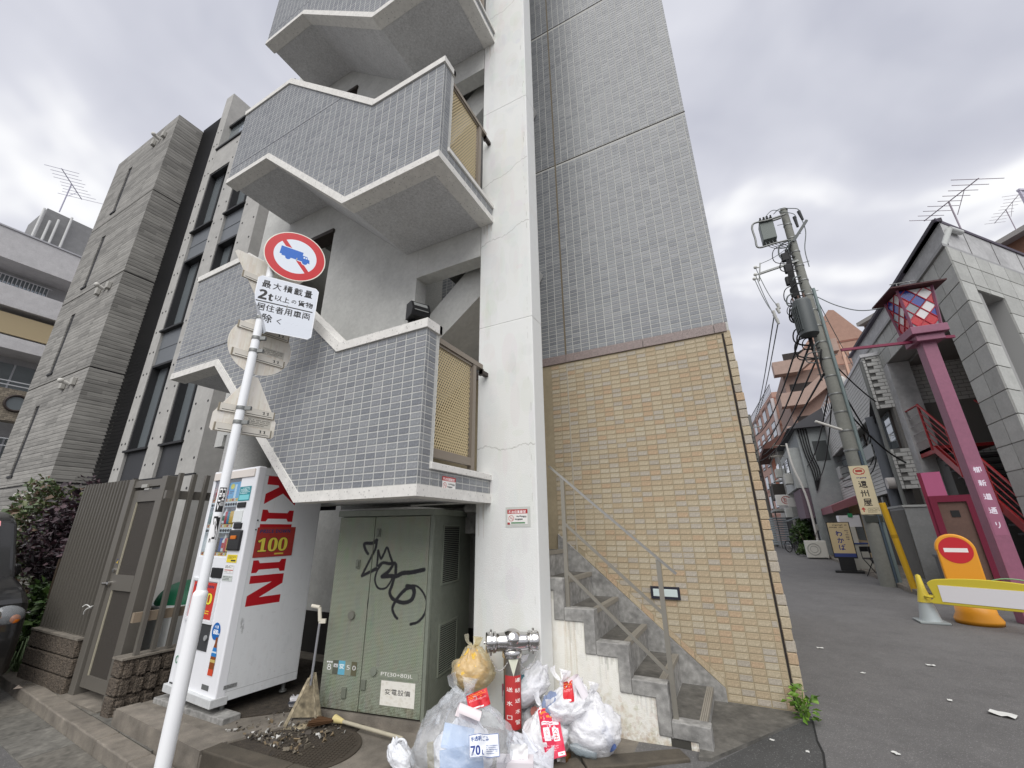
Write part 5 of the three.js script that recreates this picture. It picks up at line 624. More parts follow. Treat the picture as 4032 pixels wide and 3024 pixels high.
  const s2 = P(2125, 3046, 1, gnd), car = thing('plastic_carrier', 'white plastic carrier bag heaped beside the tissue box', 'plastic bag', [s2.x, gnd, s2.z]); obj('bag', bagShape(.12, .15, .1, 52, { folds: 7, lean: -.15 }), film(240, 242, 248, .3), car); obj('ear', [new THREE.ConeGeometry(.05, .13, 9).scale(1, 1, .4).rotateZ(.5).translate(-.07, .15, .02), new THREE.ConeGeometry(.05, .12, 9).scale(1, 1, .4).rotateZ(-.5).translate(.08, .11, .02)], film(240, 242, 248, .3), car);
  const can = (px, py, y, rot, body, label, top = true) => { const q = P(px, py, 1, y), c = thing('drink_can', label, 'can', [q.x, y, q.z], 0, 'loose drink cans'); const pt = (n, gg, m) => { gg.translate(0, -.055, 0).rotateX(rot[0]).rotateZ(rot[1]).translate(0, .035, 0); return obj(n, gg, m, c); }; pt('body', lathe([[0, .004], [.024, 0], [.033, .012], [.033, .1], [.026, .113]], 24), body); pt('lid', lathe([[.0265, .113], [.0275, .116], [.0235, .11], [0, .109]], 24), M.steel); pt('tab', bx(.012, .002, .02).translate(0, .1115, .004), M.steelDull); };
  can(2232, 2960, .03, [1.3, -.35], M.steel, 'silver drink can lying against the white bag'); can(2222, 3010, gnd, [1.35, -.5], plain(120, 78, 36, { roughness: .3, metalness: .5 }), 'copper brown drink can lying by the pad kerb'); can(2052, 2885, gnd, [.2, .1], plain(58, 62, 72, { roughness: .3, metalness: .4 }), 'dark upright drink can beside the standpipe foot');
}
{ // long-handled dustpan and broom by the cabinet
  const b = P(1165, 2870, 1, -.012), g = thing('dustpan', 'grimy white dustpan with upright handle standing by the cabinet', 'dustpan', [b.x, -.012, b.z], .5);
  const z1 = (x, y) => PL(g, 600 + x * .4973, 2200 + y * .4973, 2, -.02); const top = z1(1330, 470), neck = z1(1265, 935);
  const grime = std(0xffffff, { side: THREE.DoubleSide, roughness: .8, map: dataTex(256, 256, (u, v, i, j) => { const n = ring(u, v, 6, 3), a = .62 + n * .3 + (grain(i, j) - .5) * .08; return [a, a * .93, a * .78]; }, { size: .4 }) });
  obj('pan', [prism([[-.1, 0], [-.075, 0], [neck.x + .0, neck.y], [neck.x - .02, neck.y]], .0, .012), prism([[.13, 0], [.145, 0], [neck.x + .022, neck.y - .03], [neck.x + .01, neck.y]], -.02, -.012), prism([[-.1, .01], [.14, .01], [neck.x + .02, neck.y], [neck.x - .015, neck.y]], -.16, -.152).rotateX(.18).translate(0, 0, .06), bb(-.1, .14, .0, .008, -.13, .03)], grime, g);
  obj('handle', [rod([neck.x, neck.y - .05, -.01], [top.x, top.y, -.02], .009, 12)], plain(160, 160, 164, { roughness: .35, metalness: .5 }), g);
  const gx = z1(1262, 372), gt = z1(1325, 385); obj('grip', [rod([top.x, top.y - .02, -.02], [gt.x, gt.y, -.02], .014, 12), rod([gt.x, gt.y, -.02], [gx.x, gx.y, -.02], .014, 12), bx(.05, .03, .02, top.x + .02, top.y - .02, -.02)], plain(214, 208, 192, { roughness: .6 }), g);
  const a = P(1340, 2845, 1, .02), e = P(1585, 2910, 1, .02), h0 = P(1225, 2860, 1, .0), br = thing('broom', 'short broom with worn brown bristles lying below the cabinet', 'broom', [a.x, .01, a.z]); const dx = e.x - a.x, dz = e.z - a.z, hx = h0.x - a.x, hz = h0.z - a.z;
  obj('stick', rod([0, .02, 0], [dx, .012, dz], .012, 12), plain(196, 188, 166, { map: T.mottle }), br);
  obj('binding', [rod([-.06 * Math.sign(dx), .024, .0], [.03, .02, 0], .028, 10, .014)], plain(200, 184, 130), br);
  const r = rngOf(6), bs = []; for (let i = 0; i < 240; i++) { const w = (r() - .5) * 2, y = r() * .03; bs.push(rod([hx * .25, .015 + y * .4, hz * .25 + w * .012], [hx * (.85 + r() * .2) + w * .02, .005 + y, hz * (.85 + r() * .2) + w * .06], .0016, 3)); } obj('bristles', bs, plain(82, 56, 32, { roughness: .9 }), br, { kind: 'stuff' });
}
{ // round manhole cover with a raised grid, notices on walls, weeds
  const c = P(1241, 2951, 1, -.012), g = thing('manhole_cover', 'round rusty manhole cover with a raised grid', 'manhole cover', [c.x, -.012, c.z], .3), R = .29; const iron = plain(78, 70, 60, { roughness: .8, map: T.mottle, metalness: .2 });
  obj('disc', cyl(R, R, .006, 0, 0, 0, 48), iron, g); obj('rim', lathe([[R - .02, .006], [R - .018, .011], [R - .002, .011], [R, .004]], 48), iron, g); const s = []; for (let i = -10; i <= 10; i++) for (let j = -10; j <= 10; j++) { const x = i * .026, z = j * .026; if (Math.hypot(x, z) < R - .035) s.push(bx(.015, .006, .015, x, .007, z)); } obj('studs', s, iron, g, { kind: 'stuff' });
  const nt = printed(320, 220, (c2, w, h) => { c2.fillStyle = '#e6e4e0'; c2.fillRect(0, 0, w, h); c2.fillStyle = '#ad2f2f'; c2.fillRect(0, 0, w, 64); write(c2, '不法投棄厳禁', 14, 14, 44, { color: '#f4eeee', width: .13, gap: .08 }); c2.strokeStyle = '#b8483c'; c2.lineWidth = 7; c2.beginPath(); c2.arc(62, 130, 40, 0, 7); c2.stroke(); c2.beginPath(); c2.moveTo(34, 100); c2.lineTo(92, 160); c2.stroke(); c2.fillStyle = '#caa'; c2.fillRect(44, 118, 40, 22); smallPrint(c2, 122, 84, 180, 84, 2, '#3c3c40', 6); c2.fillStyle = '#3c7c4a'; c2.fillRect(60, 188, 220, 20); c2.fillStyle = '#ad2f2f'; c2.fillRect(0, 190, 40, 30); });
  const n1 = thing('notice_sign', 'red and white no dumping notice taped to the white pillar', 'notice', [-1.59, 1.43, -3.157], 0, 'no dumping notices'); decal('tape', sheet(.225, .155, 0, .0, 0), plain(198, 200, 194, { roughness: .35 }), n1); decal('sheet', sheet(.183, .117, -.003, 0, .002), nt, n1);
  const n2 = thing('notice_sign', 'red and white no dumping notice on the stair parapet tiles', 'notice', [-1.8515, 1.648, -2.554], Math.PI / 2, 'no dumping notices'); decal('tape', sheet(.21, .14, 0, 0, 0), plain(150, 152, 156, { roughness: .2, transparent: true, opacity: .5 }), n2); decal('sheet', sheet(.165, .108, 0, 0, .002), nt, n2);
}

// ---------------------------------------------------------------- fence, gate, plants and vehicle along the left street
const bronzeGrey = plain(106, 102, 95, { roughness: .5, metalness: .2 }), bronzeDk = plain(76, 73, 68, { roughness: .55, metalness: .2 });
const splitBump = dataTex(256, 256, (u, v, i, j) => .5 + ring(u, v, 9, 4) * .6 + ring(u, v, 24, 2) * .3, { size: .22, color: false });
const splitFace = std(0xffffff, { roughness: .95, bumpMap: splitBump, bumpScale: .03, map: dataTex(256, 256, (u, v, i, j) => { const a = .40 + ring(u, v, 9, 4) * .12 + ring(u, v, 30, 6) * .08 + (grain(i, j) - .5) * .08; return [a, a * .90, a * .79]; }, { size: .4 }) });
{
  const f = thing('corrugated_fence', 'brown corrugated metal fence on a rough block wall', 'fence', [-6.55, -.13, -2.25]);
  const pts = []; const n = 15, pw = 1.13 / n; for (let i = 0; i <= n * 4; i++) { const k = i % 4, x = -.56 + i * pw / 4; pts.push([x, k === 0 || k === 3 ? 0 : .028]); }
  const s = []; for (let i = 0; i < pts.length - 1; i++) { const [a, za] = pts[i], [b, zb] = pts[i + 1]; if (Math.abs(za - zb) < 1e-6) s.push([a, za, b, zb]); else s.push([a, za, a + .008, zb], [a + .008, zb, b, zb]); }
  const pan = obj('panel', s.map(([a, za, b, zb]) => quad([a, .5, za], [b, .5, zb], [b, 2.03, zb], [a, 2.03, za])), std(srgb(90, 86, 79), { side: THREE.DoubleSide, roughness: .55, metalness: .15 }), f);
  obj('rail', bb(-.56, .56, .56, .6, -.05, -.01), bronzeDk, f); obj('rail', bb(-.56, .56, 1.9, 1.94, -.05, -.01), bronzeDk, f); for (const x of [-.55, .53]) obj('post', bb(x - .02, x + .02, .45, 2.05, -.06, -.015), bronzeDk, f);
  for (let row = 0; row < 3; row++) for (let k = 0; k < 3; k++) { const x0 = -.58 + k * .39 + (row % 2 ? -.19 : 0), a = Math.max(-.58, x0), b = Math.min(.6, x0 + .385); if (b - a > .05) obj('block', rb(a, b, row * .16, row * .16 + .152, -.14, .075, .012), splitFace, f); } if (true) obj('block', rb(.4, .6, .16, .312, -.14, .075, .012), splitFace, f);
  obj('coping', bb(-.585, .605, .472, .49, -.15, .08), M.concreteOld, f);
  obj('footing_post', bb(-.68, -.62, 0, .42, -.06, .02), plain(96, 106, 122, { roughness: .6 }), f);
}
{
  const g = thing('metal_gate', 'brown framed metal gate with mesh panels and a chrome lever', 'gate', [-5.51, -.13, -2.25]);
  obj('frame_post', rb(-.4, -.29, 0, 2.02, -.06, .05, .006), bronzeGrey, g); obj('frame_post', rb(.29, .39, .04, 2.02, -.06, .05, .006), bronzeGrey, g); obj('frame_head', bb(-.29, .29, 1.93, 2.0, -.05, .035), bronzeGrey, g);
  const leaf = obj('leaf', [bb(-.285, -.2, .1, 1.9, -.03, .02), bb(.2, .285, .1, 1.9, -.03, .02), bb(-.2, .2, 1.78, 1.9, -.029, .019), bb(-.2, .2, .1, .2, -.029, .019), bb(-.2, .2, .93, 1.07, -.029, .022)], bronzeGrey, g);
  const mesh = plain(64, 59, 53, { roughness: .7, bumpMap: dataTex(32, 32, (u, v) => ((u * 4 % 1) < .5) === ((v * 4 % 1) < .5) ? .8 : .2, { size: .02, color: false }), bumpScale: .002 });
  for (const [a, b] of [[.2, .93], [1.07, 1.78]]) { obj('panel', bb(-.2, .2, a, b, -.01, .004), mesh, leaf); obj('bead', bb(-.2, -.19, a, b, .004, .016), plain(176, 170, 150), leaf); }
  const lv = obj('lever', [cyl(.022, .022, .03, 0, 0, 0, 16).rotateX(Math.PI / 2).translate(-.245, .99, .02), rod([-.245, .99, .05], [-.33, .985, .055], .01, 10)], M.chrome, leaf); obj('lock', [cyl(.02, .02, .016, 0, 0, 0, 16).rotateX(Math.PI / 2).translate(-.235, 1.11, .02)], M.chrome, leaf);
  decal('warning_label', sheet(.03, .05, -.235, 1.19, .0215), printed(48, 80, (c, w, h) => { c.fillStyle = '#30406a'; c.fillRect(0, 0, w, h); c.fillStyle = '#d8b83a'; c.beginPath(); c.moveTo(0, 60); c.lineTo(48, 10); c.lineTo(48, 70); c.fill(); }), leaf);
  obj('closer', bb(-.1, .02, 1.92, 1.955, .02, .05), plain(170, 168, 160, { roughness: .4, metalness: .3 }), g); obj('knotted_string', [tube([[-.38, .78, .06], [-.46, .74, .08], [-.5, .7, .07]], .006, 12, 5), tube([[-.4, .76, .06], [-.44, .79, .09], [-.49, .77, .1]], .005, 12, 5)], plain(206, 206, 202), g);
  obj('sill', bb(-.42, .42, -.02, .035, -.1, .12), M.concreteOld, g);
}
{
  const g = thing('slat_fence', 'brown upright slat fence on a split block wall behind the vending machine', 'fence', [-4.87, -.1, -2.14]);
  for (let i = 0; i < 9; i++) obj('slat', bb(-.045, -.005, i ? .44 : .42, 2.0, -.06 - i * .122 - .035, -.06 - i * .122), bronzeGrey, g);
  obj('rail', bb(-.085, -.047, 1.75, 1.83, -1.15, 0), bronzeGrey, g); obj('rail', bb(-.085, -.047, .68, .76, -1.15, 0), plain(138, 124, 106, { roughness: .55 }), g);
  for (let row = 0; row < 3; row++) for (let k = 0; k < 4; k++) { const o = row % 2 ? .11 : 0, a = Math.min(0.02, .02 - k * .3 + o), b = .02 - (k + 1) * .3 + o + .012; if (a - b > .04) obj('block', rb(-.15, .0, row * .135 + (row ? .004 : -.08), row * .135 + .131, b, a, .012), splitFace, g); }
  for (const y of [.05, .19, .32]) for (let k = 0; k < 10; k++) obj('face_rib', rb(-.004, .018 + (k % 3) * .006, y - .055, y + .055, -.07 - k * .1, -.005 - k * .1, .012), splitFace, g);
  obj('coping', bb(-.16, .02, .405, .42, -1.18, .03), M.concreteOld, g);
}
{ const g = thing('plastic_bin', 'white bin with a green domed lid behind the slat fence', 'bin', [-5.5, -.1, -2.85]); obj('body', [rb(-.28, .28, .02, .72, -.26, .26, .04)], plain(206, 208, 206, { roughness: .5 }), g); obj('lid', new THREE.SphereGeometry(.3, 28, 12, 0, 6.3, 0, 1.57).scale(1, .75, .95).translate(0, .72, 0), plain(34, 120, 84, { roughness: .45 }), g); obj('rim', rb(-.3, .3, .68, .73, -.285, .285, .02), plain(220, 222, 222), g); }
function leaves(n, place, size, tones, seed, o = {}) { // many small folded leaves with tone per leaf
  const r = rngOf(seed), pos = new Float32Array(n * 18), col = new Float32Array(n * 18), a = V(), q = new THREE.Quaternion(), e = new THREE.Euler();
  for (let i = 0; i < n; i++) { const c = place(r), s = size * (.6 + r() * .8), t = tones[(r() * tones.length) | 0], k = .8 + r() * .4; e.set((r() - .5) * (o.flop || 2.2) - .4, r() * 6.283, (r() - .5) * 1.6); q.setFromEuler(e); const w = s * (o.w || .42), pts = [[0, 0, 0], [w, .12 * s, s * .5], [0, 0, s], [0, 0, 0], [0, 0, s], [-w, .12 * s, s * .5]]; pts.forEach((p, j) => { a.set(...p).applyQuaternion(q); pos[i * 18 + j * 3] = a.x + c[0]; pos[i * 18 + j * 3 + 1] = a.y + c[1]; pos[i * 18 + j * 3 + 2] = a.z + c[2]; col[i * 18 + j * 3] = t[0] * k; col[i * 18 + j * 3 + 1] = t[1] * k; col[i * 18 + j * 3 + 2] = t[2] * k; }); }
  const g = new THREE.BufferGeometry(); g.setAttribute('position', new THREE.BufferAttribute(pos, 3)); g.setAttribute('color', new THREE.BufferAttribute(col, 3)); g.setAttribute('uv', new THREE.BufferAttribute(new Float32Array(n * 12), 2)); g.computeVertexNormals(); return g;
}
const leafMat = new THREE.MeshPhysicalMaterial({ vertexColors: true, roughness: .6, transmission: .25, thickness: 0, side: THREE.DoubleSide });
const blob = (cx, cy, cz, rx, ry, rz, lumps, seed) => { const q = rngOf(seed), L = Array.from({ length: lumps }, () => { const a = q() * 6.28, u = q() * 2 - 1, w = Math.sqrt(1 - u * u) * (.45 + q() * .5); return [cx + Math.cos(a) * w * rx, cy + u * ry * .8, cz + Math.sin(a) * w * rz, .3 + q() * .25]; }); return (r) => { const [x, y, z, s] = L[(r() * L.length) | 0]; const a = r() * 6.28, u = r() * 2 - 1, w = Math.sqrt(1 - u * u), d = .55 + .45 * Math.cbrt(r()); return [x + Math.cos(a) * w * rx * s * d, Math.max(.02, y + u * ry * s * d), z + Math.sin(a) * w * rz * s * d]; }; };
function shrub(name, label, pos, crown, stems, n, size, tones, seed, group, o) { const g = thing(name, label, 'shrub', pos, 0, group); obj('crown', leaves(n, crown, size, tones, seed, o), leafMat, g, { uv: true }); const r = rngOf(seed + 1); for (let i = 0; i < stems; i++) { const a = r() * 6.28; obj('stem', tube([[Math.cos(a) * .08, 0, Math.sin(a) * .08], [Math.cos(a) * .2, .5, Math.sin(a) * .15], [Math.cos(a) * .45, 1.1 + r() * .3, Math.sin(a) * .3]], .016, 8, 5), plain(70, 58, 46), g); } return g; }
shrub('maple_shrub', 'dark purple leaved maple shrub beside the corrugated fence', [-8.5, -.15, -2.75], blob(0, 1.15, 0, 1.0, .95, .5, 26, 3), 7, 5200, .085, [[.05, .022, .032], [.032, .016, .024], [.075, .035, .045], [.022, .012, .018]], 5, 'shrubs beside the fence');
shrub('green_shrub', 'light green shrub with russet tips above the purple one', [-10.6, -.15, -2.9], blob(0, 1.45, 0, 1.1, .85, .5, 24, 9), 6, 4200, .1, [[.09, .13, .035], [.06, .1, .03], [.13, .15, .06], [.12, .07, .04]], 8, 'shrubs beside the fence');
shrub('low_shrub', 'low bright green bush at the foot of the purple shrub', [-7.62, -.15, -2.42], blob(0, .5, 0, .5, .42, .22, 14, 12), 5, 1500, .09, [[.06, .12, .025], [.09, .16, .035], [.04, .08, .02]], 12, 'shrubs beside the fence');
{ const g = thing('grass_clump', 'clump of long striped grass at the kerb by the fence', 'grass', [-7.42, -.12, -2.28]); const r = rngOf(14), b = []; for (let i = 0; i < 130; i++) { const a = r() * 6.28, L = .25 + r() * .3, h = .12 + r() * .28, p = [[0, 0, 0], [Math.cos(a) * L * .4, h, Math.sin(a) * L * .3], [Math.cos(a) * L, h * .55, Math.sin(a) * L * .6]], c = new THREE.CatmullRomCurve3(p.map((q) => V(...q))).getPoints(5), w = .007, pos = []; for (let k = 0; k < 5; k++) { const u = c[k], v = c[k + 1], w0 = w * (1 - k / 6), w1 = w * (1 - (k + 1) / 6), nx = -Math.sin(a), nz = Math.cos(a); pos.push(u.x - nx * w0, u.y, u.z - nz * w0, u.x + nx * w0, u.y, u.z + nz * w0, v.x + nx * w1, v.y, v.z + nz * w1, u.x - nx * w0, u.y, u.z - nz * w0, v.x + nx * w1, v.y, v.z + nz * w1, v.x - nx * w1, v.y, v.z - nz * w1); } const q = new THREE.BufferGeometry(); q.setAttribute('position', new THREE.Float32BufferAttribute(pos, 3)); q.computeVertexNormals(); q.translate((r() - .5) * .15, 0, (r() - .5) * .1); b.push(q); } obj('blades', b, std(srgb(104, 124, 84), { side: THREE.DoubleSide, roughness: .6 }), g, { kind: 'stuff' }); }
{ // dark van passing at the edge of the frame, nose towards us
  const g = thing('black_van', 'black van with a clear headlamp coming along the street', 'van', [-6.42, -.2, -1.16]), paint = new THREE.MeshPhysicalMaterial({ color: srgb(14, 13, 13), roughness: .35, clearcoat: .6, clearcoatRoughness: .05 });
  const prof = new THREE.Shape(); prof.moveTo(0, .32); prof.quadraticCurveTo(.04, .6, -.04, .86); prof.quadraticCurveTo(-.2, .99, -.62, 1.06); prof.lineTo(-1.15, 1.62); prof.quadraticCurveTo(-1.3, 1.72, -1.6, 1.75); prof.lineTo(-3.3, 1.75); prof.quadraticCurveTo(-3.45, 1.72, -3.5, 1.2); prof.lineTo(-3.5, .3); prof.lineTo(-3.05, .26); prof.absarc(-2.75, .3, .31, 0, Math.PI, false); prof.lineTo(-1.05, .26); prof.absarc(-.72, .3, .31, 0, Math.PI, false); prof.lineTo(-.2, .26); prof.closePath();
  obj('body', new THREE.ExtrudeGeometry(prof, { depth: 1.36, bevelEnabled: true, bevelSize: .05, bevelThickness: .06, bevelSegments: 4, curveSegments: 10 }).translate(-.05, 0, -.68), paint, g);
  const gl = new THREE.MeshPhysicalMaterial({ color: srgb(40, 48, 48), roughness: .04, clearcoat: 1 });
  const ws = obj('windscreen', quad([-.68, 1.09, .62], [-.68, 1.09, -.62], [-1.17, 1.64, -.58], [-1.17, 1.64, .58]), gl, g); ws.position.set(.02, .025, 0); decal('inspection_label', quad([-1.05, 1.555, -.5], [-1.05, 1.555, -.56], [-1.1, 1.61, -.56], [-1.1, 1.61, -.5]).translate(.04, .045, 0), plain(220, 150, 150), ws);
  for (const s of [-1, 1]) { obj('side_window', prism([[-1.0, 1.1], [-1.42, 1.6], [-2.1, 1.62], [-2.1, 1.1]], s * .7425, s * .7425 + .004), gl, g); obj('side_window', prism([[-2.2, 1.1], [-2.2, 1.62], [-3.2, 1.6], [-3.25, 1.1]], s * .7425, s * .7425 + .004), gl, g);
    const h = obj('headlamp', new THREE.SphereGeometry(.19, 24, 16).scale(.6, .62, 1.05).rotateY(s * .5).translate(-.12, .78, s * .55), new THREE.MeshPhysicalMaterial({ color: srgb(214, 218, 222), roughness: .05, transmission: .75, thickness: 0 }), g); obj('reflector', new THREE.SphereGeometry(.15, 20, 12).scale(.5, .6, 1).rotateY(s * .5).translate(-.14, .78, s * .55), plain(150, 152, 156, { roughness: .2, metalness: .8 }), h); obj('lamp_lens', [new THREE.SphereGeometry(.06, 18, 12).translate(-.045, .79, s * .52)], M.chrome, h); obj('indicator', new THREE.SphereGeometry(.045, 14, 10).translate(-.035, .75, s * .66), plain(224, 120, 30, { roughness: .2 }), h);
    obj('fog_lamp', cyl(.06, .06, .04, 0, 0, 0, 18).rotateZ(Math.PI / 2).translate(.03, .43, s * .56), M.chrome, g);
    obj('mirror', rb(-1.02, -.92, 1.08, 1.22, s > 0 ? .755 : -.83, s > 0 ? .83 : -.755, .03), paint, g);
    for (const x of [-.77, -2.8]) { const w = obj('wheel', [new THREE.TorusGeometry(.21, .075, 14, 30).translate(x, .29, s * .66)], M.rubber, g); obj('rim', [cyl(.17, .17, .1, 0, 0, 0, 24).rotateX(Math.PI / 2).translate(x, .29, s * .66)], M.steelDull, w); } }
  obj('grille', rb(-.03, .035, .56, .7, -.42, .42, .01), plain(18, 18, 18, { roughness: .4 }), g); obj('number_plate', bb(.03, .045, .42, .53, -.165, .165), plain(214, 196, 60), g); obj('bumper_intake', rb(-.05, .02, .28, .4, -.5, .5, .01), M.blackMatt, g);
}
// ---------------------------------------------------------------- grey concrete apartment house up the left street
{
  const g = thing('concrete_building', 'board marked grey concrete apartment house with black louvres and tall dark windows', 'building');
  const boards = std(0xffffff, { roughness: .9, map: dataTex(1024, 1024, (u, v, i, j) => { const row = Math.floor(v * 24), h = grain(row, 7), seg = grain(row * 3 + Math.floor(u * 2 + h * 2), 11), streak = fbm(u * 6 + row * 9, v * 160, 2, 3); const edge = (v * 24 % 1) < .09 ? -.10 : 0; const a = .545 + (seg - .5) * .11 + streak * .09 + edge + ring(u, v, 3, 5) * .05 + (grain(i, j) - .5) * .05; return [a, a * .985, a * .95]; }, { size: 2.6 }), bumpMap: dataTex(256, 256, (u, v) => (v * 24 % 1) < .12 ? 0 : .5 + grain(Math.floor(v * 24), 3) * .5, { size: 2.6, color: false }), bumpScale: .015 });
  const smooth = std(0xffffff, { roughness: .8, map: dataTex(512, 512, (u, v, i, j) => { const a = .665 + ring(u, v, 3, 6) * .05 + ring(u, v, 14, 3) * .03 + (grain(i, j) - .5) * .04; return [a, a * .99, a * .965]; }, { size: 2.2 }) });
  const dark = plain(34, 34, 36, { roughness: .6 }), zf = -3.9, js = [2.54, 5.55, 8.54, 11.55, 14.8], yB = -.3;
  const slitX0 = -17.66, slitX1 = -17.36;
  for (let k = 0; k < 5; k++) { const y0 = k ? js[k - 1] + .02 : yB, y1 = js[k] - .02; const s0 = y0 + .3, s1 = y0 + (k ? 2.3 : 2.0); const p = obj('wall_panel', [bb(-19, slitX0, y0, y1, -12, zf), bb(slitX1, -14.66, y0, y1, -12, zf), bb(slitX0, slitX1, y0, s0, -12, zf - .002), bb(slitX0, slitX1, s1, y1, -12, zf - .002)], boards, g);
    obj('slit_window', bb(slitX0, slitX1, s0, s1, -4.5, -4.3), plain(70, 76, 80, { roughness: .15 }), p); obj('sill', bb(slitX0 - .05, slitX1 + .03, s0 - .06, s0, -4.3, zf + .03), dark, p);
    if (k > 0) { const yl = js[k - 1] + (k > 3 ? 2.6 : -.35); for (const x of [-15.95, -15.25]) obj('vent_hood', rb(x - .09, x + .07, yl - .1, yl + .12, zf, zf + .1, .02), plain(168, 166, 160), p); obj('camera', [cyl(.05, .05, .22, 0, 0, 0, 12).rotateX(1.3).translate(-15.6, yl, zf + .02), new THREE.SphereGeometry(.07, 12, 8).translate(-15.6, yl + .05, zf + .2)], plain(196, 194, 188), p); } }
  obj('joint_core', bb(-18.98, -14.68, yB, 14.75, -11.9, zf - .03), dark, g);
  const lv = obj('louvre_back', bb(-14.66, -13.5, yB, 14.86, -12, -4.75), dark, g); for (let y = 2.0; y < 14.8; y += .1) obj('slat', bb(-14.655, -13.505, -.035, .035, -.012, .012).rotateX(.5).translate(0, y, -4.66), plain(30, 30, 32, { roughness: .5 }), lv);
  const zp = -4.613, sills = [3.25, 6.52, 9.78, 13.0];
  for (const [a, b, top] of [[-13.5, -13.08, 15.65], [-12.0, -11.4, 13.0], [-10.45, -9.73, 13.0]]) { const p = obj('pier', [bb(a, b, 2.4, top, top > 15 ? -8 : -12, zp), bb(a, b, yB, 2.4, -5.1, zp)], smooth, g); const h = []; for (let y = 2.2; y < 14.5; y += .62) for (const x of [a + .12, b - .12]) h.push(cyl(.028, .028, .006, 0, 0, 0, 8).rotateX(Math.PI / 2).translate(x, y, zp)); if (b > -10) for (let y = 2.2; y < 14.5; y += .9) for (const z of [-4.9, -5.6, -6.3]) h.push(cyl(.03, .03, .006, 0, 0, 0, 8).rotateZ(-Math.PI / 2).translate(b, y, z)); obj('tie_holes', h, dark, p, { kind: 'stuff' }); }
  for (const [a, b] of [[-13.08, -12.0], [-11.4, -10.45]]) for (let k = 0; k < 3; k++) {
    const y0 = sills[k], y1 = y0 + 2.25, yl = k ? sills[k - 1] + 2.25 : -.3;
    const sp = obj('spandrel', [bb(a, b, yl, y0 - .05, -5.2, zp - .06), bb(a, b, mix(yl, y0, .48) - .012, mix(yl, y0, .48) + .012, zp - .06, zp - .05)], k ? plain(104, 108, 112, { roughness: .45 }) : plain(46, 47, 50, { roughness: .5 }), g); obj('sill', bb(a - .03, b + .02, y0 - .05, y0, -4.9, zp + .05), dark, sp);
    const w = obj('window', [bb(a, a + .06, y0, y1, -5.0, zp - .02), bb(b - .05, b, y0, y1, -5.0, zp - .1), bb(a + .06, b - .05, y1 - .06, y1, -5.0, zp - .02), bb(a + .06, b - .05, y0, y0 + .06, -5.0, zp - .1), bb((a + b) / 2 - .03, (a + b) / 2 + .03, y0 + .06, y1 - .06, -4.82, -4.77)], dark, g); obj('pane', bb(a + .06, b - .05, y0 + .06, y1 - .06, -4.82, -4.8), M.glass, w);
  }
  obj('core', bb(-13.2, -9.9, 2.4, 13.0, -12, -5.0), smooth, g); obj('garage_wall', [bb(-13.5, -9.73, yB, 2.4, -12.2, -12), bb(-13.5, -9.8, yB, 2.46, -5.09, -4.95)], smooth, g); obj('floor_band', bb(-13.08, -9.74, 12.03, 13.02, -12, zp - .003), smooth, g); obj('ledge', bb(-13.1, -9.7, 13.02, 13.08, -6, zp + .04), dark, g); const tw = obj('top_window', bb(-13.08, -9.74, 14.2, 14.28, -4.9, -4.75), dark, g); obj('pane', bb(-13.08, -9.75, 13.08, 14.2, -4.85, -4.83), M.glass, tw); obj('set_back_wall', bb(-13.08, -9.8, 13.0, 14.2, -12, -7), smooth, g); obj('base_joint', bb(-13.4, -9.72, 2.46, 2.5, zp - .05, zp + .004), dark, g);
  obj('side_wall', bb(-9.74, -9.729, 2.4, 13.0, -12, zp - .004), smooth, g);
}
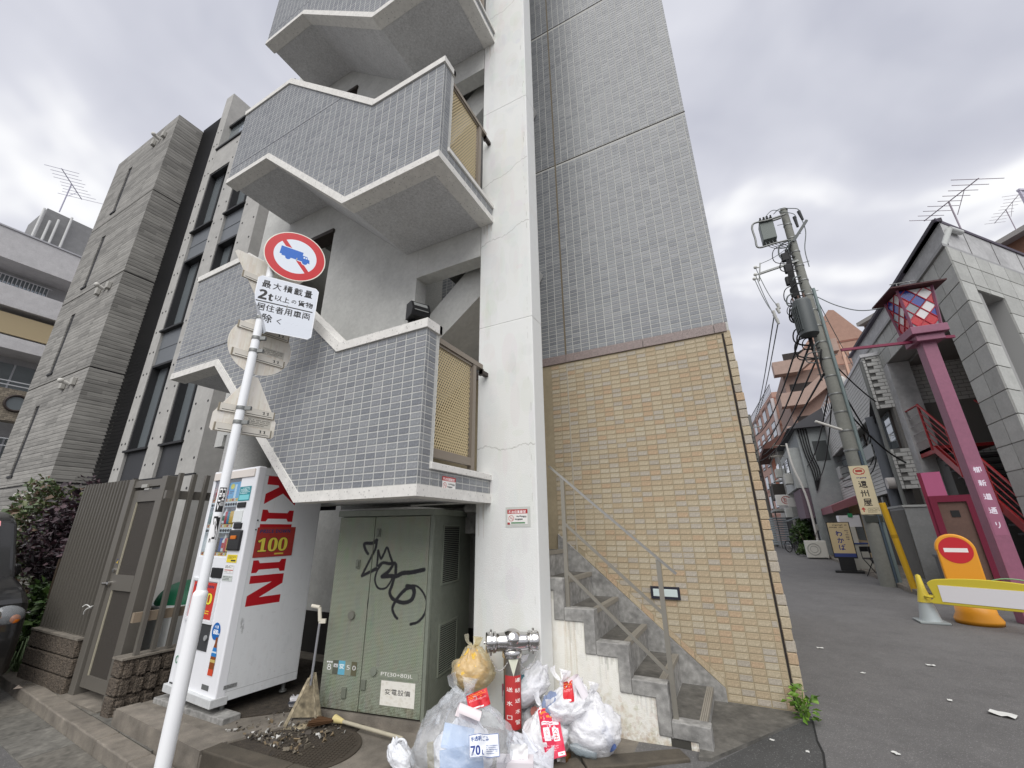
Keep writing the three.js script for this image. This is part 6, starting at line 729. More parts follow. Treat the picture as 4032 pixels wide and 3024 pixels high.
{ // white balconied block and its roof gear farther up the street
  const g = thing('white_apartment_block', 'white apartment block with long balconies and a roof tank far up the street', 'building'), X = -27, wh = plain(222, 220, 220, { map: T.mottle }), wall = plain(196, 196, 198, { map: T.mottle });
  obj('wall', bb(-36, X - 1.4, -.3, 13.6, -14, -1), wall, g);
  for (const [y0, y1] of [[12.95, 14.35], [10.85, 11.8], [9.0, 9.55]]) obj('balcony', bb(X - 1.5, X, y0, y1, -13, -1), wh, g);
  obj('roof_edge', bb(X - 2, X + .05, 14.35, 14.42, -13, -1), plain(176, 176, 180), g); obj('awning', bb(X - .25, X - .15, 9.68, 10.6, -13, -1), plain(176, 160, 128, { roughness: .9 }), g);
  const w1 = obj('window', bb(X - 1.42, X - 1.36, 11.8, 12.75, -5.2, -3.5), M.glass, g); for (let z = -5.2; z < -3.4; z += .13) obj('bar', bb(X - 1.3, X - 1.27, 11.85, 12.7, z, z + .03), plain(214, 214, 216), w1); for (const y of [11.84, 12.2, 12.7]) obj('cross_bar', bb(X - 1.27, X - 1.25, y, y + .04, -5.3, -3.4), plain(214, 214, 216), w1);
  obj('panel', bb(X - 1.39, X - 1.33, 11.7, 12.9, -3.4, -1), plain(190, 190, 196), g);
  for (const [y0, y1, a, b] of [[7.5, 8.7, -5.9, -4.4], [4.0, 5.4, -6.4, -5], [1.5, 3, -6.4, -5]]) { const w = obj('window', bb(X - 1.39, X - 1.34, y0, y1, a, b), M.glass, g); obj('frame', bb(X - 1.34, X - 1.3, y0, y1, (a + b) / 2 - .03, (a + b) / 2 + .03), plain(190, 192, 196), w); }
  for (const y of [7.45, 7.62, 5.2, 4.9]) obj('rail', bb(X - .08, X - .04, y, y + .04, -13, -1), plain(186, 188, 190), g);
  obj('brick_band', bb(X - .6, X, 5.95, 7.3, -13, -1), std(srgb(150, 140, 124), { map: dataTex(256, 256, (u, v) => { const r = Math.floor(v * 12), x = (u * 6 + (r % 2) * .5) % 1, y = v * 12 % 1; return x < .06 || y < .12 ? .55 : .8 + grain(Math.floor(u * 6 + (r % 2) * .5), r) * .25; }, { size: 1 }) }), g);
  const cw = obj('round_window', new THREE.TorusGeometry(.34, .05, 10, 30).rotateY(Math.PI / 2).translate(X + .02, 6.72, -5.36), M.bronzeDark, g); obj('pane', cyl(.33, .33, .03, 0, 0, 0, 28).rotateZ(Math.PI / 2).translate(X + .01, 6.72, -5.36), M.glass, cw);
  obj('stair_core', bb(-36, -33, 13.4, 19.4, -6.8, -4.75), plain(150, 150, 150, { map: T.mottle }), g); obj('tank', [cyl(.8, .8, 1.0, -34.4, 18.6, -6.4, 28), new THREE.SphereGeometry(.8, 28, 10, 0, 6.3, 0, 1.57).scale(1, .35, 1).translate(-34.4, 19.6, -6.4)], plain(204, 200, 192), g);
  for (const [z, y0, y1] of [[-4.62, 14, 19.2], [-5.0, 14, 18.6], [-5.3, 14, 18.9], [-5.75, 15, 19.4]]) obj('pipe', cyl(.055, .055, y1 - y0, -32.8, y0, z, 12), plain(206, 206, 204), g);
}
function antenna(pos, turn, s, label, metal, tilt = 0) { // roof television aerial: mast, boom, rods
  const g = thing('television_aerial', label, 'aerial', pos, turn); obj('mast', rod([0, 0, 0], [0, 2 * s, 0], .03 * s, 8), metal, g); const b = obj('boom', rod([-1.2 * s, 2 * s - tilt, 0], [1.3 * s, 2 * s + tilt, 0], .022 * s, 8), metal, g); for (let i = 0; i < 9; i++) { const t = i / 8, x = mix(-1.15, 1.25, t) * s, L = [.42, .34, .36, .4, .3, .34, .36, .44, .62][i] * s * 1.7; obj('element', rod([x, 2 * s + mix(-tilt, tilt, t), -L], [x, 2 * s + mix(-tilt, tilt, t), L], .014 * s, 6), metal, g); } obj('stay', rod([.1 * s, 1.2 * s, 0], [.7 * s, 2 * s + tilt * .55, 0], .014 * s, 6), metal, g); return g;
}
antenna([-31, 18.4, -4.9], 2.5, 1.0, 'spindly television aerial on the roof of the white apartment block', plain(170, 168, 186), 0);

// ---------------------------------------------------------------- the side street on the right
const r4 = (x, y) => [2800 + x * .557, 600 + y * .557], r8 = (x, y) => [2800 + x * .557, 1500 + y * .557];
const pol = (az, r, y = 0) => [r * Math.sin(az * Math.PI / 180), y, -r * Math.cos(az * Math.PI / 180)];
function clip(poly, x0, x1, y0, y1) { for (const [ax, v, s] of [[0, x0, 1], [0, x1, -1], [1, y0, 1], [1, y1, -1]]) { const out = []; for (let i = 0; i < poly.length; i++) { const a = poly[i], b = poly[(i + 1) % poly.length], da = (a[ax] - v) * s, db = (b[ax] - v) * s; if (da >= 0) out.push(a); if (da * db < 0) { const t = da / (da - db); out.push([mix(a[0], b[0], t), mix(a[1], b[1], t)]); } } poly = out; if (poly.length < 3) return null; } return poly; }
{ // pale stone clad building with an open porch, on the far corner
  const g = thing('stone_building', 'pale grey stone clad building with an open porch and red stair', 'building', [4.7, 0, -10.49]);
  const stone = [0, 1, 2].map((k) => std(srgb(205 - k * 7, 206 - k * 7, 201 - k * 7), { roughness: .75, map: T.mottle })), joint = plain(150, 150, 148), conc = std(0xffffff, { roughness: .9, map: dataTex(512, 512, (u, v, i, j) => .70 + ring(u, v, 3, 8) * .1 + ring(u, v, 16, 4) * .06 + (grain(i, j) - .5) * .05, { size: 2.4 }) });
  const A = 42 * Math.PI / 180, rot = Math.PI / 2 - A;         // the face that runs back to the right: local +x along it
  const right = (q) => q.rotateY(rot);
  const fl = obj('street_front', slab([[.02, -.06], [.48, -.57], [.48, -7], [.02, -7]], 5.965, 6.8), joint, g);
  // slabs on the street side: beam and corner pier; x here is the distance back along the street
  const L = (a, b, y0, y1) => bb(-.0, .03, y0, y1, -b, -a);
  for (let row = 0; row < 2; row++) for (let k = 0; k < 11; k++) obj('stone_slab', L(k * .64 + .010, (k + 1) * .64 - .010, 5.96 + row * .42 + .010, 5.96 + (row + 1) * .42 - .010), stone[(k * 2 + row) % 3], fl);
  const pier = obj('corner_pier', slab([[.02, -.06], [.48, -.57], [.48, -1.05], [.02, -1.05]], 0, 5.96), joint, g); for (let row = 0; row < 13; row++) { const y0 = row * .46, y1 = Math.min(y0 + .46, 5.956); for (const [a, b] of [[0, .5], [.5, 1.06]]) obj('stone_slab', L(a + .010, b - .010, y0 + .010, y1 - .010), stone[(row + (a ? 1 : 0)) % 3], pier); }
  const fr = obj('corner_front', [right(bb(.52, 1.55, 5.86, 6.8, -.3, -.01)), right(bb(1.55, 9, 0, 6.8, -.5, -.01))], joint, g);
  for (let row = 0; row < 15; row++) { const y0 = row * .46, y1 = Math.min(y0 + .46, 6.8); for (const [a, b] of [[0, .5], [.52, 1.04], [1.04, 1.55], [1.55, 2.2], [2.2, 2.85], [2.85, 3.5], [3.5, 4.2], [4.2, 5.0], [5.0, 5.8], [5.8, 6.7], [6.7, 7.7]]) { if (a > .5 && b < 1.56 && y1 < 5.95) continue; const yy = a > .5 && b < 1.56 ? Math.max(y0, 5.86) : y0; if (y1 - yy < .05) continue; obj('stone_slab', right(bb(a + .010, b - .010, yy + .010, y1 - .010, -.01, .02)), stone[(row * 2 + Math.round(a * 3)) % 3], fr); } }
  obj('roof_edge', slab([[-.05, .06], [6.4, -7.1], [6.4, -8], [-.05, -8]], 6.8, 6.87), plain(150, 150, 150, { roughness: .6 }), g);
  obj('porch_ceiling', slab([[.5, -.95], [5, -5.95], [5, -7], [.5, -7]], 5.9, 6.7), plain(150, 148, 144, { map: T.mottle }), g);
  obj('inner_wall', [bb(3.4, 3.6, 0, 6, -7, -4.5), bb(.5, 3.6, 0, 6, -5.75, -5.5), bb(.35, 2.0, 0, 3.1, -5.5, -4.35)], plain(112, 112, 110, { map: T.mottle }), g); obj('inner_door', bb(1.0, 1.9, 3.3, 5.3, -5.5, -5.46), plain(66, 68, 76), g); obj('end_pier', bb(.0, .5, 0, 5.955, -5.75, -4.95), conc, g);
  // higher part behind with its drain pipe
  obj('upper_wall', slab([[.5, -.95], [6.2, -7.28], [6.2, -10], [.5, -10]], 6.86, 7.93), conc, g); for (const x of [.9, 2.1, 3.3, 4.5]) obj('panel_joint', right(bb(x - .012, x + .012, 6.87, 7.92, -.004, .006)).translate(.5, 0, -.95), plain(92, 92, 90), g);
  obj('eave', [bb(.38, .54, 7.93, 8.02, -9, -.9)], plain(70, 66, 74), g); obj('eave', slab([[.4, -.82], [6.3, -7.3], [6.3, -10], [.4, -10]], 7.93, 8.0), plain(84, 78, 90), g); obj('drain_pipe', [rod([.62, 7.72, -.98], [.95, 7.76, -1.35], .06, 10), rod([.62, 7.72, -.98], [.42, 7.3, -1.0], .06, 10), rod([.42, 7.3, -1.0], [.42, 6.9, -2.4], .06, 10)], plain(196, 198, 196), g);
  // red stair and rails
  const red = plain(150, 26, 30, { roughness: .4 }), st = obj('stair', prism([[0, .7], [3.3, 3.12], [4.4, 3.12], [4.4, 3.3], [3.25, 3.3], [0, .92]], 0, .06).rotateY(Math.PI / 2).translate(.06, 0, -.7), red, g); obj('stringer', prism([[0, .7], [3.3, 3.12], [3.25, 3.3], [0, .92]], 0, .06).rotateY(Math.PI / 2).translate(1.2, 0, -.7), red, st);
  for (let i = 0; i < 14; i++) obj('step', bb(.12, 1.2, .62 + i * .178, .66 + i * .178, -1.06 - i * .236, -.76 - i * .236), plain(40, 40, 42), st); obj('landing', bb(.06, 1.25, 3.22, 3.3, -5.1, -4.0), red, st);
  const rail = obj('railing', [rod([.06, 4.42, -4.05], [.06, 1.75, -.8], .025, 8), rod([.06, 4.42, -4.05], [.06, 4.46, -5.1], .025, 8)], red, g); for (const [z, y0, y1] of [[-.85, .85, 1.8], [-1.9, 1.6, 2.65], [-2.95, 2.4, 3.5], [-4.05, 3.2, 4.45], [-5.1, 3.2, 4.46]]) obj('post', rod([.06, y0, z], [.06, y1, z], .03, 8), red, rail); for (let k = 1; k < 5; k++) obj('bar', [rod([.06, 4.42 - k * .22, -4.05], [.06, 1.75 - k * .19, -.8], .012, 6)], red, rail); for (let k = 1; k < 5; k++) obj('bar', rod([.06, 4.44 - k * .23, -4.07], [.06, 4.44 - k * .23, -5.1], .01, 6), plain(176, 172, 172, { metalness: .5, roughness: .4 }), rail);
  obj('handrail', rod([1.2, 2.0, -1.1], [1.2, 4.4, -4.1], .025, 8), red, g);
  decal('wall_label', sheet(.3, .18, 1.4, 4.95, -5.455), plain(196, 190, 190), g);
  obj('safety_light', [bx(.16, .3, .14, 2.4, 4.1, -5.0)], plain(214, 130, 30), g);
  for (const [x, z] of [[.32, -6.4], [.2, -6.9]]) obj('wall_pipe', cyl(.09, .09, 6, x - .3, 0, z, 12), plain(120, 120, 118, { map: T.mottle }), g);
}
{ // brown tiled block seen over the stone building
  const g = thing('brown_block', 'brown tiled apartment block with a glass balcony above the stone building', 'building', [8.9, 0, -15.6], .5), br = plain(150, 110, 86, { map: T.mottle });
  obj('wall', bb(0, 6, 0, 9.35, -6, 0), br, g); for (const y of [3, 6, 8.2]) obj('band', bb(-.01, 6, y, y + .12, 0, .02), plain(116, 84, 66), g); obj('balcony_floor', bb(-.3, 6, 9.35, 9.5, -6, .3), plain(170, 166, 160), g); obj('balcony_glass', bb(-.25, 5.8, 9.55, 10.5, .22, .24), new THREE.MeshPhysicalMaterial({ color: srgb(206, 208, 222), roughness: .3, transmission: .3, thickness: 0 }), g); for (const x of [-.25, 1.2, 2.7, 4.2]) obj('post', bb(x - .02, x + .02, 9.5, 10.55, .2, .26), plain(190, 186, 200), g); obj('rail', bb(-.28, 5.8, 10.52, 10.58, .19, .27), plain(190, 186, 200), g); obj('window', bb(.6, 2.2, 6.6, 8, -.01, .02), M.glass, g);
}
antenna([5.85, 7.75, -12.2], -1.13, .56, 'wide television aerial on the upper roof of the stone building', plain(160, 150, 160), 0);
antenna([6.9, 7.9, -12.6], -1.3, .3, 'small television aerial behind the wide one on the stone building', plain(160, 150, 160), .1);
{ // pink lantern post with its diamond panes
  const [x, , z] = pol(20.25, 10), g = thing('lantern_post', 'pink lantern post with red, white and blue diamond panes', 'lamp post', [x, 0, z], .12);
  const pink = plain(152, 92, 117, { roughness: .5, map: T.mottle }), pinkDk = plain(120, 38, 66, { roughness: .5 }), y0 = 4.66, h = .74, wB = .4, wT = .5;
  obj('post', rb(-.1, .1, 0, y0 - .1, -.1, .1, .008), pink, g); obj('base_frame', [rb(-.26, .26, y0 - .14, y0 + .0, -.26, .26, .01), rb(-.2, .2, y0 - .26, y0 - .142, -.2, .2, .01)], pink, g);
  const body = obj('lantern', [[-1, -1], [1, -1], [-1, 1], [1, 1]].map(([a, b]) => bar([a * wB / 2, y0, b * wB / 2], [a * wT / 2, y0 + h, b * wT / 2], .035, .035)), pink, g);
  const cols = { r: plain(176, 30, 40, { roughness: .25 }), w: plain(206, 204, 204, { roughness: .25 }), b: plain(40, 60, 140, { roughness: .25 }), g: plain(132, 136, 142, { roughness: .2 }) }, plan = ['gbgwr', 'brwgr', 'rwwgb', 'wrgwr', 'gwbwr'];
  for (let s = 0; s < 4; s++) { const dx = .1, dy = h / 6, W = wB / 2 - .02; const turn = (q) => { const p = q.attributes.position; for (let i = 0; i < p.count; i++) { const t = p.getY(i) / h, k = mix(1, wT / wB, t); p.setX(i, p.getX(i) * k); p.setZ(i, p.getZ(i) + mix(wB, wT, t) / 2); } return q.rotateY(s * Math.PI / 2).translate(0, y0, 0); };
    for (let i = -2; i <= 2; i++) for (let j = 0; j <= 6; j++) if ((i + j) % 2 === 0) { const c = clip([[i * dx - dx + .006, j * dy], [i * dx, j * dy - dy + .008], [i * dx + dx - .006, j * dy], [i * dx, j * dy + dy - .008]], -W, W, .02, h - .02); if (c) obj('pane', turn(prism(c, -.012, -.006)), cols[plan[(i + 2) % 5][j % 5]], body); }
    const bars = []; for (let k = -5; k <= 8; k++) for (const sl of [1, -1]) { const pts = []; for (let t = 0; t <= 1.0001; t += .02) { const X = mix(-W, W, t), Y = dy * (2 * k) + sl * (X / dx) * dy + dy; if (Y > .01 && Y < h - .01) pts.push([X, Y]); } if (pts.length > 1) bars.push(turn(clean(bar([pts[0][0], pts[0][1], 0], [pts.at(-1)[0], pts.at(-1)[1], 0], .01, .013)))); } obj('lattice', bars, plain(168, 44, 60), body); }
  obj('light_box', bb(-wB / 2 + .03, wB / 2 - .03, y0 + .01, y0 + h - .01, -wB / 2 + .03, wB / 2 - .03), plain(150, 150, 150), body);
  obj('roof', [new THREE.ConeGeometry(.57, .2, 4).rotateY(Math.PI / 4).translate(0, y0 + h + .12, 0), bb(-.4, .4, y0 + h, y0 + h + .025, -.4, .4)], plain(70, 26, 30, { roughness: .6 }), g); obj('finial', [rod([-.1, y0 + h + .2, 0], [-.1, y0 + h + .27, 0], .008, 6), rod([.1, y0 + h + .2, 0], [.1, y0 + h + .27, 0], .008, 6), rod([-.2, y0 + h + .27, 0], [.2, y0 + h + .27, 0], .008, 6)], M.galv, g);
  obj('arm', bar([0, y0 - .2, 0], [-1.35, y0 - .28, .3], .045, .045), pinkDk, g); obj('arm', bar([0, y0 - .16, 0], [.55, y0 - .1, -.25], .05, .05), pinkDk, g);
  decal('lettering', sheet(.15, 1.05, 0, 1.72, .1022), std(0xffffff, { roughness: .5, map: canvasTex(128, 896, (c, w, hh) => { c.fillStyle = '#8f566e'; c.fillRect(0, 0, w, hh); write(c, '柳新道通り', 22, 20, 84, { color: '#d8d0dc', down: true, gap: 1.1, width: .13 }); }) }), g);
}
{ // utility pole with switch box, transformer, arms and cables
  const Z = -13.8, X0 = 2.93, g = thing('utility_pole', 'tall grey utility pole crowded with transformer, switch box and cables', 'utility pole', [X0, 0, Z]), Q = (x, y) => { const p = P(...r4(x, y), 2, Z); return [p.x - X0, p.y, 0]; }, Q8 = (x, y, zz = Z) => { const p = P(...r8(x, y), 2, zz); return [p.x - X0, p.y, zz - Z]; };
  const conc = plain(146, 147, 140, { map: T.mottle, roughness: .9 }), grey = plain(74, 80, 80, { roughness: .5 }), cable = plain(26, 26, 28, { roughness: .7 }), cableG = plain(110, 116, 116, { roughness: .6 });
  obj('pole', cyl(.18, .105, 11.1, 0, 0, 0, 28), conc, g); obj('cap', new THREE.SphereGeometry(.12, 16, 8, 0, 6.3, 0, 1.57).translate(0, 11.1, 0), conc, g);
  for (let y = 2.2; y < 11; y += .52) { const r = mix(.18, .105, y / 11.1); obj('band', lathe([[r + .001, -.025], [r + .012, -.02], [r + .012, .02], [r + .001, .025]], 20).translate(0, y, 0), M.galv, g); if (y > 2.6) obj('step_bolt', rod([0, y + .1, 0], [((Math.round(y / .52) % 2) ? 1 : -1) * (r + .16), y + .1, .03], .01, 6), M.galv, g); }
  obj('conduit', [rod([.2, 0, .05], [.17, 8.1, .05], .045, 12)], plain(118, 132, 132, { roughness: .5 }), g); obj('conduit', [rod([.12, 0, .16], [.12, 3.2, .15], .03, 10)], plain(70, 84, 96), g);
  // switch box in its looped frame
  const a = Q(330, 500), b = Q(465, 620); const sw = obj('switch_box', rb(a[0], b[0], b[1], a[1] - .1, -.2, .2, .02), plain(98, 106, 102, { roughness: .5 }), g); for (let k = 0; k < 4; k++) { const x = mix(a[0], b[0], (k + .5) / 4); obj('bushing', lathe([[.03, 0], [.05, .03], [.03, .05], [.05, .08], [.025, .11], [.025, .16]], 12).rotateX(.8).translate(x, a[1] - .13, .15), plain(70, 72, 70), sw); obj('lead', tube([[x, b[1], .1], [x + .05, b[1] - .22, .15], [x + .25, b[1] - .36, .1], [mix(x, -.1, .8), b[1] - .42, .08]], .012, 16, 5), cableG, sw); }
  const f = (x, y) => Q(x, y); obj('loop_frame', [tube([f(520, 470), f(400, 510), f(300, 535), f(288, 560), f(310, 640), f(325, 698), f(345, 702), f(440, 675), f(540, 650)].map(([x, y]) => [x, y, .24]), .03, 60, 8)], M.galv, g);
  obj('cross_arm', bar([f(490, 480)[0], f(490, 480)[1], .14], [f(340, 530)[0], f(340, 530)[1], .14], .06, .06), M.galv, g);
  obj('brace', bar([0, f(600, 640)[1], .12], [f(672, 497)[0], f(672, 497)[1], .12], .07, .07), grey, g);
  for (const [p, q2] of [[[615, 430], [645, 490]], [[585, 470], [610, 540]]]) obj('insulator', rod([...f(...p).slice(0, 2), .1], [...f(...q2).slice(0, 2), .1], .05, 10, .035), plain(60, 62, 64), g);
  obj('jumper', [tube([f(440, 450), f(480, 415), f(560, 410), f(610, 415), f(625, 440)].map(([x, y]) => [x, y, .1]), .014, 30, 5), tube([f(350, 520), f(430, 430), f(500, 440), f(580, 455), f(600, 480)].map(([x, y]) => [x, y, .14]), .012, 30, 5), tube([f(640, 490), f(665, 570), f(660, 700), f(690, 820)].map(([x, y]) => [x, y, .1]), .014, 24, 5)], cableG, g);
  // lower arm with small insulators
  obj('cross_arm', bar([0, f(600, 780)[1], .1], [f(340, 870)[0], f(340, 870)[1], .1], .06, .06), M.galv, g); obj('arm_tip', bar([f(345, 795)[0], f(345, 795)[1], .1], [f(340, 920)[0], f(340, 920)[1], .1], .04, .04), M.galv, g); for (const [x, y] of [[312, 825], [312, 875], [305, 905]]) obj('insulator', [new THREE.SphereGeometry(.055, 12, 8).translate(f(x, y)[0], f(x, y)[1], .1), rod([...f(x, y).slice(0, 2), .1], [...f(342, y).slice(0, 2), .1], .02, 6)], plain(206, 206, 200), g);
  for (const [x, y] of [[470, 1120], [470, 1150], [440, 1170], [450, 1195], [465, 1225]]) obj('insulator', rod([...f(x - 8, y - 18).slice(0, 2), .3], [...f(x + 8, y + 16).slice(0, 2), .3], .05, 10, .035), plain(186, 186, 182), g);
  // transformer
  { const c = Q(640, 1090), d = Q(690, 1330), x = (c[0] + d[0]) / 2 - .05, yb = d[1], yt = c[1]; const t = obj('transformer', lathe([[0, yb], [.22, yb], [.235, yb + .03], [.235, yt - .06], [.2, yt], [.1, yt + .04], [0, yt + .05]], 32).translate(x, 0, .42), plain(82, 87, 88, { roughness: .5 }), g); for (let k = 0; k < 9; k++) { const an = 2.5 + k * .2; obj('cooling_fin', bx(.05, (yt - yb) * .72, .012).translate(.25, 0, 0).rotateY(an).translate(x, (yb + yt) / 2 - .04, .42), plain(82, 87, 88, { roughness: .5 }), t); } obj('hanger', [bar([0, yb + .2, 0], [x, yb + .2, .3], .06, .05), bar([0, yt - .2, 0], [x, yt - .2, .3], .06, .05)], M.galv, t); for (let k = 0; k < 3; k++) obj('bushing', cyl(.03, .02, .18, x - .15 + k * .12, yt, .42 + (k - 1) * .1, 10), plain(90, 70, 60), t); }
  // tangle of drop cables beside the pole
  const r = rngOf(33); for (let k = 0; k < 26; k++) { const y = mix(5.6, 9.6, r()), x = -.1 - r() * .55, s = .1 + r() * .3; obj('drop_cable', tube([[-.05, y + s, .1], [x, y + s * .6, .15 + r() * .1], [x - .05, y - s * .4, .12], [-.08 - r() * .1, y - s, .12]], .012 + r() * .012, 18, 5), r() > .35 ? cable : cableG, g); }
  for (let k = 0; k < 5; k++) obj('closure', rb(-.34 - r() * .15, -.2, 9.2 - k * .42, 9.5 - k * .42, .02, .16, .04), cable, g);
  for (let k = 0; k < 6; k++) obj('riser_cable', tube([[-.16 - k * .02, 9.6, .12], [-.22 - k * .03, 8.4, .16], [-.2 - k * .02, 7, .12], [-.24, 5.2, .14]], .016, 30, 5), cable, g);
  // street lamp arm, advertisement plate
  obj('lamp_arm', [rod([-.1, Q8(930, 350)[1], .1], [Q8(725, 302)[0], Q8(725, 302)[1], .3], .035, 10)], plain(206, 204, 198), g);
  { const p0 = Q8(1005, 607), p1 = Q8(1150, 945), w = .40, h = p0[1] - p1[1], m = obj('advert_plate', rb(-.2, .2, p1[1], p0[1], .17, .185, .005), plain(200, 190, 160), g); decal('print', sheet(.39, h - .01, 0, (p0[1] + p1[1]) / 2, .187), printed(256, 768, (c, W, Hh) => { c.fillStyle = '#cfc3a2'; c.fillRect(0, 0, W, Hh); c.strokeStyle = '#ad3a30'; c.lineWidth = 12; c.beginPath(); c.ellipse(120, 86, 74, 54, 0, 0, 7); c.stroke(); c.fillStyle = '#ad3a30'; c.fillRect(74, 62, 92, 40); c.fillRect(60, 120, 34, 16); c.fillRect(140, 120, 40, 16); smallPrint(c, 20, 176, 210, 36, 1, '#4b4a78', 3); write(c, '遠州屋', 66, 240, 116, { down: true, gap: .22, width: .12, color: '#2c2622' }); c.strokeStyle = '#b03a2c'; c.lineWidth = 16; c.stroke(new Path2D('M44 730V670M22 694L44 668L66 694')); smallPrint(c, 96, 664, 150, 80, 4, '#7c715c', 7); }), m); const q0 = Q8(1095, 955), q1 = Q8(1185, 1000); obj('number_plate', rb(-.16, .2, q1[1], q0[1], .17, .182, .005), plain(52, 56, 52), g); }
  // overhead wires: to the next pole, to the houses and across the corner
  const wires = (name, list) => list.forEach(([p, q2, sag, rad, m]) => { const mid = [(p[0] + q2[0]) / 2, (p[1] + q2[1]) / 2 - sag, (p[2] + q2[2]) / 2]; obj(name, tube([p, [mix(p[0], mid[0], .5), mix(p[1], mid[1], .5) - sag * .22, mix(p[2], mid[2], .5)], mid, [mix(q2[0], mid[0], .5), mix(q2[1], mid[1], .5) - sag * .22, mix(q2[2], mid[2], .5)], q2], rad, 30, 5), m || cable, g); });
  const far = (y, dx = 0) => [-.72 + dx, y, -26];            // next pole down the street
  wires('wire', [[[f(312, 825)[0], f(312, 825)[1], .1], [f(470, 1120)[0], f(470, 1120)[1], .3], .25, .012, cableG], [[f(305, 905)[0], f(305, 905)[1], .1], [f(440, 1170)[0], f(440, 1170)[1], .3], .2, .012, cableG], [[f(312, 875)[0], f(312, 875)[1], .1], [f(450, 1195)[0], f(450, 1195)[1], .3], .2, .012, cableG], [[f(345, 800)[0], f(345, 800)[1], .1], [-.15, f(510, 690)[1], .1], .06, .01, cableG], [[f(470, 1225)[0], f(470, 1225)[1], .3], far(9.4), .5, .018, cableG], [[f(440, 1190)[0], f(440, 1190)[1], .3], far(9.1, -.2), .5, .018, cableG], [[-.2, 7.2, .1], far(8.6, .1), .7, .03], [[-.25, 6.4, .1], far(7.4), .6, .032], [[-.2, 5.9, .1], far(6.9, .1), .6, .026], [[-.15, 5.4, .1], far(6.5, -.05), .5, .03], [[.15, 7.9, 0], [1.78, 6.88, .9], .45, .014, cableG], [[.1, 5.2, 0], [2.6, 3.4, -6.5], .5, .022], [[.1, 4.4, 0], [1.9, 3.0, -2.5], .3, .022], [[.1, 5.8, 0], [2.2, 4.8, -3.5], .25, .018], [[.1, 8.4, 0], [2.6, 6.4, -7], .3, .012, cableG], [[-.1, 5.0, 0], [.9, 4.6, -16], .5, .022], [[-.1, 4.7, 0], [1.0, 3.6, -13], .4, .02]]);
}
{ // next pole down the street
  const g = thing('utility_pole', 'distant utility pole far down the side street', 'utility pole', [2.2, 0, -39.8]); obj('pole', cyl(.2, .12, 10.5, 0, 0, 0, 16), plain(110, 110, 106), g); obj('cross_arm', bx(1.6, .1, .1, 0, 9.4, 0), M.galv, g); obj('transformer', cyl(.3, .3, .8, -.45, 7.2, 0, 16), plain(80, 84, 84), g); const r = rngOf(5); for (let k = 0; k < 14; k++) obj('drop_cable', tube([[0, 4.2 + k * .36, .2], [-.4 - r() * .5, 4.4 + k * .36, .3], [-.2, 3.9 + k * .36, .3]], .03, 10, 5), plain(36, 36, 38), g);
}
{ // yellow pole guard, grey cabinet, pink wall
  const a = pol(13.73, 12.9), b = pol(13.2, 12.7, 1.84), g = thing('bollard_post', 'yellow plastic pole guard leaning beside the utility pole', 'guard post', a); obj('tube', rod([0, 0, 0], [b[0] - a[0], b[1], b[2] - a[2]], .06, 18), plain(208, 164, 34, { roughness: .5 }), g); obj('strap', rod([(b[0] - a[0]) * .6, b[1] * .6, (b[2] - a[2]) * .6], [(b[0] - a[0]) * .64, b[1] * .64, (b[2] - a[2]) * .64], .063, 18), plain(180, 140, 30), g);
  const c = thing('utility_cabinet', 'tall pale grey steel cabinet behind the yellow guard', 'cabinet', [3.58, 0, -13.6]); obj('body', bb(0, .62, .12, 1.78, -1.15, 0), plain(150, 152, 152, { roughness: .6, map: T.mottle }), c); obj('plinth', bb(-.02, .64, 0, .12, -1.17, .02), M.concreteGrey, c); obj('door', bb(-.012, 0, .2, 1.72, -1.1, -.05), plain(112, 110, 104, { map: T.mottle }), c); obj('top', bb(-.03, .66, 1.78, 1.83, -1.2, .03), plain(160, 162, 160), c); const crate = thing('meter_box', 'dark grey steel chest in front of the pale cabinet', 'chest', [3.75, 0, -12.6], .1); obj('body', rb(0, .6, 0, .72, -.5, 0, .01), plain(92, 94, 96, { roughness: .6 }), crate); obj('lid', rb(-.02, .62, .7, .76, -.52, .02, .01), plain(104, 106, 108, { roughness: .6 }), crate);
  const w = thing('pink_wall', 'pink painted wall end with a brown stone panel in a crimson frame', 'wall', [3.42, 0, -11.4], -.3), pink = plain(176, 92, 128), dk = plain(112, 24, 52); obj('pink_block', bb(0, .28, 1.9, 2.36, -.3, 0), pink, w); obj('side', bb(-.06, 0, .0, 2.36, -.3, 0), dk, w); obj('head', bb(0, .62, 1.78, 1.9, -.3, .02), dk, w); obj('jamb', bb(.5, .62, 0, 1.78, -.3, .02), dk, w); obj('jamb', bb(0, .1, 0, 1.78, -.3, .02), dk, w); obj('stone_panel', bb(.1, .5, .1, 1.78, -.26, -.02), plain(118, 92, 82, { map: T.mottle }), w); obj('door_plate', bb(.24, .36, 1.5, 1.62, -.02, -.01), M.black, w); obj('sill', bb(0.1, .5, 0, .1, -.26, 0), dk, w);
}
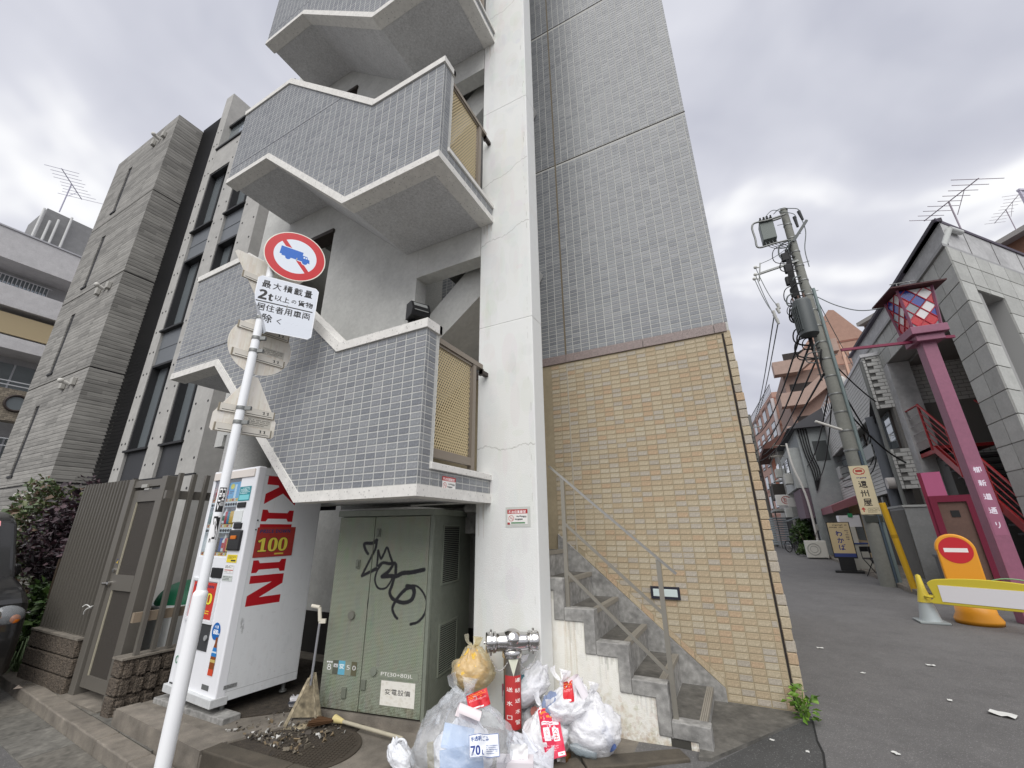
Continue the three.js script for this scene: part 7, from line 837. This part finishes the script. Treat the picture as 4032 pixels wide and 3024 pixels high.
{ // cone, bar and plastic no-entry stand
  const p = pol(14.2, 9.25), cg = thing('traffic_cone', 'grey traffic cone with a yellow top holding the barrier', 'traffic cone', p); obj('base', rb(-.17, .17, 0, .03, -.17, .17, .01), plain(140, 146, 146), cg); obj('cone', lathe([[.13, .03], [.12, .06], [.045, .45], [.028, .62], [.02, .64], [0, .645]], 28), plain(164, 172, 174, { roughness: .45 }), cg); obj('top_sleeve', lathe([[.088, .27], [.048, .45], [.03, .635], [.0, .65]], 28), plain(206, 186, 66, { roughness: .5 }), cg); const c2 = cg.clone(); c2.name = numbered('traffic_cone'); const p2 = pol(22.3, 8.95); c2.position.set(...p2); c2.userData = { label: 'grey traffic cone at the far end of the yellow barrier', category: 'traffic cone' }; scene.add(c2);
  const a = pol(14.75, 9.16), b = pol(22.1, 8.9), L = Math.hypot(b[0] - a[0], b[2] - a[2]), bg = thing('barrier_board', 'yellow plastic barrier board with a blank white panel', 'barrier', [a[0], 0, a[2]], Math.atan2(-(b[2] - a[2]), b[0] - a[0])); const sh = new THREE.Shape(); sh.moveTo(0, .3); sh.lineTo(.06, .36); sh.lineTo(.02, .54); sh.quadraticCurveTo(.06, .59, .14, .6); sh.quadraticCurveTo(L / 2, .66, L - .14, .6); sh.quadraticCurveTo(L - .06, .59, L - .02, .54); sh.lineTo(L - .06, .36); sh.lineTo(L, .3); sh.lineTo(L - .02, .285); sh.lineTo(.02, .285); sh.closePath(); for (const x of [.3, L - .3]) { const hole = new THREE.Path(); hole.absellipse(x, .57, .05, .018, 0, 6.283, true); sh.holes.push(hole); } obj('board', new THREE.ExtrudeGeometry(sh, { depth: .03, bevelEnabled: true, bevelSize: .008, bevelThickness: .008, bevelSegments: 2 }).translate(0, 0, .05), plain(208, 190, 62, { roughness: .5 }), bg); obj('panel', bb(.13, L - .13, .315, .53, .088, .094), plain(226, 224, 228, { roughness: .6 }), bg); for (const x of [.0, L]) obj('ring', new THREE.TorusGeometry(.07, .015, 8, 20).rotateX(Math.PI / 2).translate(x, .36, 0), plain(208, 190, 62), bg); obj('tie', tube([[L * .52, .6, .06], [L * .66, .66, .07], [L * .82, .66, .06], [L * .98, .6, .05]], .008, 16, 5), plain(130, 170, 130), bg);
  const n = pol(17.3, 9.55), ng = thing('no_entry_stand', 'orange plastic stand with a round red no entry sign', 'road sign', n, -.2), or = plain(218, 148, 34, { roughness: .45 }); const s2 = new THREE.Shape(); s2.moveTo(-.19, .3); s2.lineTo(-.19, 1.0); s2.absarc(0, 1.0, .2, Math.PI, 0, true); s2.lineTo(.19, .3); s2.closePath(); const hl = new THREE.Path(); hl.absellipse(0, .62, .075, .1, 0, 6.283, true); s2.holes.push(hl); obj('board', new THREE.ExtrudeGeometry(s2, { depth: .08, bevelEnabled: true, bevelSize: .02, bevelThickness: .02, bevelSegments: 3, curveSegments: 24 }).translate(0, 0, -.04), or, ng); obj('base', lathe([[0, 0], [.25, 0], [.26, .06], [.22, .14], [.21, .3], [0, .32]], 28), or, ng); decal('face', new THREE.CircleGeometry(.185, 40).translate(0, .99, .063), (() => { const t = canvasTex(256, 256, (c) => { c.fillStyle = '#bb1f2a'; c.fillRect(0, 0, 256, 256); c.fillStyle = '#e6e2e2'; c.fillRect(38, 108, 180, 40); }); return std(0xffffff, { map: t, roughness: .4 }); })(), ng);
}
// ---------------------------------------------------------------- the row of houses
{
  const g = thing('tiled_house', 'white sided two storey house with dark window band behind the utility pole', 'house', [4.2, 0, -14], -.0436), wh = plain(226, 226, 222, { map: T.mottle });
  obj('body', bb(.35, 5, 0, 6.3, -12.3, -1.9), plain(120, 118, 114), g);
  const lo = obj('lower_cladding', bb(.05, .6, 2.35, 3.5, -12.25, -1.95), plain(120, 120, 118), g), up = obj('upper_cladding', bb(.05, .6, 4.72, 6.4, -12.25, -1.95), plain(120, 120, 118), g);
  for (const [h, y0, n] of [[lo, 2.35, 10], [up, 4.72, 15]]) for (let k = 0; k < n; k++) { obj('siding', bb(0, .06, y0 + k * .114 + .008, y0 + k * .114 + .106, -12.3, -1.9), wh, h); for (let q = 0; q < 9; q++) obj('siding_brick', bb(.08 + q * .28 + (k % 2) * .14, .08 + q * .28 + (k % 2) * .14 + .265, y0 + k * .114 + .008, y0 + k * .114 + .106, -1.95, -1.885), wh, h); }
  obj('coping', bb(-.04, 1, 6.4, 6.5, -12.35, -1.85), plain(206, 206, 208), g);
  for (const [a, b] of [[2.2, 3.6], [3.8, 5.6], [6.2, 8.6], [9, 12]]) { const w = obj('window', [bb(.3, .36, 3.52, 4.7, -b, -a)], M.bronzeDark, g); obj('pane', bb(.28, .3, 3.58, 4.64, -b + .06, -(a + b) / 2 - .03), M.glass, w); obj('pane', bb(.28, .3, 3.58, 4.64, -(a + b) / 2 + .03, -a - .06), M.glass, w); }
  obj('balcony_box', [bb(-.15, .3, 3.5, 3.9, -4.8, -3.2)], plain(150, 154, 152, { roughness: .5 }), g); obj('air_conditioner', rb(-.1, .28, 3.52, 4.05, -11.4, -10.6, .02), plain(176, 178, 176), g);
  obj('ground_wall', bb(.2, .36, 0, 2.35, -7.2, -1.9), plain(60, 56, 52), g); obj('shop_front', bb(.1, .36, 0, 2.35, -12.3, -7.2), plain(198, 172, 128, { map: T.mottle }), g); const d = obj('shop_door', bb(.06, .1, .1, 2.0, -9.2, -8.2), plain(132, 98, 62), g); obj('door_pane', bb(.05, .06, 1.2, 1.8, -9.0, -8.4), M.glass, d); obj('shop_window', bb(.07, .1, .8, 1.9, -11.6, -9.8), M.glass, g);
  obj('vent_hood', [cyl(.16, .16, .3, 0, 0, 0, 18).rotateZ(Math.PI / 2).translate(.05, 2.55, -2.2)], plain(190, 186, 182), g); for (const [x, z] of [[-.02, -3.1], [-.05, -5.4]]) obj('wall_lamp', new THREE.SphereGeometry(.09, 12, 8).translate(x, 2.75, z), plain(30, 30, 60), g);
  obj('pipe', cyl(.05, .05, 6.3, -.03, 0, -2.0, 10), plain(120, 122, 120), g); obj('roof_rail', [bb(.02, .05, 7.2, 7.24, -12.2, -6), ...Array.from({ length: 12 }, (_, i) => bb(.02, .05, 6.5, 7.2, -6.1 - i * .55, -6.06 - i * .55))], plain(190, 190, 192), g); obj('dish', new THREE.SphereGeometry(.4, 18, 8, 0, 6.3, 0, .7).rotateX(1.2).translate(.4, 7.4, -8.4), plain(206, 206, 204), g); for (const [y, z] of [[1.5, -6.6], [2.0, -5.2]]) obj('meter', rb(.08, .2, y, y + .32, z, z + .24, .02), plain(150, 152, 150), g); for (let k = 0; k < 5; k++) obj('wall_cable', tube([[-.02, 5.2 - k * .1, -2.1], [-.12, 4.2 - k * .2, -3.2], [-.08, 4.0 - k * .25, -6], [-.02, 4.3 - k * .3, -11]], .018, 24, 5), plain(28, 28, 30), g); obj('light_tube', rod([-.3, 4.45, -3.2], [-.3, 4.45, -4.8], .02, 6), plain(200, 200, 196), g); obj('duct', cyl(.14, .14, 3.2, -.1, 1.4, -2.5, 14), plain(98, 102, 108), g);
  const aw = thing('shop_awning', 'dusty pink sloping awning over the beige shop front', 'awning', [4.2, 0, -14], -.0436); obj('canvas', prism([[-1.0, 2.18], [.1, 2.62], [.1, 2.66], [-1.02, 2.22]], -12.2, -8.2), plain(166, 116, 124), aw); obj('valance', bb(-1.02, -.99, 1.92, 2.2, -12.2, -8.2), plain(132, 84, 92), aw); obj('side_flap', prism([[-1.0, 1.95], [-1.0, 2.2], [.08, 2.62], [.08, 2.3]], -8.215, -8.2), plain(140, 92, 98), aw);
}
{
  const g = thing('grey_house', 'narrow old grey plaster house with purple shutter and hanging cables', 'house', [3.45, 0, -26.3]), pl2 = plain(172, 178, 178, { map: T.mottle });
  obj('wall', bb(0, 4, 0, 6.4, -7, 0), pl2, g); obj('roof', prism([[-.4, 6.3], [4.2, 6.3], [2, 7.6]], -7.3, .4), plain(72, 72, 76), g); obj('upper_bay', bb(-.5, 0, 3.3, 5.4, -5.2, -.3), plain(190, 194, 192, { map: T.mottle }), g); obj('shutter', bb(-.4, 0, 1.8, 3.25, -3.2, -.15), plain(104, 88, 98), g); for (const [a, b] of [[-2.4, -1.2], [-4.6, -3.4]]) { const w = obj('window', bb(-.53, -.5, 3.9, 5.0, a, b), M.bronzeDark, g); obj('pane', bb(-.545, -.53, 3.95, 4.95, a + .05, b - .05), M.glass, w); }
  obj('doorway', bb(-.02, 0, 0, 1.8, -3, -.3), plain(32, 28, 32), g); obj('drain_pipe', [tube([[-.55, 5.6, .05], [-.5, 4.4, .08], [-.3, 3.4, .1], [-.2, 2.6, .1], [-.18, 0, .1]], .05, 40, 8)], plain(206, 204, 198), g); for (let k = 0; k < 4; k++) obj('wall_cable', tube([[.1 + k * .12, 6.3, .06], [.16 + k * .1, 5, .1], [.3 + k * .1, 4, .08], [.3, 3.1, .08]], .03, 20, 5), plain(30, 30, 32), g); obj('side_window', bb(.6, 1.2, 4.6, 5.6, 0, .03), plain(70, 74, 74), g); for (const [y, z] of [[3.6, -1.0], [1.95, -4.6], [4.4, -5.6]]) obj('air_conditioner', rb(-.85, -.5, y, y + .55, z - .75, z, .02), plain(190, 190, 184), g); for (const [y, z] of [[5.6, -.8], [5.3, -2.6], [5.5, -4.4]]) obj('laundry_bracket', [rod([-.5, y, z], [-1.1, y + .1, z], .02, 6), rod([-1.05, y + .1, z - 1.2], [-1.05, y + .1, z + .6], .018, 6)], M.steelDull, g); obj('small_canopy', prism([[-.9, 1.7], [0, 2.0], [0, 2.05], [-.92, 1.74]], -6.8, -3.6), plain(120, 126, 128), g); obj('box_sign', rb(-.75, -.1, 2.5, 3.0, -3.7, -3.55, .02), plain(214, 212, 206), g); obj('meter', rb(-.14, 0, 1.2, 1.5, -.26, -.05, .02), plain(150, 150, 146), g);
}
{
  const g = thing('white_house', 'white and orange old house with hanging balcony beyond the grey one', 'house', [3.1, 0, -33.5]); obj('wall', bb(0, 4, 0, 6.6, -8, 0), plain(190, 188, 182, { map: T.mottle }), g); obj('roof', prism([[-.8, 6.5], [4.2, 6.5], [4.2, 6.8], [1.6, 8.0], [-.8, 6.75]], -8.4, .3), plain(88, 56, 48), g); obj('orange_wall', bb(-.03, 0, 3.4, 6.3, -6, -3), plain(176, 106, 76), g); obj('balcony', bb(-.7, 0, 3.2, 4.2, -3, -.6), plain(62, 58, 54), g); obj('window', bb(-.04, 0, 4.2, 5.6, -2.8, -.8), M.glass, g); obj('canopy', bb(-.9, 0, 2.4, 2.55, -4, -.2), plain(150, 150, 146), g); obj('dark_front', bb(-.04, 0, 0, 2.4, -4, -.2), plain(40, 38, 36), g);
  const s = thing('key_sign', 'white box sign with a red ringed character above the street', 'sign', [2.7, 2.95, -31.5]); obj('box', rb(-.45, .55, -.3, .35, -.1, .1, .02), plain(220, 218, 214), s); decal('print', sheet(.9, .6, .05, .02, .102), printed(256, 176, (c, w, h) => { c.fillStyle = '#dcd8d2'; c.fillRect(0, 0, w, h); c.strokeStyle = '#9c3a34'; c.lineWidth = 12; c.beginPath(); c.arc(140, 88, 66, 0, 7); c.stroke(); write(c, '鍵', 96, 44, 88, { color: '#9c3a34', width: .12 }); }), s); obj('bracket', rod([.5, 0, 0], [1.0, 0, 0], .03, 6), M.galv, s);
}
{ // far pink apartment house, brown stepped block and tower
  const g = thing('pink_building', 'pink apartment house far down the side street', 'building', [4.9, 0, -46.7], .101), pk = plain(208, 168, 152, { map: T.mottle }); obj('wall', bb(0, 8, 0, 14.1, -14, 0), pk, g); for (let k = 0; k < 5; k++) { obj('band', bb(-.03, 8, 2.6 + k * 2.7, 2.8 + k * 2.7, -14.05, .03), plain(160, 116, 102), g); for (let q = 0; q < 4; q++) { const w = obj('window', bb(-.02, .1, 3.4 + k * 2.2, 4.9 + k * 2.2, -3 - q * 3.2, -1.2 - q * 3.2), plain(60, 54, 52), g); obj('pane', bb(-.03, -.02, 3.5 + k * 2.2, 4.8 + k * 2.2, -2.9 - q * 3.2, -1.3 - q * 3.2), M.glass, w); } } obj('roof_rail', [bb(-.02, .02, 14.9, 14.96, -14, 0), ...Array.from({ length: 24 }, (_, i) => bb(-.02, .02, 14.1, 14.9, -14 + i * .6, -13.95 + i * .6))], plain(70, 70, 72), g); obj('white_pipe', cyl(.16, .16, 13.4, -.1, 0, .2, 12), plain(206, 200, 200), g);
  const b = thing('stepped_block', 'pinkish brown apartment block with zigzag stair balconies behind the houses', 'building', [4.35, 0, -37.5]), bk = plain(166, 140, 128, { map: T.mottle }); obj('wall', bb(.6, 9, 0, 13.0, -7, 0), bk, b); for (let k = 0; k < 5; k++) { const y = 2.2 + k * 2.6; obj('balcony', prism([[0, y + .1], [1.6, y + .1], [3.2, y + 1.3], [4.4, y + 1.3], [4.4, y + 2.3], [3.0, y + 2.3], [1.5, y + 1.15], [0, y + 1.15]], 0, .9), plain(186, 160, 147, { map: T.mottle }), b); obj('opening', bb(.9, 4.3, y + 1.2, y + 2.0, .01, .03), plain(44, 38, 36), b); } obj('gutter', bb(4.6, 4.75, 0, 14.5, .3, .45), plain(196, 160, 140), b);
  const t = thing('brown_tower', 'tall brown tiled tower block with a sloping shoulder against the sky', 'building', [0, 0, -42]), k = 42 / 40; obj('wall', prism([[7.2 * k, 0], [11.7 * k, 0], [11.7 * k, 15.6 * k], [9.95 * k, 18.6 * k], [9.6 * k, 18.7 * k], [5.98 * k, 14.2 * k], [5.98 * k, 6], [7.2 * k, 6]], -8, 0), plain(180, 144, 127, { map: T.mottle }), t); for (const y of [11.4, 14.3, 16.4]) obj('joint', bb(7.4 * k, (y > 16 ? 11.0 : 11.7) * k, y, y + .16, 0, .03), plain(128, 88, 74), t); obj('small_vent', bb(10.6, 10.85, 15.2, 15.4, 0, .15), plain(200, 198, 196), t); obj('small_vent', bb(10.1, 10.3, 15.0, 15.2, 0, .15), plain(200, 198, 196), t); obj('roof_box', bb(9.3, 9.7, 17, 20.0, -4, -3), plain(200, 164, 144), t);
}
// ---------------------------------------------------------------- small things along the side street
{
  const gp = (x, y) => P(...r8(x, y), 1, 0);
  { const p = pol(9.15, 17.6), g = thing('sandwich_board', 'cream shop board with blue handwriting on a black stand', 'sign board', p, -.12); obj('frame', [bb(-.3, .3, .42, 1.5, -.05, .05)], M.black, g); decal('print', sheet(.55, 1.02, 0, .97, .053), printed(256, 480, (c, w, h) => { c.fillStyle = '#c8b48c'; c.fillRect(0, 0, w, h); smallPrint(c, 20, 20, 210, 60, 2, '#6a5a48', 3); write(c, 'わかば', 74, 110, 84, { down: true, gap: .16, color: '#3a3a78', width: .14 }); smallPrint(c, 190, 100, 40, 150, 5, '#6a5a58', 5); c.fillStyle = '#32407c'; c.fillRect(0, 430, w, 50); }), g); obj('foot', [bb(-.2, .2, .06, .42, -.04, .04), bb(-.36, .36, 0, .06, -.2, .2)], M.black, g); }
  { const p = pol(10.1, 18.4), g = thing('white_locker', 'low pale grey locker with a blue edged lid beside the shop board', 'locker', p, -.1); obj('body', bb(-.32, .32, .05, .82, -.3, .3), plain(176, 174, 166), g); obj('upper', bb(-.3, .12, .86, 1.35, -.25, .25), plain(188, 184, 174), g); obj('lid', bb(-.34, .34, .82, .86, -.32, .32), plain(60, 74, 120), g); const c = thing('laundry_crate', 'clear plastic crate on top of the pale locker', 'crate', [p[0], 1.35, p[2]]); obj('crate', [bb(-.26, .3, 0, .02, -.2, .2), bb(-.26, -.24, .02, .36, -.2, .2), bb(.28, .3, .02, .36, -.2, .2), bb(-.24, .28, .02, .36, .18, .2), bb(-.24, .28, .02, .36, -.2, -.18)], plain(206, 204, 206, { roughness: .3 }), c); obj('clip', bb(0, .12, .3, .42, .18, .22), plain(40, 130, 80), c); }
  for (const [az, rr, lab] of [[11.2, 16.6, 'black folding stool near the locker'], [11.9, 15.9, 'black folding stool near the utility pole']]) { const p = pol(az, rr), g = thing('folding_stool', lab, 'stool', p, .4, 'folding stools outside the shop'); obj('seat', rb(-.17, .17, .46, .5, -.15, .15, .01), M.black, g); for (const s of [-1, 1]) { obj('leg', rod([-.16, 0, s * .14], [.14, .46, s * .14], .012, 6), M.black, g); obj('leg', rod([.16, 0, s * .14], [-.14, .46, s * .14], .012, 6), M.black, g); } obj('backrest', [bb(-.17, .17, .66, .8, -.16, -.14), rod([-.15, .5, -.15], [-.15, .72, -.15], .01, 6), rod([.15, .5, -.15], [.15, .72, -.15], .01, 6)], M.black, g); }
  { const p = pol(6.8, 24.6), g = thing('outdoor_unit', 'pale outdoor air conditioner unit standing on the street', 'air conditioner', p); obj('case', rb(-.4, .4, .06, .78, -.18, .18, .02), plain(206, 204, 196), g); obj('fan_grille', [new THREE.TorusGeometry(.24, .015, 8, 28).translate(-.1, .42, .185), new THREE.TorusGeometry(.14, .01, 8, 24).translate(-.1, .42, .185)], plain(160, 160, 154), g); obj('feet', bb(-.35, .35, 0, .06, -.16, .16), plain(60, 60, 60), g); }
  const bike = (p, turn, label) => { const g = thing('bicycle', label, 'bicycle', p, turn, 'bicycles parked by the plants'), fr = plain(60, 60, 66, { metalness: .5, roughness: .35 }); for (const x of [-.52, .52]) { const w = obj('wheel', new THREE.TorusGeometry(.31, .022, 8, 28).translate(x, .33, 0), M.rubber, g); obj('spokes', Array.from({ length: 8 }, (_, k) => rod([x, .33, 0], [x + Math.cos(k * .785) * .3, .33 + Math.sin(k * .785) * .3, 0], .003, 4)), M.steel, w, { kind: 'stuff' }); } obj('frame', [rod([-.52, .33, 0], [-.15, .3, 0], .015, 6), rod([-.15, .3, 0], [-.25, .8, 0], .018, 6), rod([-.15, .3, 0], [.38, .75, 0], .018, 6), rod([-.22, .72, 0], [.36, .82, 0], .018, 6), rod([.52, .33, 0], [.36, .95, 0], .016, 6), rod([-.52, .33, 0], [-.23, .74, 0], .012, 6)], fr, g); obj('saddle', rb(-.38, -.14, .82, .88, -.07, .07, .02), M.black, g); obj('handlebar', [rod([.34, .98, -.26], [.34, .98, .26], .013, 6)], M.chrome, g); obj('basket', [bb(.42, .72, .68, .7, -.15, .15), bb(.7, .72, .7, .92, -.15, .15), bb(.42, .7, .7, .92, .13, .15), bb(.42, .7, .7, .92, -.15, -.13)], plain(90, 90, 92), g); };
  bike(pol(4.9, 31), .9, 'dark bicycle parked under the white box sign'); bike(pol(5.5, 28), 1.1, 'dark bicycle leaning beside the street shrubs');
  shrub('street_shrub', 'leafy green shrub growing beside the parked bicycles', pol(6.15, 28.6), blob(0, .9, 0, .6, .85, .6, 14, 4), 4, 1800, .14, [[.05, .1, .02], [.08, .15, .03], [.04, .07, .02]], 21, 'street shrubs'); shrub('street_shrub', 'low spreading green plants in front of the leafy shrub', pol(6.3, 26.4), blob(0, .3, 0, .55, .3, .5, 10, 7), 2, 900, .12, [[.07, .12, .03], [.1, .16, .05]], 22, 'street shrubs');
  { const p = pol(4.4, 38), g = thing('panel_fence', 'pale metal panel fence far down the side street', 'fence', p, .1); for (let k = 0; k < 12; k++) obj('panel', bb(-1.2, 2.2, .2 + k * .16, .33 + k * .16, -.03, 0), plain(168, 176, 180), g); obj('post', bb(-1.25, -1.2, 0, 2.2, -.05, .02), M.galv, g); obj('post', bb(2.2, 2.25, 0, 2.2, -.05, .02), M.galv, g); }
  { const p = pol(3.75, 36), g = thing('street_lamp', 'slim street lamp with a pale dish head far down the street', 'street lamp', p); obj('pole', cyl(.05, .04, 4.4, 0, 0, 0, 10), M.galv, g); obj('arm', rod([0, 4.3, 0], [.7, 4.6, 0], .03, 8), M.galv, g); obj('head', new THREE.SphereGeometry(.34, 18, 10).scale(1, .38, .7).translate(.8, 4.55, 0), plain(214, 212, 206), g); }
  // kerb of the side street and a low step in front of the houses
  const kb = new THREE.Group(); kb.name = 'side_street_kerb'; kb.userData = { kind: 'structure', label: 'low kerb along the houses of the side street', category: 'kerb' }; scene.add(kb); for (let k = 0; k < 34; k++) { const z = -12.2 - k * .9, x = 3.0 + (-12.2 - z) * .03 + (z < -24 ? -.25 : 0); obj('kerb_stone', rb(x, x + .16, -.05, .1, z - .89, z - .01, .015, 1), M.concreteOld, kb); }
  structure('side_pavement', slab([[3.15, -12], [3.7, -11], [5.5, -11], [5.5, -50], [3.9, -45], [3.5, -26], [3.3, -18]], -.05, .085), M.concreteOld);
  // weed at the wall foot, paper scraps on the road
  const w = thing('weed', 'bright green weed at the foot of the tan tiled corner', 'weed', [.19, .0, -4.2]); obj('leaves', leaves(70, (r) => { const a = r() * 6.28, d = r() * .11; return [Math.cos(a) * d, .02 + r() * .2, Math.sin(a) * d]; }, .055, [[.12, .26, .02], [.2, .36, .04], [.09, .18, .02]], 31, { w: .3 }), leafMat, w, { uv: true }); obj('stem', Array.from({ length: 7 }, (_, k) => tube([[0, 0, 0], [Math.cos(k) * .03, .08, Math.sin(k) * .03], [Math.cos(k) * .08, .17, Math.sin(k) * .08]], .003, 6, 4)), plain(90, 120, 50), w);
  [[3665, 2620, .05], [3740, 2758, .03], [3950, 2815, .1], [3398, 2650, .03], [3528, 2966, .03], [3230, 2552, .05], [3180, 2960, .02], [3040, 2914, .02]].forEach(([x, y, s], i) => { const p = P(x, y, 1, .006), q = thing('paper_scrap', 'small white paper scrap lying on the asphalt', 'litter', [p.x, .006, p.z], i * 1.3, 'white paper scraps'); obj('scrap', (() => { const g = new THREE.PlaneGeometry(s * 1.4, s, 4, 4); const a = g.attributes.position; for (let k = 0; k < a.count; k++) a.setZ(k, (N3(a.getX(k) * 60, a.getY(k) * 60, i) + 1) * s * .1); g.computeVertexNormals(); return g.rotateX(-Math.PI / 2); })(), plain(206, 206, 202, { side: THREE.DoubleSide }), q); });
  const lf = P(118, 2690, 1, -.095), lt = thing('printed_leaflet', 'pink and yellow printed leaflet lying on the pavement by the kerb', 'leaflet', [lf.x, -.096, lf.z], -.5); decal('sheet', sheet(.3, .16, 0, 0, 0, 0, -Math.PI / 2), printed(128, 64, (c, w2, h) => { c.fillStyle = '#d8c8b8'; c.fillRect(0, 0, w2, h); c.fillStyle = '#b89aa0'; c.fillRect(8, 8, 50, 48); c.fillStyle = '#c8a04c'; c.fillRect(64, 10, 56, 30); smallPrint(c, 66, 42, 50, 16, 2, '#8a7a60', 2); }), lt);
  const pk = P(1180, 2770, 1, .0), ct = thing('foil_packet', 'crumpled white and dark packet lying on the soil', 'litter', [pk.x, 0, pk.z], .7); obj('packet', (() => { const g = new THREE.BoxGeometry(.13, .05, .09, 8, 3, 6), a = g.attributes.position; for (let k = 0; k < a.count; k++) { a.setY(k, a.getY(k) + N3(a.getX(k) * 30, 1, a.getZ(k) * 30) * .014 + .025); a.setX(k, a.getX(k) + N3(1, a.getY(k) * 30, a.getZ(k) * 30) * .012); } g.computeVertexNormals(); return g; })(), plain(206, 204, 206, { roughness: .4 }), ct); obj('dark_flap', bx(.09, .006, .06, -.03, .03, .05), plain(56, 58, 66), ct);
}

renderer.render(scene, camera);
